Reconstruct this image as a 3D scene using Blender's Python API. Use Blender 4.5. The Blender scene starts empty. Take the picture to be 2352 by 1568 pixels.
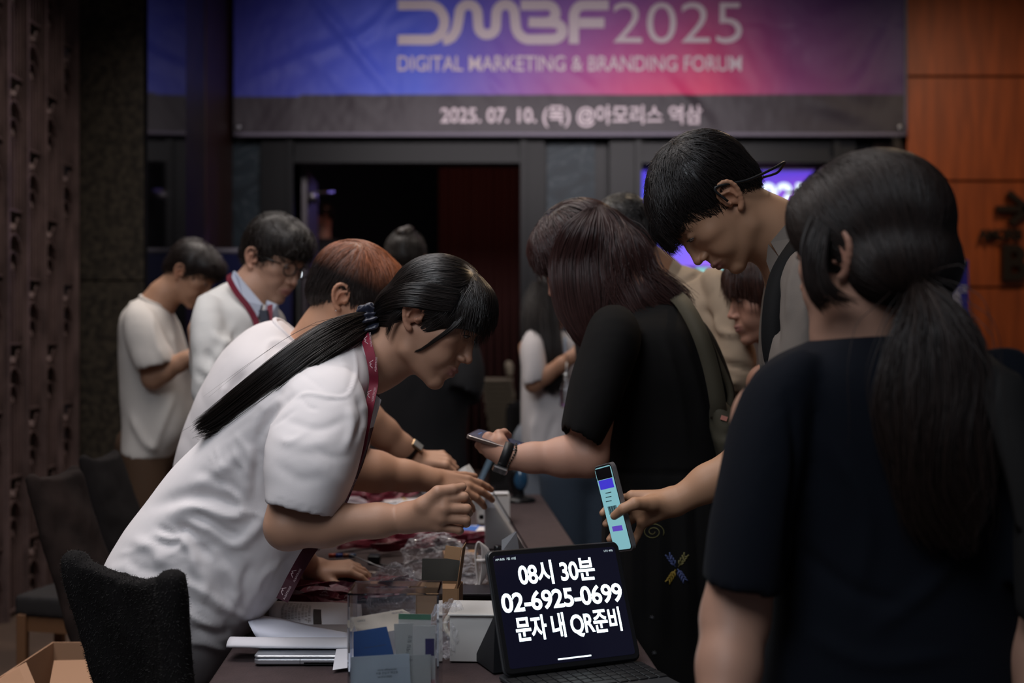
import bpy, math, random
import numpy as np
from mathutils import Vector, Matrix, noise
from mathutils.bvhtree import BVHTree
random.seed(7); np.random.seed(7)
C = bpy.context.scene.collection
sc = bpy.context.scene

# ------------------------------------------------------------------ camera, world, lights
F = 2613.0; CAMZ = 1.32
cam_d = bpy.data.cameras.new('camera'); cam = bpy.data.objects.new('camera', cam_d); C.objects.link(cam)
cam.location = (0, 0, CAMZ); cam.rotation_euler = (math.pi/2, 0, 0)
cam_d.sensor_width = 36; cam_d.lens = F/2352*36; cam_d.clip_start = .05; cam_d.clip_end = 60
cam_d.dof.use_dof = True; cam_d.dof.focus_distance = 2.15; cam_d.dof.aperture_fstop = 2.6
sc.camera = cam
sc.view_settings.view_transform = 'Standard'; sc.view_settings.look = 'None'
sc.view_settings.gamma = 1; sc.view_settings.use_curve_mapping = False
sc.view_settings.exposure = 0.14
w = bpy.data.worlds.new('world'); sc.world = w; w.use_nodes = True
w.node_tree.nodes['Background'].inputs[0].default_value = (.75, .8, 1, 1)
w.node_tree.nodes['Background'].inputs[1].default_value = .050

def area(name, loc, size, power, col, rot=(0, 0, 0), sy=None, spread=None):
    l = bpy.data.lights.new(name, 'AREA'); l.energy = power; l.color = col; l.size = size
    if sy: l.shape = 'RECTANGLE'; l.size_y = sy
    if spread: l.spread = math.radians(spread)
    o = bpy.data.objects.new(name, l); C.objects.link(o); o.location = loc; o.rotation_euler = rot
    return o
def spot(name, loc, to, power, col, ang, blend=.6, rad=.05):
    l = bpy.data.lights.new(name, 'SPOT'); l.energy = power; l.color = col; l.spot_size = math.radians(ang); l.spot_blend = blend
    l.shadow_soft_size = rad
    o = bpy.data.objects.new(name, l); C.objects.link(o); o.location = loc
    o.rotation_euler = (Vector(to)-Vector(loc)).to_track_quat('-Z', 'Y').to_euler()
    return o
area('ceiling_panel_light', (-1.0, 2.3, 3.7), 1.8, 24, (1, .94, .93), spread=110)
area('ceiling_panel_light', (-1.2, -.6, 3.6), 1.6, 11.5, (.86, .92, 1), tuple((Vector((-.35, 2.3, .8))-Vector((-1.2, -.6, 3.6))).to_track_quat('-Z', 'Y').to_euler()), spread=80)
area('ceiling_panel_light', (1.6, 5.2, 3.3), 1.6, 12, (1, .88, .78))
area('ceiling_panel_light', (-1.2, 5.0, 3.3), 1.8, 22, (1, .9, .84), spread=120)
area('added_banner_fill', (.3, 6.3, 3.4), 3.6, 30, (1, .92, .95), (math.radians(68), 0, 0), .5, spread=90)  # added fill without a fixture, aimed only at the banner to brighten it
spot('ceiling_downlight', (.0, 3.6, 3.3), (-.25, 2.4, 1.1), 8, (1, .70, .42), 50, rad=.12)
spot('added_table_spot', (-.55, 1.3, 4.2), (-.32, 2.15, .8), 60, (.95, .96, 1), 27, .7, .25)  # added narrow cool spot that lifts the dim table and lower shirt
spot('ceiling_downlight', (1.4, 3.9, 3.3), (.6, 2.3, 1.4), 26, (1, .7, .42), 40)
spot('ceiling_downlight', (-.3, 4.0, 3.3), (-.1, 3.1, .8), 42, (1, .9, .78), 40, rad=.12)
spot('ceiling_downlight', (.6, 4.8, 3.3), (.95, 3.4, 1.3), 55, (1, .78, .52), 45)
spot('ceiling_downlight', (3.6, 6.6, 4.1), (3.5, 8.9, 1.9), 60, (1, .80, .6), 95, .9, .15)

# ------------------------------------------------------------------ helpers
def P(px, py, d):
    return Vector(((px-1176)/F*d, d, CAMZ-(py-784)/F*d))
def PT(px, py, z=.742):            # the point at height z seen at (px, py)
    d = (CAMZ-z)*F/(py-784); return Vector(((px-1176)/F*d, d, z))
def s2l(c):
    return tuple(((v/255)/12.92 if v/255 <= .04045 else ((v/255+.055)/1.055)**2.4) for v in c)
MATS = {}
def mat(name, col, rough=.6, metal=0, spec=.5, bump=None, attr=None, emit=None, estr=1, trans=0, alpha=1, vary=None, sheen=0, ior=1.45, coat=0):
    if name in MATS: return MATS[name]
    m = bpy.data.materials.new(name); m.use_nodes = True; nt = m.node_tree; b = nt.nodes['Principled BSDF']
    b.inputs['Base Color'].default_value = (*col, 1); b.inputs['Roughness'].default_value = rough
    b.inputs['Metallic'].default_value = metal; b.inputs['Specular IOR Level'].default_value = spec
    b.inputs['Transmission Weight'].default_value = trans; b.inputs['Alpha'].default_value = alpha
    b.inputs['IOR'].default_value = ior; b.inputs['Coat Weight'].default_value = coat
    if sheen: b.inputs['Sheen Weight'].default_value = sheen
    if emit: b.inputs['Emission Color'].default_value = (*emit, 1); b.inputs['Emission Strength'].default_value = estr
    tc = nt.nodes.new('ShaderNodeTexCoord')
    if attr:
        a = nt.nodes.new('ShaderNodeAttribute'); a.attribute_name = attr
        nt.links.new(a.outputs['Color'], b.inputs['Base Color'])
    if vary:                      # (scale, amount, stretch, second colour)
        mp = nt.nodes.new('ShaderNodeMapping'); nt.links.new(tc.outputs['Object'], mp.inputs[0])
        mp.inputs['Scale'].default_value = vary[2] if len(vary) > 2 else (1, 1, 1)
        n = nt.nodes.new('ShaderNodeTexNoise'); n.inputs['Scale'].default_value = vary[0]; n.inputs['Detail'].default_value = 5
        nt.links.new(mp.outputs[0], n.inputs['Vector'])
        cr = nt.nodes.new('ShaderNodeValToRGB'); cr.color_ramp.elements[0].position = .35; cr.color_ramp.elements[1].position = .68
        c2 = vary[3] if len(vary) > 3 else tuple(min(1, v*(1+vary[1])) for v in col)
        cr.color_ramp.elements[0].color = (*[v*(1-vary[1]) for v in col], 1); cr.color_ramp.elements[1].color = (*c2, 1)
        nt.links.new(n.outputs['Fac'], cr.inputs[0])
        if attr:
            mx = nt.nodes.new('ShaderNodeMix'); mx.data_type = 'RGBA'; mx.blend_type = 'MULTIPLY'; mx.inputs[0].default_value = 1
            nt.links.new(a.outputs['Color'], mx.inputs[6]); nt.links.new(cr.outputs[0], mx.inputs[7]); nt.links.new(mx.outputs[2], b.inputs['Base Color'])
        else: nt.links.new(cr.outputs[0], b.inputs['Base Color'])
    if bump:
        n2 = nt.nodes.new('ShaderNodeTexNoise'); n2.inputs['Scale'].default_value = bump[0]; n2.inputs['Detail'].default_value = 4
        nt.links.new(tc.outputs['Object'], n2.inputs['Vector'])
        bp = nt.nodes.new('ShaderNodeBump'); bp.inputs['Strength'].default_value = bump[1]; bp.inputs['Distance'].default_value = bump[2] if len(bump) > 2 else .002
        nt.links.new(n2.outputs['Fac'], bp.inputs['Height']); nt.links.new(bp.outputs[0], b.inputs['Normal'])
    MATS[name] = m
    return m

def tag(o, label=None, cat=None, group=None, kind=None):
    if label: o['label'] = label
    if cat: o['category'] = cat
    if group: o['group'] = group
    if kind: o['kind'] = kind
    return o
BASE = {}
def root(name, loc, label, cat, group=None):
    o = bpy.data.objects.new(name, None); C.objects.link(o); o.location = loc; o.empty_display_size = .05
    BASE[o.name] = Vector(loc)
    return tag(o, label, cat, group)
def base_of(o): return BASE[o.name]
def mk(name, verts, faces, m, parent=None, smooth=True, label=None, cat=None, group=None, kind=None, attr=None, mats=None, midx=None):
    """verts are world coordinates; the object is linked with its origin at its base (or at its parent's)"""
    v = np.asarray([tuple(p) for p in verts] if not isinstance(verts, np.ndarray) else verts, dtype=np.float32)
    if parent is not None: b = np.array(base_of(parent))
    else: b = np.array([(v[:, 0].min()+v[:, 0].max())/2, (v[:, 1].min()+v[:, 1].max())/2, v[:, 2].min()])
    me = bpy.data.meshes.new(name)
    if isinstance(faces, np.ndarray):
        n, k = faces.shape
        me.vertices.add(len(v)); me.vertices.foreach_set('co', (v-b).astype(np.float32).ravel())
        me.loops.add(n*k); me.loops.foreach_set('vertex_index', faces.astype(np.int32).ravel())
        me.polygons.add(n); me.polygons.foreach_set('loop_start', (np.arange(n)*k).astype(np.int32)); me.polygons.foreach_set('loop_total', np.full(n, k, np.int32))
        me.update(calc_edges=True); me.validate()
    else:
        me.from_pydata([tuple(p) for p in (v-b)], [], faces); me.update()
    if smooth: me.polygons.foreach_set('use_smooth', np.ones(len(me.polygons), bool))
    for x in (mats or [m]): me.materials.append(x)
    if midx is not None: me.polygons.foreach_set('material_index', np.asarray(midx, np.int32))
    if attr is not None:
        for nm, arr in attr.items():
            at = me.color_attributes.new(nm, 'FLOAT_COLOR', 'POINT')
            at.data.foreach_set('color', np.c_[arr, np.ones(len(arr))].astype(np.float32).ravel())
    o = bpy.data.objects.new(name, me); C.objects.link(o)
    if parent is not None: o.parent = parent; BASE[o.name] = Vector(b)
    else: o.location = b; BASE[o.name] = Vector(b)
    # a child of a mesh at its own base: parent location already holds the offset
    return tag(o, label, cat, group, kind)

class MB:
    def __init__(s): s.v = []; s.f = []
    def add(s, v, f):
        n = len(s.v); s.v += [Vector(p) for p in v]; s.f += [tuple(i+n for i in q) for q in f]; return s
    def box(s, c, sz, R=None, bev=0):
        c = Vector(c); hx, hy, hz = [v/2 for v in sz]
        if bev:
            b = min(bev, hx*.9, hy*.9, hz*.9); pts = []
            import itertools
            vs = []; 
            for sx, sy, sz_ in itertools.product((-1, 1), repeat=3):
                vs += [(sx*(hx-b), sy*(hy-b), sz_*hz), (sx*(hx-b), sy*hy, sz_*(hz-b)), (sx*hx, sy*(hy-b), sz_*(hz-b))]
            import bmesh
            bm = bmesh.new()
            for p in vs: bm.verts.new(p)
            bmesh.ops.convex_hull(bm, input=bm.verts); bmesh.ops.dissolve_limit(bm, angle_limit=.01, verts=bm.verts, edges=bm.edges)
            bm.verts.index_update(); pts = [v.co.copy() for v in bm.verts]; fs = [tuple(v.index for v in f.verts) for f in bm.faces]; bm.free()
        else:
            pts = [Vector((x, y, z)) for x in (-hx, hx) for y in (-hy, hy) for z in (-hz, hz)]
            fs = [(0, 1, 3, 2), (4, 6, 7, 5), (0, 4, 5, 1), (2, 3, 7, 6), (0, 2, 6, 4), (1, 5, 7, 3)]
        if R is not None: pts = [R @ p for p in pts]
        return s.add([p+c for p in pts], fs)
    def prism(s, poly, off):           # closed polygon (3-D points) pushed along off
        n = len(poly); off = Vector(off); poly = [Vector(p) for p in poly]
        return s.add(poly+[p+off for p in poly], [tuple(range(n))[::-1], tuple(range(n, 2*n))]+[(i, (i+1) % n, n+(i+1) % n, n+i) for i in range(n)])
    def tube(s, pts, r, n=8, cap=True, flat=None, up=None):
        pts = [Vector(p) for p in pts]; m = len(pts); rr = r if hasattr(r, '__len__') else [r]*m
        t0 = (pts[1]-pts[0]).normalized(); u = Vector(up) if up else (Vector((0, 0, 1)) if abs(t0.z) < .9 else Vector((1, 0, 0)))
        vs = []
        for i, p in enumerate(pts):
            t = (pts[min(i+1, m-1)]-pts[max(i-1, 0)])
            t = t.normalized() if t.length > 1e-9 else t0
            u = (u-t*u.dot(t)); u = u.normalized() if u.length > 1e-6 else t.orthogonal().normalized(); b = t.cross(u)
            for k in range(n):
                a = 2*math.pi*k/n; fl = flat or 1
                vs.append(p+(u*math.cos(a)*fl+b*math.sin(a))*rr[i])
        f = [(i*n+k, i*n+(k+1) % n, (i+1)*n+(k+1) % n, (i+1)*n+k) for i in range(m-1) for k in range(n)]
        if cap: f += [tuple(range(n))[::-1], tuple(range((m-1)*n, m*n))]
        return s.add(vs, f)
    def lathe(s, c, prof, n=24, R=None):
        vs = []; c = Vector(c)
        for r, z in prof:
            for k in range(n):
                a = 2*math.pi*k/n; p = Vector((r*math.cos(a), r*math.sin(a), z)); vs.append(c+(R@p if R is not None else p))
        m = len(prof)
        f = [(i*n+k, i*n+(k+1) % n, (i+1)*n+(k+1) % n, (i+1)*n+k) for i in range(m-1) for k in range(n)]+[tuple(range(n))[::-1], tuple(range((m-1)*n, m*n))]
        return s.add(vs, f)
    def make(s, name, m, parent=None, **k): return mk(name, s.v, s.f, m, parent, **k)
def frame(ax, up):
    """rotation whose local X is ax and local Z is near up"""
    x = Vector(ax).normalized(); z = Vector(up); z = (z-x*z.dot(x)).normalized(); y = z.cross(x)
    return Matrix((x, y, z)).transposed()
def ribbon(mb, pts, wid, nrm, th=.0012):
    pts = [Vector(p) for p in pts]; m = len(pts); vs = []
    for i, p in enumerate(pts):
        t = (pts[min(i+1, m-1)]-pts[max(i-1, 0)]).normalized(); n = Vector(nrm[i] if hasattr(nrm, '__getitem__') and hasattr(nrm[0], '__getitem__') else nrm)
        n = (n-t*n.dot(t)).normalized(); b = t.cross(n)*(wid/2); n = n*th/2
        vs += [p-b-n, p+b-n, p+b+n, p-b+n]
    f = [(i*4+k, i*4+(k+1) % 4, i*4+4+(k+1) % 4, i*4+4+k) for i in range(m-1) for k in range(4)]+[(3, 2, 1, 0), (m*4-4, m*4-3, m*4-2, m*4-1)]
    mb.add(vs, f)
def cr(pts, n):
    """Catmull-Rom through pts (array m x k), n samples per span"""
    p = np.asarray([tuple(q) for q in pts], float); p = np.vstack([2*p[0]-p[1], p, 2*p[-1]-p[-2]]); out = []
    for i in range(1, len(p)-2):
        for t in np.arange(n)/n:
            out.append(.5*((2*p[i])+(-p[i-1]+p[i+1])*t+(2*p[i-1]-5*p[i]+4*p[i+1]-p[i+2])*t*t+(-p[i-1]+3*p[i]-3*p[i+1]+p[i+2])*t**3))
    out.append(p[-2]); return np.array(out)

def text_mesh(s, size, bold=0, spacing=1, align='CENTER', sx=1.0, cut=None):
    """2-D text triangulated: returns verts (n,2) and faces"""
    cu = bpy.data.curves.new('t', 'FONT'); cu.body = s; cu.size = size; cu.offset = bold; cu.space_character = spacing; cu.align_x = align
    cu.resolution_u = 4; cu.fill_mode = 'FRONT'
    o = bpy.data.objects.new('t', cu); C.objects.link(o)
    dg = bpy.context.evaluated_depsgraph_get(); me = bpy.data.meshes.new_from_object(o.evaluated_get(dg))
    if cut:
        import bmesh
        bm = bmesh.new(); bm.from_mesh(me)
        xs = [v.co.x for v in bm.verts]; ys = [v.co.y for v in bm.verts]
        for lo, hi, no in ((min(xs), max(xs), (1, 0, 0)), (min(ys), max(ys), (0, 1, 0))):
            for k in range(1, int((hi-lo)/cut)+1):
                bmesh.ops.bisect_plane(bm, geom=bm.verts[:]+bm.edges[:]+bm.faces[:], plane_co=[no[0]*(lo+k*cut), no[1]*(lo+k*cut), 0], plane_no=no)
        bm.to_mesh(me); bm.free()
    v = np.array([(p.co.x*sx, p.co.y) for p in me.vertices]).reshape(-1, 2); f = [tuple(p.vertices) for p in me.polygons]
    bpy.data.objects.remove(o); bpy.data.meshes.remove(me)
    return v, f
def put_text(name, s, size, org, ux, uy, m, parent, bold=0, spacing=1, align='CENTER', width=None, off=.0006, **k):
    v, f = text_mesh(s, size, bold, spacing, align)
    if width: v[:, 0] *= width/(v[:, 0].max()-v[:, 0].min())
    ux = Vector(ux).normalized(); uy = Vector(uy).normalized(); n = ux.cross(uy)
    return mk(name, [Vector(org)+ux*a+uy*b+n*off for a, b in v], f, m, parent, smooth=False, **k)

# ------------------------------------------------------------------ implicit surfaces (skin)
def snets(Fv, xs, ys, zs):
    ins = Fv < 0; nx, ny, nz = Fv.shape
    c = np.zeros((nx-1, ny-1, nz-1), np.int8)
    for a in (0, 1):
        for b in (0, 1):
            for d in (0, 1): c += ins[a:nx-1+a, b:ny-1+b, d:nz-1+d]
    act = (c > 0) & (c < 8); I = np.argwhere(act); idx = -np.ones(act.shape, np.int64); idx[act] = np.arange(len(I))
    pos = np.zeros((len(I), 3)); cnt = np.zeros(len(I)); i, j, k = I.T
    for ax in range(3):
        for u in (0, 1):
            for v in (0, 1):
                o = [0, 0, 0]; e = [x for x in range(3) if x != ax]; o[e[0]] = u; o[e[1]] = v; o2 = o.copy(); o2[ax] = 1
                fa = Fv[i+o[0], j+o[1], k+o[2]]; fb = Fv[i+o2[0], j+o2[1], k+o2[2]]; s = (fa < 0) != (fb < 0)
                t = np.where(s, fa/np.where(s, fa-fb, 1), 0); pp = np.tile(np.array(o, float), (len(I), 1)); pp[:, ax] = t
                pos += pp*s[:, None]; cnt += s
    pos = pos/cnt[:, None]+I
    V = np.c_[np.interp(pos[:, 0], np.arange(nx), xs), np.interp(pos[:, 1], np.arange(ny), ys), np.interp(pos[:, 2], np.arange(nz), zs)]
    Q = []
    for ax in range(3):
        sl = [slice(0, n-1) if a == ax else slice(1, n-1) for a, n in enumerate((nx, ny, nz))]
        sl2 = [slice(1, n) if a == ax else slice(1, n-1) for a, n in enumerate((nx, ny, nz))]
        A = ins[tuple(sl)]; B = ins[tuple(sl2)]; e1, e2 = [(1, 2), (2, 0), (0, 1)][ax]
        for flip, M in ((False, A & ~B), (True, ~A & B)):
            W = np.argwhere(M)
            if not len(W): continue
            for a in range(3):
                if a != ax: W[:, a] += 1
            def ce(d1, d2):
                X = W.copy(); X[:, e1] += d1; X[:, e2] += d2; return idx[X[:, 0], X[:, 1], X[:, 2]]
            q = np.c_[ce(-1, -1), ce(0, -1), ce(0, 0), ce(-1, 0)]
            Q.append(q[:, ::-1] if flip else q)
    Q = np.vstack(Q); Q = Q[(Q >= 0).all(1)]
    return V, Q

class Skin:
    """a list of primitives in world space, meshed as one smooth surface"""
    def __init__(s): s.p = []; s.R = Matrix.Identity(3); s.t = Vector((0, 0, 0)); s.s = 1.0
    def at(s, R, t, sc_=1.0): s.R = R; s.t = Vector(t); s.s = sc_; return s
    def w(s, p): return s.R @ (Vector(p)*s.s)+s.t
    def cone(s, a, b, ra, rb, k=.01, sub=False):
        s.p.append(('c', s.w(a), s.w(b), ra*s.s, rb*s.s, k*s.s, sub)); return s
    def ell(s, c, r, k=.01, R=None, sub=False):
        RR = s.R @ R if R is not None else s.R
        s.p.append(('e', s.w(c), RR, [v*s.s for v in r], None, k*s.s, sub)); return s
    def chain(s, pts, rs, k=.01):
        for i in range(len(pts)-1): s.cone(pts[i], pts[i+1], rs[i], rs[i+1], k)
        return s
    def mesh(s, h, clip=None):
        lo = np.full(3, 1e9); hi = np.full(3, -1e9); bb = []
        for p in s.p:
            if p[0] == 'c': l = np.minimum(p[1], p[2])-max(p[3], p[4]); H = np.maximum(p[1], p[2])+max(p[3], p[4])
            else: l = np.array(p[1])-max(p[3]); H = np.array(p[1])+max(p[3])
            bb.append((l-p[5]*1.5-3*h, H+p[5]*1.5+3*h))
            if not p[6]: lo = np.minimum(lo, l); hi = np.maximum(hi, H)
        lo = lo-4*h; hi = hi+4*h
        ax = [np.arange(lo[a], hi[a]+h, h).astype(np.float32) for a in range(3)]
        G = np.full([len(a) for a in ax], .2, np.float32)
        for p, (l, H) in zip(s.p, bb):
            i0 = [max(0, int((l[a]-lo[a])/h)) for a in range(3)]; i1 = [min(len(ax[a]), int((H[a]-lo[a])/h)+2) for a in range(3)]
            if any(i1[a] <= i0[a] for a in range(3)): continue
            X = ax[0][i0[0]:i1[0], None, None]-p[1][0]; Y = ax[1][None, i0[1]:i1[1], None]-p[1][1]; Z = ax[2][None, None, i0[2]:i1[2]]-p[1][2]
            if p[0] == 'c':
                d = p[2]-p[1]; L = max(d.length_squared, 1e-12)
                t = np.clip((X*d[0]+Y*d[1]+Z*d[2])/L, 0, 1)
                D = np.sqrt((X-t*d[0])**2+(Y-t*d[1])**2+(Z-t*d[2])**2)-(p[3]+t*(p[4]-p[3]))
            else:
                R = p[2]; q = [X*R[0][a]+Y*R[1][a]+Z*R[2][a] for a in range(3)]; r = p[3]
                k0 = np.sqrt(sum((q[a]/r[a])**2 for a in range(3))); k1 = np.sqrt(sum((q[a]/r[a]**2)**2 for a in range(3)))+1e-6
                D = k0*(k0-1)/k1
            S = G[i0[0]:i1[0], i0[1]:i1[1], i0[2]:i1[2]]; k = max(p[5], 1e-5)
            if p[6]:
                D = -D; hh = np.clip(.5-.5*(D-S)/k, 0, 1); hh = np.clip(.5+.5*(D-S)/k, 0, 1); S[...] = S*(1-hh)+D*hh+k*hh*(1-hh)
            else:
                hh = np.clip(.5+.5*(S-D)/k, 0, 1); S[...] = S*(1-hh)+D*hh-k*hh*(1-hh)
        return snets(G, *ax)
def join(parts):
    V = []; Q = []; n = 0
    for v, q in parts: V.append(v); Q.append(q+n); n += len(v)
    return np.vstack(V), np.vstack(Q)

# ------------------------------------------------------------------ head
def head_prims(S, female=True, ears=(1, 1), smile=0):
    f = 1 if female else 0
    S.ell((0, -.006, .048), (.0745, .094, .076), .01)                 # skull
    S.ell((0, .046, .040), (.060, .050, .062), .03)                   # forehead
    S.ell((0, .030, -.018), (.063, .060, .060), .03)                  # mid face
    S.ell((0, .040, -.056), (.043+.004*(1-f), .046, .038), .025)      # mouth and jaw
    for sx in (-1, 1):
        S.cone((sx*.052, -.004, -.030), (sx*.047, .008, -.060), .014, .012, .02)
        S.cone((sx*.047, .008, -.060), (sx*.012, .073, -.088), .012+.002*(1-f), .011, .02)
        S.ell((sx*.043, .059, -.004), (.021, .022, .019), .015)       # cheekbone
        S.ell((sx*.033, .064, -.034), (.019, .024, .024), .015)       # cheek
        S.cone((sx*.012, .085, .043), (sx*.042, .072, .041), .010, .009, .012)
    S.ell((0, .079, -.086), (.017, .014, .013), .012)                 # chin
    S.ell((0, .084, -.052), (.026, .018, .020), .012)                 # muzzle
    for sx in (-1, 1):
        S.ell((sx*.031, .102, .022), (.017, .016, .0125), .008, sub=True)   # orbit
        S.ell((sx*.031, .077, .0225), (.0168, .0155, .0125), .003)          # closed lids over the eye
        S.cone((sx*.020, .0915, .0185), (sx*.041, .087, .0195), .0022, .0018, .002)   # upper lid fold
    S.cone((0, .078, .014), (0, .090, -.020), .011, .0125, .008); S.cone((0, .089, -.022), (0, .0915, -.040), .010, .009, .008)
    S.chain([(0, .087, .030), (0, .0965, .008), (0, .1095, -.017)], [.0078, .0084, .0090], .007)
    S.ell((0, .110, -.0175), (.0088, .0085, .0078), .004)
    for sx in (-1, 1):
        S.ell((sx*.0118, .099, -.0220), (.0068, .0105, .0068), .004)
        S.ell((sx*.0068, .1020, -.0295), (.0022, .0032, .0026), .0012, sub=True)
    # lips
    up = [(-.0255, .0900, -.0505+.004*smile), (-.012, .0995, -.0475), (0, .1020, -.0485), (.012, .0995, -.0475), (.0255, .0905, -.0505+.004*smile)]
    lo = [(-.022, .0902, -.0530+.004*smile), (-.010, .0970, -.0575), (0, .0985, -.0585), (.010, .0970, -.0575), (.022, .091, -.0530+.004*smile)]
    S.chain(up, [.0028, .0042, .0046, .0042, .0028], .0018); S.chain(lo, [.003, .0050, .0054, .0050, .003], .0018)
    S.chain([(-.027, .0945, -.0525+.004*smile), (-.012, .1045, -.0528), (0, .1075, -.0535), (.012, .1045, -.0528), (.027, .0945, -.0525+.004*smile)], [.0012]*5, .001)
    for i in range(4):
        q = S.p[-1-i]; S.p[-1-i] = (*q[:6], True)
    for sx, on in zip((-1, 1), ears):
        if not on: continue
        X = .0725
        o = [(X, .004, -.006), (X+.003, .006, .014), (X+.009, .000, .028), (X+.013, -.014, .034), (X+.016, -.026, .026), (X+.015, -.029, .010), (X+.010, -.022, -.008), (X+.005, -.012, -.020), (X+.002, -.003, -.024)]
        o = [(sx*a, b, c) for a, b, c in cr(o, 2)]
        S.chain(o, list(np.interp(np.linspace(0, 1, len(o)), [0, .15, .5, .8, 1], [.0035, .004, .0042, .0042, .006])), .002)
        S.ell((sx*(X+.004), -.012, .008), (.0055, .016, .025), .004, Matrix.Rotation(sx*.42, 3, 'Z'))
        S.chain([(sx*(X+.009), -.002, .021), (sx*(X+.0115), -.014, .012), (sx*(X+.010), -.014, -.004)], [.003, .0035, .0035], .002)
        S.ell((sx*(X+.012), -.005, .001), (.008, .0085, .012), .003, sub=True)
        S.cone((sx*(X+.002), .006, .001), (sx*(X+.006), .002, -.003), .004, .0035, .003)
    return S
def headR(fwd, up): 
    y = Vector(fwd).normalized(); z = Vector(up); z = (z-y*z.dot(y)).normalized(); x = y.cross(z)
    return Matrix((x, y, z)).transposed()

# ------------------------------------------------------------------ hands
def hand_prims(S, wrist, fdir, back, side, curl, spread=.12, thumb=((.55, .75, -.35), 20, 25), sc_=1.0, roll=None):
    """side=+1: thumb lies towards back x fdir; fdir wrist-to-knuckles; curl = 4 x 3 bend angles in degrees"""
    x = Vector(fdir).normalized(); z = Vector(back); z = (z-x*z.dot(x)).normalized(); y = z.cross(x)*side
    def W(p): return Vector(wrist)+(x*p[0]+y*p[1]+z*p[2])*sc_
    add = lambda a, b, ra, rb, k: S.p.append(('c', W(a), W(b), ra*sc_, rb*sc_, k, False))
    ky = [.027, .009, -.009, -.026]; kx = [.088, .092, .087, .079]; L = [.068, .076, .070, .055]
    add((-.02, 0.004, 0), (.01, .002, 0), .024, .023, .012); add((-.02, -.006, 0), (.01, -.006, 0), .023, .023, .012)
    for f in range(4):
        add((.010, ky[f]*.55, -.002), (kx[f], ky[f], 0), .0155, .0105 if f < 3 else .0095, .008)
        a = 0; p = Vector((kx[f], ky[f], 0)); sp = spread*(1.5-f)*.5; r = [.0100, .0090, .0082, .0070]
        if f == 3: r = [v*.88 for v in r]
        for sgm in range(3):
            a += math.radians(curl[f][sgm]); l = L[f]*(.46, .30, .24)[sgm]
            q = p+Vector((math.cos(a)*math.cos(sp), math.sin(sp)*math.cos(min(a, 1.2)), -math.sin(a)))*l
            add(p, q, r[sgm], r[sgm+1], .002 if sgm else .005); p = q
        S.last = W(p)
    add((.014, .016, -.008), (.040, .026, -.012), .017, .013, .012)
    d = Vector(thumb[0]).normalized(); p = Vector((.022, .024, -.010)); r = [.0150, .0115, .0100, .0080]
    for sgm, l in enumerate((.036, .032, .026)):
        if sgm:
            ax = Vector((0, 0, 1)).cross(d); 
            ax = Vector(thumb[3]) if len(thumb) > 3 else Vector((0, 0, -1))
            d = Matrix.Rotation(math.radians(thumb[sgm]), 3, ax) @ d
        q = p+d*l; add(p, q, r[sgm], r[sgm+1], .008 if not sgm else .003); p = q
    S.tip = W(p)
    return S
def arm_prims(S, sh, el, wr, r=(.050, .042, .040, .025), k=.02):
    sh, el, wr = Vector(sh), Vector(el), Vector(wr)
    S.cone(sh, el, r[0], r[1], k); S.cone(el, el.lerp(wr, .30), r[1]*.96, r[2], k); S.cone(el.lerp(wr, .30), el.lerp(wr, .72), r[2], r[3]*1.2, k); S.cone(el.lerp(wr, .72), wr, r[3]*1.2, r[3], k)
    return S

def hand_px(S, wrist, fingers, thumb, r=(.0098, .0088, .0080, .0066), rw=.022, tr=(.0145, .0118, .0100, .0080)):
    W_ = P(*wrist)
    for i, f in enumerate(fingers):
        p = [P(*q) for q in f]; k = .88 if i == 3 else 1
        S.p.append(('c', W_, p[0], rw, .0125*k, .010, False))
        for j in range(3): S.p.append(('c', p[j], p[j+1], r[j]*k, r[j+1]*k, .0045 if not j else .0022, False))
    p = [P(*q) for q in thumb]; S.p.append(('c', W_, p[0], rw*.9, tr[0], .012, False))
    for j in range(len(p)-1): S.p.append(('c', p[j], p[j+1], tr[j], tr[j+1], .007 if not j else .003, False))
def collar(rt, secs, m, r=.0065, t=.12, name='collar_rib', grow=1.0):
    e = []
    for s_ in secs[:2]:
        dl, dr = s_[4] if hasattr(s_[4], '__len__') else (s_[4], s_[4]); e.append((P(s_[0], s_[1], dl), P(s_[2], s_[3], dr), s_[5]))
    a = e[0][0].lerp(e[1][0], t); b = e[0][1].lerp(e[1][1], t); h_ = e[0][2]*(1-t)+e[1][2]*t; c = (a+b)/2; u = (b-a)/2*grow; ax = ((e[1][0]+e[1][1])/2-(e[0][0]+e[0][1])/2); n = u.cross(ax).normalized()*h_*grow
    pts = [c+u*math.copysign(abs(math.cos(q))**.87, math.cos(q))+n*math.copysign(abs(math.sin(q))**.87, math.sin(q)) for q in np.linspace(0, 2*math.pi, 41)[:-1]]
    v, f = tubering(pts, r, 8); return mk(name, v, f, m, rt)
def cap_pts(bv, pts, off=.006):
    out = []
    for q in pts:
        if len(q) == 3:
            out.append(P(q[0], q[1], q[2] if q[2] > 1 else out[-1].y+q[2])); continue
        o = Vector((0, 0, CAMZ)); d = (P(q[0], q[1], 1)-o).normalized(); hit = bv.ray_cast(o, d)
        if hit[0] is None:
            loc_, n_, _, _ = bv.find_nearest(P(q[0], q[1], out[-1].y if out else 2.7)); out.append(loc_+n_*off)
        else: out.append(hit[0]+hit[1]*off)
    return out

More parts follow.
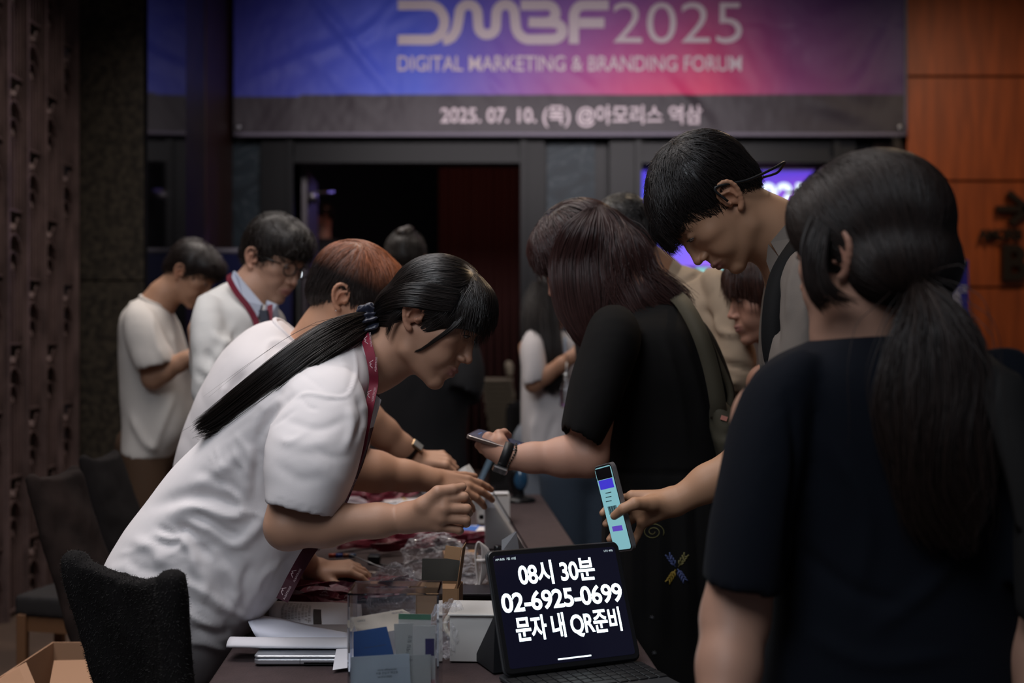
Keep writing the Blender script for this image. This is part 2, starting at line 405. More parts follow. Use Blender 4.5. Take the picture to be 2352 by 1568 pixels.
# ------------------------------------------------------------------ cloth
def loft(secs, n=40, sub=6, ex=2.3, cap=True, inset=0):
    """secs: (xl, yl, xr, yr, depth or (dl, dr), half thickness[, shift of centre in depth])"""
    rows = []
    for s in secs:
        dl, dr = s[4] if hasattr(s[4], '__len__') else (s[4], s[4])
        a = P(s[0], s[1], dl); b = P(s[2], s[3], dr); rows.append(list(a)+list(b)+[s[5]])
    return loft3([(Vector(r[:3]), Vector(r[3:6]), r[6]) for r in rows], n, sub, ex, cap, inset)
def loft3(secs, n=40, sub=6, ex=2.3, cap=True, inset=0):
    """secs: (left end, right end, half thickness)"""
    rows = cr([list(a)+list(b)+[t] for a, b, t in secs], sub)
    cen = [(Vector(r[:3])+Vector(r[3:6]))/2 for r in rows]; V = []; m = len(rows)
    for i, r in enumerate(rows):
        u = (Vector(r[3:6])-Vector(r[:3]))/2; t = cen[min(i+1, m-1)]-cen[max(i-1, 0)]
        nrm = u.cross(t).normalized()*r[6]
        for k in range(n):
            a = 2*math.pi*k/n; ca, sa = math.cos(a), math.sin(a)
            V.append(cen[i]+u*(math.copysign(abs(ca)**(2/ex), ca))+nrm*(math.copysign(abs(sa)**(2/ex), sa)))
    ends = [(0, 1), (m-1, -1)]
    Fc = [(i*n+k, i*n+(k+1) % n, (i+1)*n+(k+1) % n, (i+1)*n+k) for i in range(m-1) for k in range(n)]
    e0 = list(range(n)); e1 = list(range((m-1)*n, m*n))
    if inset:                          # hollow the far end (cuff, hem)
        for depth, sc_ in ((0, .86), (inset, .84)):
            ax = (cen[-2]-cen[-1]).normalized()*depth; st = len(V)
            for k in range(n): V.append(cen[-1]+(V[(m-1)*n+k]-cen[-1])*sc_+ax)
            Fc += [(e1[k], e1[(k+1) % n], st+(k+1) % n, st+k) for k in range(n)]; e1 = list(range(st, st+n))
    if cap: Fc += [tuple(e0[::-1]), tuple(e1)]
    return V, Fc
def remesh(parts, vox, smooth=6):
    V = []; Fc = []
    for v, f in parts: n = len(V); V += [tuple(p) for p in v]; Fc += [tuple(i+n for i in q) for q in f]
    me = bpy.data.meshes.new('tmp'); me.from_pydata(V, [], Fc); me.update()
    import bmesh
    bm = bmesh.new(); bm.from_mesh(me); bmesh.ops.recalc_face_normals(bm, faces=bm.faces[:]); bm.to_mesh(me); bm.free()
    o = bpy.data.objects.new('tmp', me); C.objects.link(o)
    r = o.modifiers.new('r', 'REMESH'); r.mode = 'VOXEL'; r.voxel_size = vox; r.adaptivity = 0
    s = o.modifiers.new('s', 'SMOOTH'); s.factor = .5; s.iterations = smooth
    dg = bpy.context.evaluated_depsgraph_get(); ev = o.evaluated_get(dg); m2 = bpy.data.meshes.new_from_object(ev)
    v = np.empty(len(m2.vertices)*3, np.float32); m2.vertices.foreach_get('co', v); v = v.reshape(-1, 3).astype(float)
    nn = np.empty(len(m2.vertices)*3, np.float32); m2.vertices.foreach_get('normal', nn); nn = nn.reshape(-1, 3).astype(float)
    q = np.array([tuple(p.vertices) if len(p.vertices) == 4 else tuple(p.vertices)+(p.vertices[2],) for p in m2.polygons])
    if len(m2.polygons): q = np.array([tuple(p.vertices) for p in m2.polygons if len(p.vertices) == 4])
    bpy.data.objects.remove(o); bpy.data.meshes.remove(me); bpy.data.meshes.remove(m2)
    return v, q, nn
def pix(v):
    return np.c_[1176+F*v[:, 0]/v[:, 1], 784-F*(v[:, 2]-CAMZ)/v[:, 1]]
def crease(v, nn, strokes=(), noise_amp=.003, noise_s=9, axis_scale=(1, 1, 1), amp2=.0):
    out = np.zeros(len(v)); px = pix(v); facing = (nn*(np.array([0, 0, CAMZ])-v)).sum(1) > 0
    for pts, wid, amp in strokes:
        p = np.array(cr([(a, b) for a, b in pts], 6)) if len(pts) > 2 else np.array(pts, float); best = np.full(len(v), 1e9); tt = np.zeros(len(v))
        lo = p.min(0)-3*wid; hi = p.max(0)+3*wid; sel = np.where(((px > lo) & (px < hi)).all(1) & facing)[0]
        if not len(sel): continue
        q = px[sel]; bd = np.full(len(sel), 1e9); bt = np.zeros(len(sel)); m = len(p)-1
        for i in range(m):
            d = p[i+1]-p[i]; t = np.clip(((q-p[i])@d)/max(d@d, 1e-9), 0, 1); e = np.linalg.norm(q-p[i]-t[:, None]*d, axis=1)
            u = e < bd; bd[u] = e[u]; bt[u] = ((i+t)/m)[u]
        tap = np.clip(np.minimum(bt, 1-bt)*4+.15, 0, 1)
        out[sel] += amp*tap*np.exp(-(bd/wid)**2)
    if noise_amp or amp2:
        A = np.array(axis_scale)*noise_s
        nv = np.array([noise.noise(Vector(p)) for p in v*A]); n2 = np.array([abs(noise.noise(Vector(p))) for p in v*A*1.9+7]) if amp2 else 0
        out += nv*noise_amp+(n2*amp2 if amp2 else 0)
    return v+nn*out[:, None]
def tubering(pts, r, n=8):
    mb = MB(); mb.tube(list(pts)+[pts[0]], r, n, cap=False); return mb.v, mb.f

# ------------------------------------------------------------------ hair
def bvh_of(v, q): return BVHTree.FromPolygons([tuple(p) for p in v], [tuple(int(i) for i in f) for f in q])
def comb(bvh, seeds, ctrl, steps, ds, width=.0011, lift=.002, grav=0, rnd=.12, stick=1.0, loose=None, col=None, power=3, droop=None, wave=0, lmin=.4):
    """strands that follow the surface along a direction field given by control (point, direction) pairs"""
    cp = np.array([tuple(c[0]) for c in ctrl]); cd = np.array([tuple(Vector(c[1]).normalized()) for c in ctrl]); V = []; Fq = []; A = []
    for sd in seeds:
        p = Vector(sd[0]); ln = sd[1] if len(sd) > 1 else 1.0; st = max(3, int(steps*ln*random.uniform(lmin, 1))); pts = []; nr = []
        jit = Vector((random.gauss(0, rnd), random.gauss(0, rnd), random.gauss(0, rnd))); lf = lift*random.uniform(.15, 1); ph = random.uniform(0, 6); sh = random.uniform(.55, 1.45)
        last = None
        for i in range(st):
            loc, n, _, dist = bvh.find_nearest(p)
            if loc is None: break
            w_ = 1/(np.linalg.norm(cp-np.array(loc), axis=1)**power+1e-7); d = Vector((w_[:, None]*cd).sum(0)/w_.sum())+jit
            fr = i/max(1, st-1)
            if loose is None or fr < loose or dist < 0.0005 and False:
                pp = loc+n*lf; d = d-n*d.dot(n)
            else:
                pp = p.copy()
                if (p-loc).dot(n) < lf: pp = loc+n*lf
            if last is not None and loose is not None and fr >= loose: d = last*1.2+d*.5
            if grav: d = d.normalized()+Vector((0, 0, -grav*(fr if droop is None else max(0, fr-droop)*2)))
            if d.length < 1e-6: break
            d.normalize(); last = d.copy()
            side = d.cross(n)
            pts.append(pp+side*wave*math.sin(ph+i*1.1)); nr.append(n); p = pp+d*ds
        m = len(pts)
        if m < 3: continue
        b0 = len(V)
        for i, q in enumerate(pts):
            t = (pts[min(i+1, m-1)]-pts[max(i-1, 0)]).normalized(); sdv = t.cross(nr[i]).normalized()*width*(1-.75*(i/(m-1))**2)*.5*min(1, .35+i*.4)
            V += [q-sdv, q+nr[i]*width*.35, q+sdv]; A += [sh]*3
        for i in range(m-1):
            a = b0+i*3; Fq += [(a, a+1, a+4, a+3), (a+1, a+2, a+5, a+4)]
    return np.array([tuple(q) for q in V]), np.array(Fq), np.array(A)
def strands_free(guides, count, steps=16, width=.0012, spread=.004, tip=1.0, end_jit=.15, shade=(.55, 1.45), sj=0, wav=0):
    """free locks: strands interpolated between neighbouring guide polylines (all the same number of points)"""
    G = [cr(g, max(1, steps//max(1, len(g)-1))) for g in guides]; m = min(len(g) for g in G); G = [g[:m] for g in G]; V = []; Fq = []; A = []
    for _ in range(count):
        u = random.random()*(len(G)-1) if len(G) > 1 else 0; i = min(int(u), len(G)-2) if len(G) > 1 else 0; t = u-i
        g = G[i]*(1-t)+G[i+1]*t if len(G) > 1 else G[0]; o = np.random.normal(0, spread, 3); e = int(m*(1-abs(np.random.normal(0, end_jit)))); e = max(5, min(m, e))
        k = np.linspace(0, 1, m); ph = random.uniform(0, 6); wv = np.sin(k*5+ph)*spread*.5
        pts = g+o*(np.minimum(1, k*3+.3)*(1-(1-tip)*k))[:, None]+np.c_[wv*0, wv*.3, wv*.6]+np.c_[np.sin(k*11+u*2.2)*wav*k, wv*0, wv*0]; b0 = len(V); sh = random.uniform(*shade)
        if sj:
            j0 = min(e-4, int(m*abs(np.random.normal(0, sj)))); pts = pts[j0:]; e -= j0
        for j in range(e):
            tt = pts[min(j+1, e-1)]-pts[max(j-1, 0)]; tt = tt/(np.linalg.norm(tt)+1e-9); vw = np.array([0, -1, .1]); s_ = np.cross(tt, vw); s_ = s_/(np.linalg.norm(s_)+1e-9)*width*.5*(1-.8*(j/(e-1))**2)*min(1, .3+j*.35)
            n_ = np.cross(s_, tt); n_ = n_/(np.linalg.norm(n_)+1e-9)*width*.35
            V += [pts[j]-s_, pts[j]+n_, pts[j]+s_]; A += [sh]*3
        for j in range(e-1):
            a = b0+j*3; Fq += [(a, a+1, a+4, a+3), (a+1, a+2, a+5, a+4)]
    return np.array(V), np.array(Fq), np.array(A)
def hair_obj(name, parts, colr, parent, tip=None, mname=None, label=None, rough=.36):
    V = []; Q = []; A = []; n = 0
    for p in parts:
        v, q = p[0], p[1]; a = p[2] if len(p) > 2 else np.full(len(v), .6)
        if not len(v): continue
        V.append(v); Q.append(q+n); A.append(a); n += len(v)
    V = np.vstack(V); Q = np.vstack(Q); A = np.concatenate(A)
    col = np.clip(A[:, None]*np.array(colr), 0, 1)
    if tip is not None:
        f = tip(V)[:, None]; col = col*(1-f[:, :1])+A[:, None]*f*np.array(tip.c)
    return mk(name, V, Q, mat(mname or 'hair', (0, 0, 0), rough, attr='tone', spec=.45), parent, attr={'tone': col}, label=label)
def surf_seeds(v, q, n, cond=None):
    fc = v[q].mean(1); ar = np.linalg.norm(np.cross(v[q[:, 1]]-v[q[:, 0]], v[q[:, 3]]-v[q[:, 0]]), axis=1)
    if cond is not None: ar = ar*np.array([cond(p) for p in fc])
    ar = ar/ar.sum(); ix = np.random.choice(len(q), n, p=ar); r = np.random.rand(n, 2)
    a, b, c, d = v[q[ix, 0]], v[q[ix, 1]], v[q[ix, 2]], v[q[ix, 3]]
    return a*((1-r[:, :1])*(1-r[:, 1:]))+b*(r[:, :1]*(1-r[:, 1:]))+c*(r[:, :1]*r[:, 1:])+d*((1-r[:, :1])*r[:, 1:])
# ================================================================== SETTING
WD = 9.0                                   # the wall with the two doors
def X(px, d=WD): return (px-1176)/F*d
def Zp(py, d=WD): return CAMZ-(py-784)/F*d
def boxo(name, x0, x1, y0, y1, z0, z1, m, parent=None, bev=0, **k):
    mb = MB(); mb.box(((x0+x1)/2, (y0+y1)/2, (z0+z1)/2), (x1-x0, y1-y0, z1-z0), bev=bev)
    return mb.make(name, m, parent, smooth=False, **k)
M_floor = mat('carpet', (.085, .052, .036), .9, vary=(3, .35), bump=(300, .5, .004))
M_black = mat('black_wall_panel', (.006, .006, .007), .45, vary=(2, .3), spec=.25)
M_frame = mat('dark_bronze_frame', (.0040, .0040, .0046), .5, spec=.25)
M_grey = mat('grey_bronze_jamb', (.010, .010, .011), .5, spec=.3)
M_gran = mat('granite', (.034, .027, .019), .5, vary=(28, .45, (1, 1, 1), (.062, .050, .034)))
M_pol = mat('polished_black_stone', (.010, .010, .012), .06, spec=.75, vary=(5, .3))
M_red = mat('dark_red_wood', (.035, .010, .006), .5, vary=(4, .4, (8, 8, 1)))
M_wood = mat('orange_wood_panel', (.36, .072, .011), .5, vary=(3, .22, (5, 5, .6)), bump=(20, .1))
M_seam = mat('panel_seam', (.03, .010, .004), .8)
M_ceil = mat('ceiling_paint', (.10, .09, .08), .9)
def marble():
    m = mat('blue_black_marble', (.022, .030, .036), .5, spec=.25)
    nt = m.node_tree; b = nt.nodes['Principled BSDF']; tc = nt.nodes.new('ShaderNodeTexCoord')
    n = nt.nodes.new('ShaderNodeTexNoise'); n.inputs['Scale'].default_value = 2.2; n.inputs['Detail'].default_value = 8; n.inputs['Distortion'].default_value = 2.5
    nt.links.new(tc.outputs['Object'], n.inputs['Vector']); r = nt.nodes.new('ShaderNodeValToRGB'); e = r.color_ramp.elements
    e[0].position = .30; e[0].color = (.009, .013, .017, 1); e[1].position = .7; e[1].color = (.014, .023, .030, 1)
    for p_, c_ in ((.50, (.014, .023, .030)), (.515, (.05, .06, .068)), (.53, (.015, .024, .031))): q = e.new(p_); q.color = (*c_, 1)
    nt.links.new(n.outputs['Fac'], r.inputs[0]); nt.links.new(r.outputs[0], b.inputs['Base Color']); return m
M_marb = marble()
ZT = 4.4
st = dict(kind='structure')
boxo('floor', -3.2, 5.6, -1.0, 16.2, -.06, 0, M_floor, **st)
boxo('ceiling', -3.2, 5.6, -1.0, 16.2, ZT, ZT+.06, M_ceil, **st)
# wall round the doors
d1l, d1r, d2l, d2r, dz = X(680), X(1195), X(1470), X(1905), Zp(365)
wb = MB()
for x0, x1, z0, z1 in ((-2.6, X(605), 0, ZT), (X(605), X(2085), Zp(322), ZT), (X(1250), X(1398), 0, Zp(322)), (X(1958), X(2085), 0, Zp(322))):
    wb.box(((x0+x1)/2, WD+.10, (z0+z1)/2), (x1-x0, .20, z1-z0))
wb.make('wall_back', M_black, smooth=False, **st)
boxo('trim_1', X(540)-.02, X(603), WD-.02, WD-.002, 0, Zp(322), M_marb, **st)
boxo('trim_2', X(1256), X(1366), WD-.02, WD-.002, 0, Zp(322), M_marb, **st)
boxo('trim_3', X(2005), X(2078), WD-.02, WD-.002, 0, Zp(322), mat('brown_stone_strip', (.035, .022, .018), .3, vary=(6, .5)), **st)
for nm, l, r, jl, jr in (('door_1', d1l, d1r, X(605), X(1250)), ('door_2', d2l, d2r, X(1398), X(1958))):
    mb = MB()
    for x0, x1, y0 in ((jl, l, -.03), (r, jr, -.03), (l-.05, l, -.06), (r, r+.05, -.06)): mb.box(((x0+x1)/2, WD+.07+y0/2, Zp(322)/2), (x1-x0, .26-y0, Zp(322)))
    mb.box(((jl+jr)/2, WD+.055, (dz+Zp(322))/2), (jr-jl, .25, Zp(322)-dz)); mb.box(((l+r)/2, WD+.03, dz-.02), (r-l, .26, .05))
    mb.make(nm, M_frame if nm == 'door_1' else M_grey, smooth=False, **st)
# open door leaves
def leaf(x, y0, dx, L, side, label):
    a = math.atan2(L, dx); R = Matrix.Rotation(a, 3, 'Z'); c = Vector((x+dx/2, y0+L/2, dz/2-.01))
    r = root('door_leaf', (c.x, c.y, 0), label, 'door')
    mb = MB(); mb.box(c, (math.hypot(dx, L), .05, dz-.06), R, bev=.006); mb.make('door_panel', mat('dark_door_veneer', (.05, .04, .045), .35, vary=(3, .3, (4, 4, .5))), r, smooth=False)
    mb = MB(); mb.box(c+R@Vector((.28, -.05*side, -.2)), (.06, .02, .45), R, bev=.005); mb.box(c+R@Vector((.28, -.035*side, -.2)), (.09, .012, .55), R); mb.make('push_handle', mat('dull_steel', (.12, .11, .12), .35, metal=.8), r, smooth=False)
    mb = MB(); mb.box(c+R@Vector((-.3, -.06*side, dz/2-.25)), (.26, .06, .07), R, bev=.008); mb.tube([c+R@Vector((-.25, -.08*side, dz/2-.2)), c+R@Vector((-.05, -.2*side, dz/2-.17)), c+R@Vector((.1, -.08*side, dz/2-.15))], .012, 6)
    mb.make('door_closer', mat('dull_steel', (0, 0, 0)), r)
leaf(d1l+.02, WD+.25, -.06, .85, 1, 'open door leaf with violet light on it at left of the doorway')
leaf(d2r-.02, WD+.25, .10, .85, -1, 'open door leaf at right of the lit screen doorway')
# left: ornamental screen wall, granite pier, polished pier side
xl = -2.40
boxo('wall_left', xl-.12, xl-.05, 1.5, 6.22, 0, ZT, mat('brown_backing', (.030, .018, .013), .6), **st)
pier = MB(); pf = 6.30
pier.prism([(xl-.02, pf, 0), (-2.03, pf, 0), (-2.225, WD, 0), (xl-.4, WD, 0), (xl-.4, pf+.3, 0), (xl-.02, pf+.05, 0)], (0, 0, ZT))
pier.make('wall_pier', M_red, smooth=False, **st)
gz = Zp(645, pf-.04); r_ = root('granite_cladding', (-2.2, pf-.03, 0), 'speckled dark granite facing slabs on the pier beside the metal screen', 'wall cladding'); 
for z0, z1 in ((0, gz-.004), (gz+.004, ZT)): boxo('stone_slab', xl-.04, -2.03, pf-.04, pf-.001, z0, z1, M_gran, r_, bev=.003)
def side_pt(t, off): a = Vector((-2.03, pf, 0)); b = Vector((-2.225, WD, 0)); d = b-a; n = Vector((d.y, -d.x, 0)).normalized(); return a+d*t+n*off
def side_panel(name, y0, y1, m, th=.02):
    mb = MB(); L = WD-pf; t0, t1 = (y0-pf)/L, (y1-pf)/L
    mb.prism([side_pt(t0, 0), side_pt(t0, th), side_pt(t1, th), side_pt(t1, 0)], (0, 0, ZT)); return mb.make(name, m, smooth=False, **st)
side_panel('trim_4', pf-.03, 7.25, M_pol, .02)
side_panel('trim_5', 7.25, 7.9, mat('brown_lacquer', (.020, .011, .008), .45, vary=(5, .3)), .015)
side_panel('trim_6', 7.9, 8.96, M_red, .022)
# ornamental metal screen
M_orn = mat('bronze_lattice', (.150, .100, .092), .45, metal=.25, vary=(6, .35))
scr = root('lattice_screen', (xl, 4.6, 0), 'floor-to-ceiling brown bronze lattice screen of nested arches beside the granite pier', 'screen')
def lattice_cell():
    mb = MB(); Wc = .21; H = .62
    def yz(a, b): return Vector((0, a, b))
    for k, (hw, z0, hh) in enumerate(((.085, .02, .50), (.060, .02, .42), (.036, .02, .34))):
        pts = [yz(-hw, z0)]+[yz(-hw*math.cos(t), z0+hh-hw*1.4+hw*1.6*math.sin(t)) for t in np.linspace(0, math.pi, 9)]+[yz(hw, z0)]
        for i in range(len(pts)-1):
            a, b = pts[i], pts[i+1]; d = (b-a); R = frame(d, (1, 0, 0)); mb.box((a+b)/2+Vector((.0-.006*k, 0, 0)), (d.length+.006, .009, .030), R)
    for sy in (-1, 1):
        mb.box((0, sy*.103, H/2), (.035, .008, H))
        for q in range(3):
            cz = .54+q*.03; pts = [yz(sy*(.025+.02*q)+.016*math.cos(t), cz+.018*math.sin(t)) for t in np.linspace(0, 4.6, 7)]; mb.tube(pts, .0055, 5)
    mb.box((0, 0, .01), (.028, .2, .012)); mb.lathe((.0, 0, .56), [(.002, -.02), (.016, -.01), (.02, .0), (.014, .015), (.002, .03)], 8)
    mb.box((.0, 0, .18), (.012, .010, .36)); mb.lathe((0, 0, .37), [(.002, -.02), (.012, -.005), (.010, .01), (.002, .03)], 6)
    return mb
cell = lattice_cell(); cm = None; 
for i in range(9):
    for j in range(7):
        y = 6.10-i*.214; z = j*.64+(.32 if i % 2 else 0)-.3
        if z > 4.0: continue
        if cm is None:
            mb = MB(); mb.v = [p+Vector((xl, y, z)) for p in cell.v]; mb.f = cell.f; o = mb.make('lattice_panel', M_orn, scr, smooth=False); cm = o; c0 = (y, z)
        else:
            o = cm.copy(); C.objects.link(o); o.parent = scr; o.location = (0, y-c0[0], z-c0[1])
for i in range(10): 
    mb = MB(); mb.box((xl+.012, 6.205-i*.214, 2.1), (.05, .02, 4.2)); mb.make('upright', M_orn, scr, smooth=False)
# right: orange wood wall with recessed joints
xr0, xr1 = X(2083, 8.9), 5.4
boxo('wall_right', xr0+.01, xr1, 8.92, 9.2, 0, ZT, M_seam, **st)
wp = root('wood_cladding', ((xr0+xr1)/2, 8.9, 0), 'orange-brown wood wall cladding of wide boards right of the banner', 'wall cladding')
zs = [0, Zp(660, 8.9)-.79*1.0, Zp(660, 8.9), Zp(416, 8.9), Zp(176, 8.9), Zp(176, 8.9)+.82, ZT]
for a, b in zip(zs[:-1], zs[1:]): boxo('wood_panel', xr0, xr1, 8.895, 8.92, a+.008, b-.008, M_wood, wp, bev=.004)
# bronze sign on the wood wall
M_brz = mat('dark_bronze_letters', (.045, .030, .018), .4, metal=.6)
sg = root('wall_sign', (X(2330, 8.82), 8.82, Zp(640, 8.82)), 'dark bronze arrow and hall letters fixed to the orange wood wall', 'sign')
def sp(px, py): return Vector((X(px, 8.82), 8.82, Zp(py, 8.82)))
mb = MB()
for a, b in (((2290, 479), (2362, 479)), ((2318, 442), (2362, 479)), ((2322, 512), (2362, 479))): d = sp(*b)-sp(*a); mb.box((sp(*a)+sp(*b))/2+Vector((0, .02, 0)), (d.length, .05, .045), frame(d, (0, 0, 1)) @ Matrix.Rotation(0, 3, 'X'))
mb.make('arrow', M_brz, sg, smooth=False)
def solid_text(name, s, size, px, py, m, parent, depth=.04, bold=0, d=8.82, width=None):
    v, f = text_mesh(s, size, bold, 1, 'LEFT')
    if width: v[:, 0] *= width/(v[:, 0].max()-v[:, 0].min())
    o = P(px, py, d); n = len(v); V = [o+Vector((a, dy, b)) for dy in (0, depth) for a, b in v]; Fc = [tuple(q) for q in f]+[tuple(i+n for i in q[::-1]) for q in f]
    ec = {}
    for q in f:
        for i in range(len(q)):
            e = (q[i], q[(i+1) % len(q)]); ec[e] = 1
    Fc += [(a, n+a, n+b, b) for (a, b) in ec if (b, a) not in ec]
    return mk(name, V, Fc, m, parent, smooth=False)
solid_text('lettering', 'AMORIS', .11, 2250, 549, M_brz, sg, .03, .004, width=.34)
solid_text('letter', 'B', .37, 2300, 640, M_brz, sg, .05, .012)
# hall beyond the doors
boxo('wall_hall', -3.2, 5.6, 16.0, 16.2, 0, ZT, mat('hall_black', (.006, .005, .006), .7), **st)
cur = MB(); 
n = 60; xs_ = np.linspace(-.75, .25, n); vs = []
for i, x in enumerate(xs_):
    yy = 11.6+.045*math.sin(i*1.35)+.02*math.sin(i*.37)
    for z in (0, 3.9): vs.append((x, yy, z))
    for z in (0, 3.9): vs.append((x, yy+.01, z))
fs = []
for i in range(n-1):
    a = i*4; fs += [(a, a+4, a+5, a+1), (a+2, a+3, a+7, a+6), (a+1, a+5, a+7, a+3), (a, a+2, a+6, a+4)]
cur.add(vs, fs); cur.make('curtain', mat('maroon_curtain', (.05, .012, .010), .85), label='maroon floor-length curtain hanging inside the open doorway', cat='curtain')
area('hall_wash_light', (-.4, 9.9, 3.9), .5, 5, (1, .45, .35), (math.radians(35), 0, 0))
spot('added_leaf_spot', (-.6, 11.2, 3.2), (-1.72, 9.6, 1.9), 60, (.35, .28, 1), 40)  # added violet spot standing in for the hall screens' glow on the leaf
# hall screen
SD = 14.0
scn = root('projection_screen', (X(1690, SD), SD, 0), 'glowing violet and pink presentation screen seen through the right doorway', 'screen')
nx_, nz_ = 40, 16; xa, xb, za, zb = X(1430, SD), X(1900, SD), Zp(612, SD), Zp(390, SD); V = []; A = []
for j in range(nz_+1):
    for i in range(nx_+1):
        u, v = i/nx_, j/nz_; V.append((xa+(xb-xa)*u, SD, za+(zb-za)*v))
        top = np.array(s2l((88, 66, 215))); bl = np.array(s2l((88, 104, 255))); pk = np.array(s2l((205, 120, 240))); mg = np.array(s2l((190, 70, 170)))
        a = min(1, max(0, (u-.05)*1.2-(v-.1)*.5)); c = bl*(1-a)+pk*a; b_ = min(1, max(0, (u-.6)*2)); c = c*(1-b_)+mg*b_; t = min(1, max(0, (v-.55)/.45)); c = c*(1-t)+top*t; A.append(c)
Fq = np.array([(j*(nx_+1)+i, j*(nx_+1)+i+1, (j+1)*(nx_+1)+i+1, (j+1)*(nx_+1)+i) for j in range(nz_) for i in range(nx_)])
def emit_attr(name, strength):
    m = mat(name, (0, 0, 0), .6); nt = m.node_tree; b = nt.nodes['Principled BSDF']; a = nt.nodes.new('ShaderNodeAttribute'); a.attribute_name = 'print'
    nt.links.new(a.outputs['Color'], b.inputs['Emission Color']); b.inputs['Emission Strength'].default_value = strength; return m
mk('screen_picture', np.array(V), Fq, emit_attr('screen_glow', .95), scn, attr={'print': np.array(A)})
M_scrtext = mat('screen_white', (0, 0, 0), emit=(.8, .95, 1), estr=1.3)
put_text('screen_title', '2025', .42, (X(1862, SD), SD-.01, Zp(477, SD)), (1, 0, 0), (0, 0, 1), M_scrtext, scn, bold=.012, align='RIGHT')
boxo('screen_frame', xa-.2, xb+.05, SD+.02, SD+.12, za-.06, zb+.06, M_frame, scn)
sfr = boxo('stage_front', xa-1.0, xb+1.0, SD-.5, SD-.02, 0, Zp(614, SD-.5), mat('stage_beige', (.30, .24, .20), .7), label='beige stage front panel below the glowing screen', cat='stage')
mb = MB(); mb.box((X(1640, SD-.52), SD-.507, Zp(627, SD-.52)), (.42, .012, .12)); mb.make('led_strip', mat('teal_led', (0, 0, 0), emit=s2l((150, 215, 215)), estr=1.0), sfr, smooth=False, label='pale teal lit strip')
tr = root('light_bar', (X(1700, 13.2), 13.2, Zp(378, 13.2)), 'ceiling bar carrying small warm stage lamps above the glowing screen', 'light bar')
for px in (1490, 1880): boxo('hanger_rod', X(px, 13.2)-.01, X(px, 13.2)+.01, 13.25, 13.27, Zp(360, 13.2), ZT-.001, M_frame, tr)
boxo('bar', X(1475, 13.2), X(1900, 13.2), 13.2, 13.35, Zp(388, 13.2), Zp(358, 13.2), mat('bar_brown', (.05, .038, .032), .6), tr)
for px in (1757, 1773, 1873):
    mb = MB(); mb.lathe((X(px, 13.1), 13.1, Zp(384, 13.1)), [(.02, 0), (.045, .02), (.045, .12), (.02, .14)], 12); mb.make('lamp', mat('warm_lamp', (.3, .25, .2), emit=(1, .82, .6), estr=.55 if px != 1757 else .25), tr)
mb = MB(); mb.v, mb.f = tubering([Vector((X(1798, 13.1)+.05*math.cos(t), 13.1, Zp(360, 13.1)+.022*math.sin(t))) for t in np.linspace(0, 2*math.pi, 14)[:-1]], .008, 6); mb.make('ring_lamp', mat('amber_lamp', (0, 0, 0), emit=(1, .5, .1), estr=.9), tr)
# pile of pale boards and draped chairs in the doorway
stk = root('board_stack', (X(1160, 7.6), 7.8, 0), 'tall stack of pale flat boards just outside the open doorway', 'stack of boards')
for k in range(13):
    zt = Zp(1010-k*11.2, 7.6); xo = -.005*k
    mb = MB(); mb.box((X(1163, 7.6)+xo+random.uniform(-.006, .006), 7.85, zt), (.21, .6, .013), bev=.003); mb.make('board', mat('pale_board', (.20, .165, .12), .7, vary=(4, .2)), stk, smooth=False)
mb = MB(); mb.box((X(1163, 7.6), 7.85, Zp(1018, 7.6)/2), (.24, .55, Zp(1018, 7.6)), bev=.01); mb.make('pallet_cart', mat('dark_cart', (.01, .01, .01), .6), stk, smooth=False)
for nm, px, d, lab in (('draped_chair', 1178, 6.9, 'black draped chair standing beside the stack of pale boards'),):
    v, f = loft3([(Vector((X(px-22, d), d, 0)), Vector((X(px+22, d), d+.3, 0)), .2), (Vector((X(px-20, d), d, .45)), Vector((X(px+22, d), d+.3, .45)), .19), (Vector((X(px-5, d)-.03, d+.15, .5)), Vector((X(px+22, d), d+.35, .5)), .05), (Vector((X(px-12, d), d+.2, .93)), Vector((X(px+20, d), d+.4, .95)), .035)], 24)
    mk(nm, *remesh([(v, f)], .02)[:2], mat('black_cloth', (.008, .008, .010), .9), label=lab, cat='chair')
mb = MB(); vv, qq, nn = remesh([loft([(1164, 866, 1178, 868, 7.6, .04), (1160, 848, 1180, 850, 7.62, .06), (1158, 836, 1180, 838, 7.62, .05), (1166, 826, 1172, 827, 7.62, .02)], 16)], .012)
mk('cloth_bundle', vv, qq, mat('cream_cloth', (.30, .25, .19), .9), label='small cream cloth bundle lying on top of the stack of pale boards', cat='cloth')

lamp = root('work_lamp', (P(683, 610, 6.4).x, 6.4, 0), 'small bright white lamp glimpsed between the glasses and the auburn hair', 'lamp')
mb = MB(); mb.box(P(683, 612, 6.4), (.035, .03, .12), bev=.01); mb.make('lamp_tube', mat('cold_lamp', (0, 0, 0), emit=(.85, .93, 1), estr=6), lamp)
mb = MB(); mb.tube([(lamp.location.x, 6.43, .02), (lamp.location.x, 6.43, P(683, 640, 6.4).z+.02)], .012, 8); mb.lathe((lamp.location.x, 6.43, 0), [(.02, 0), (.14, .0), (.14, .015), (.02, .03)], 20); mb.make('lamp_stand', M_frame, lamp)
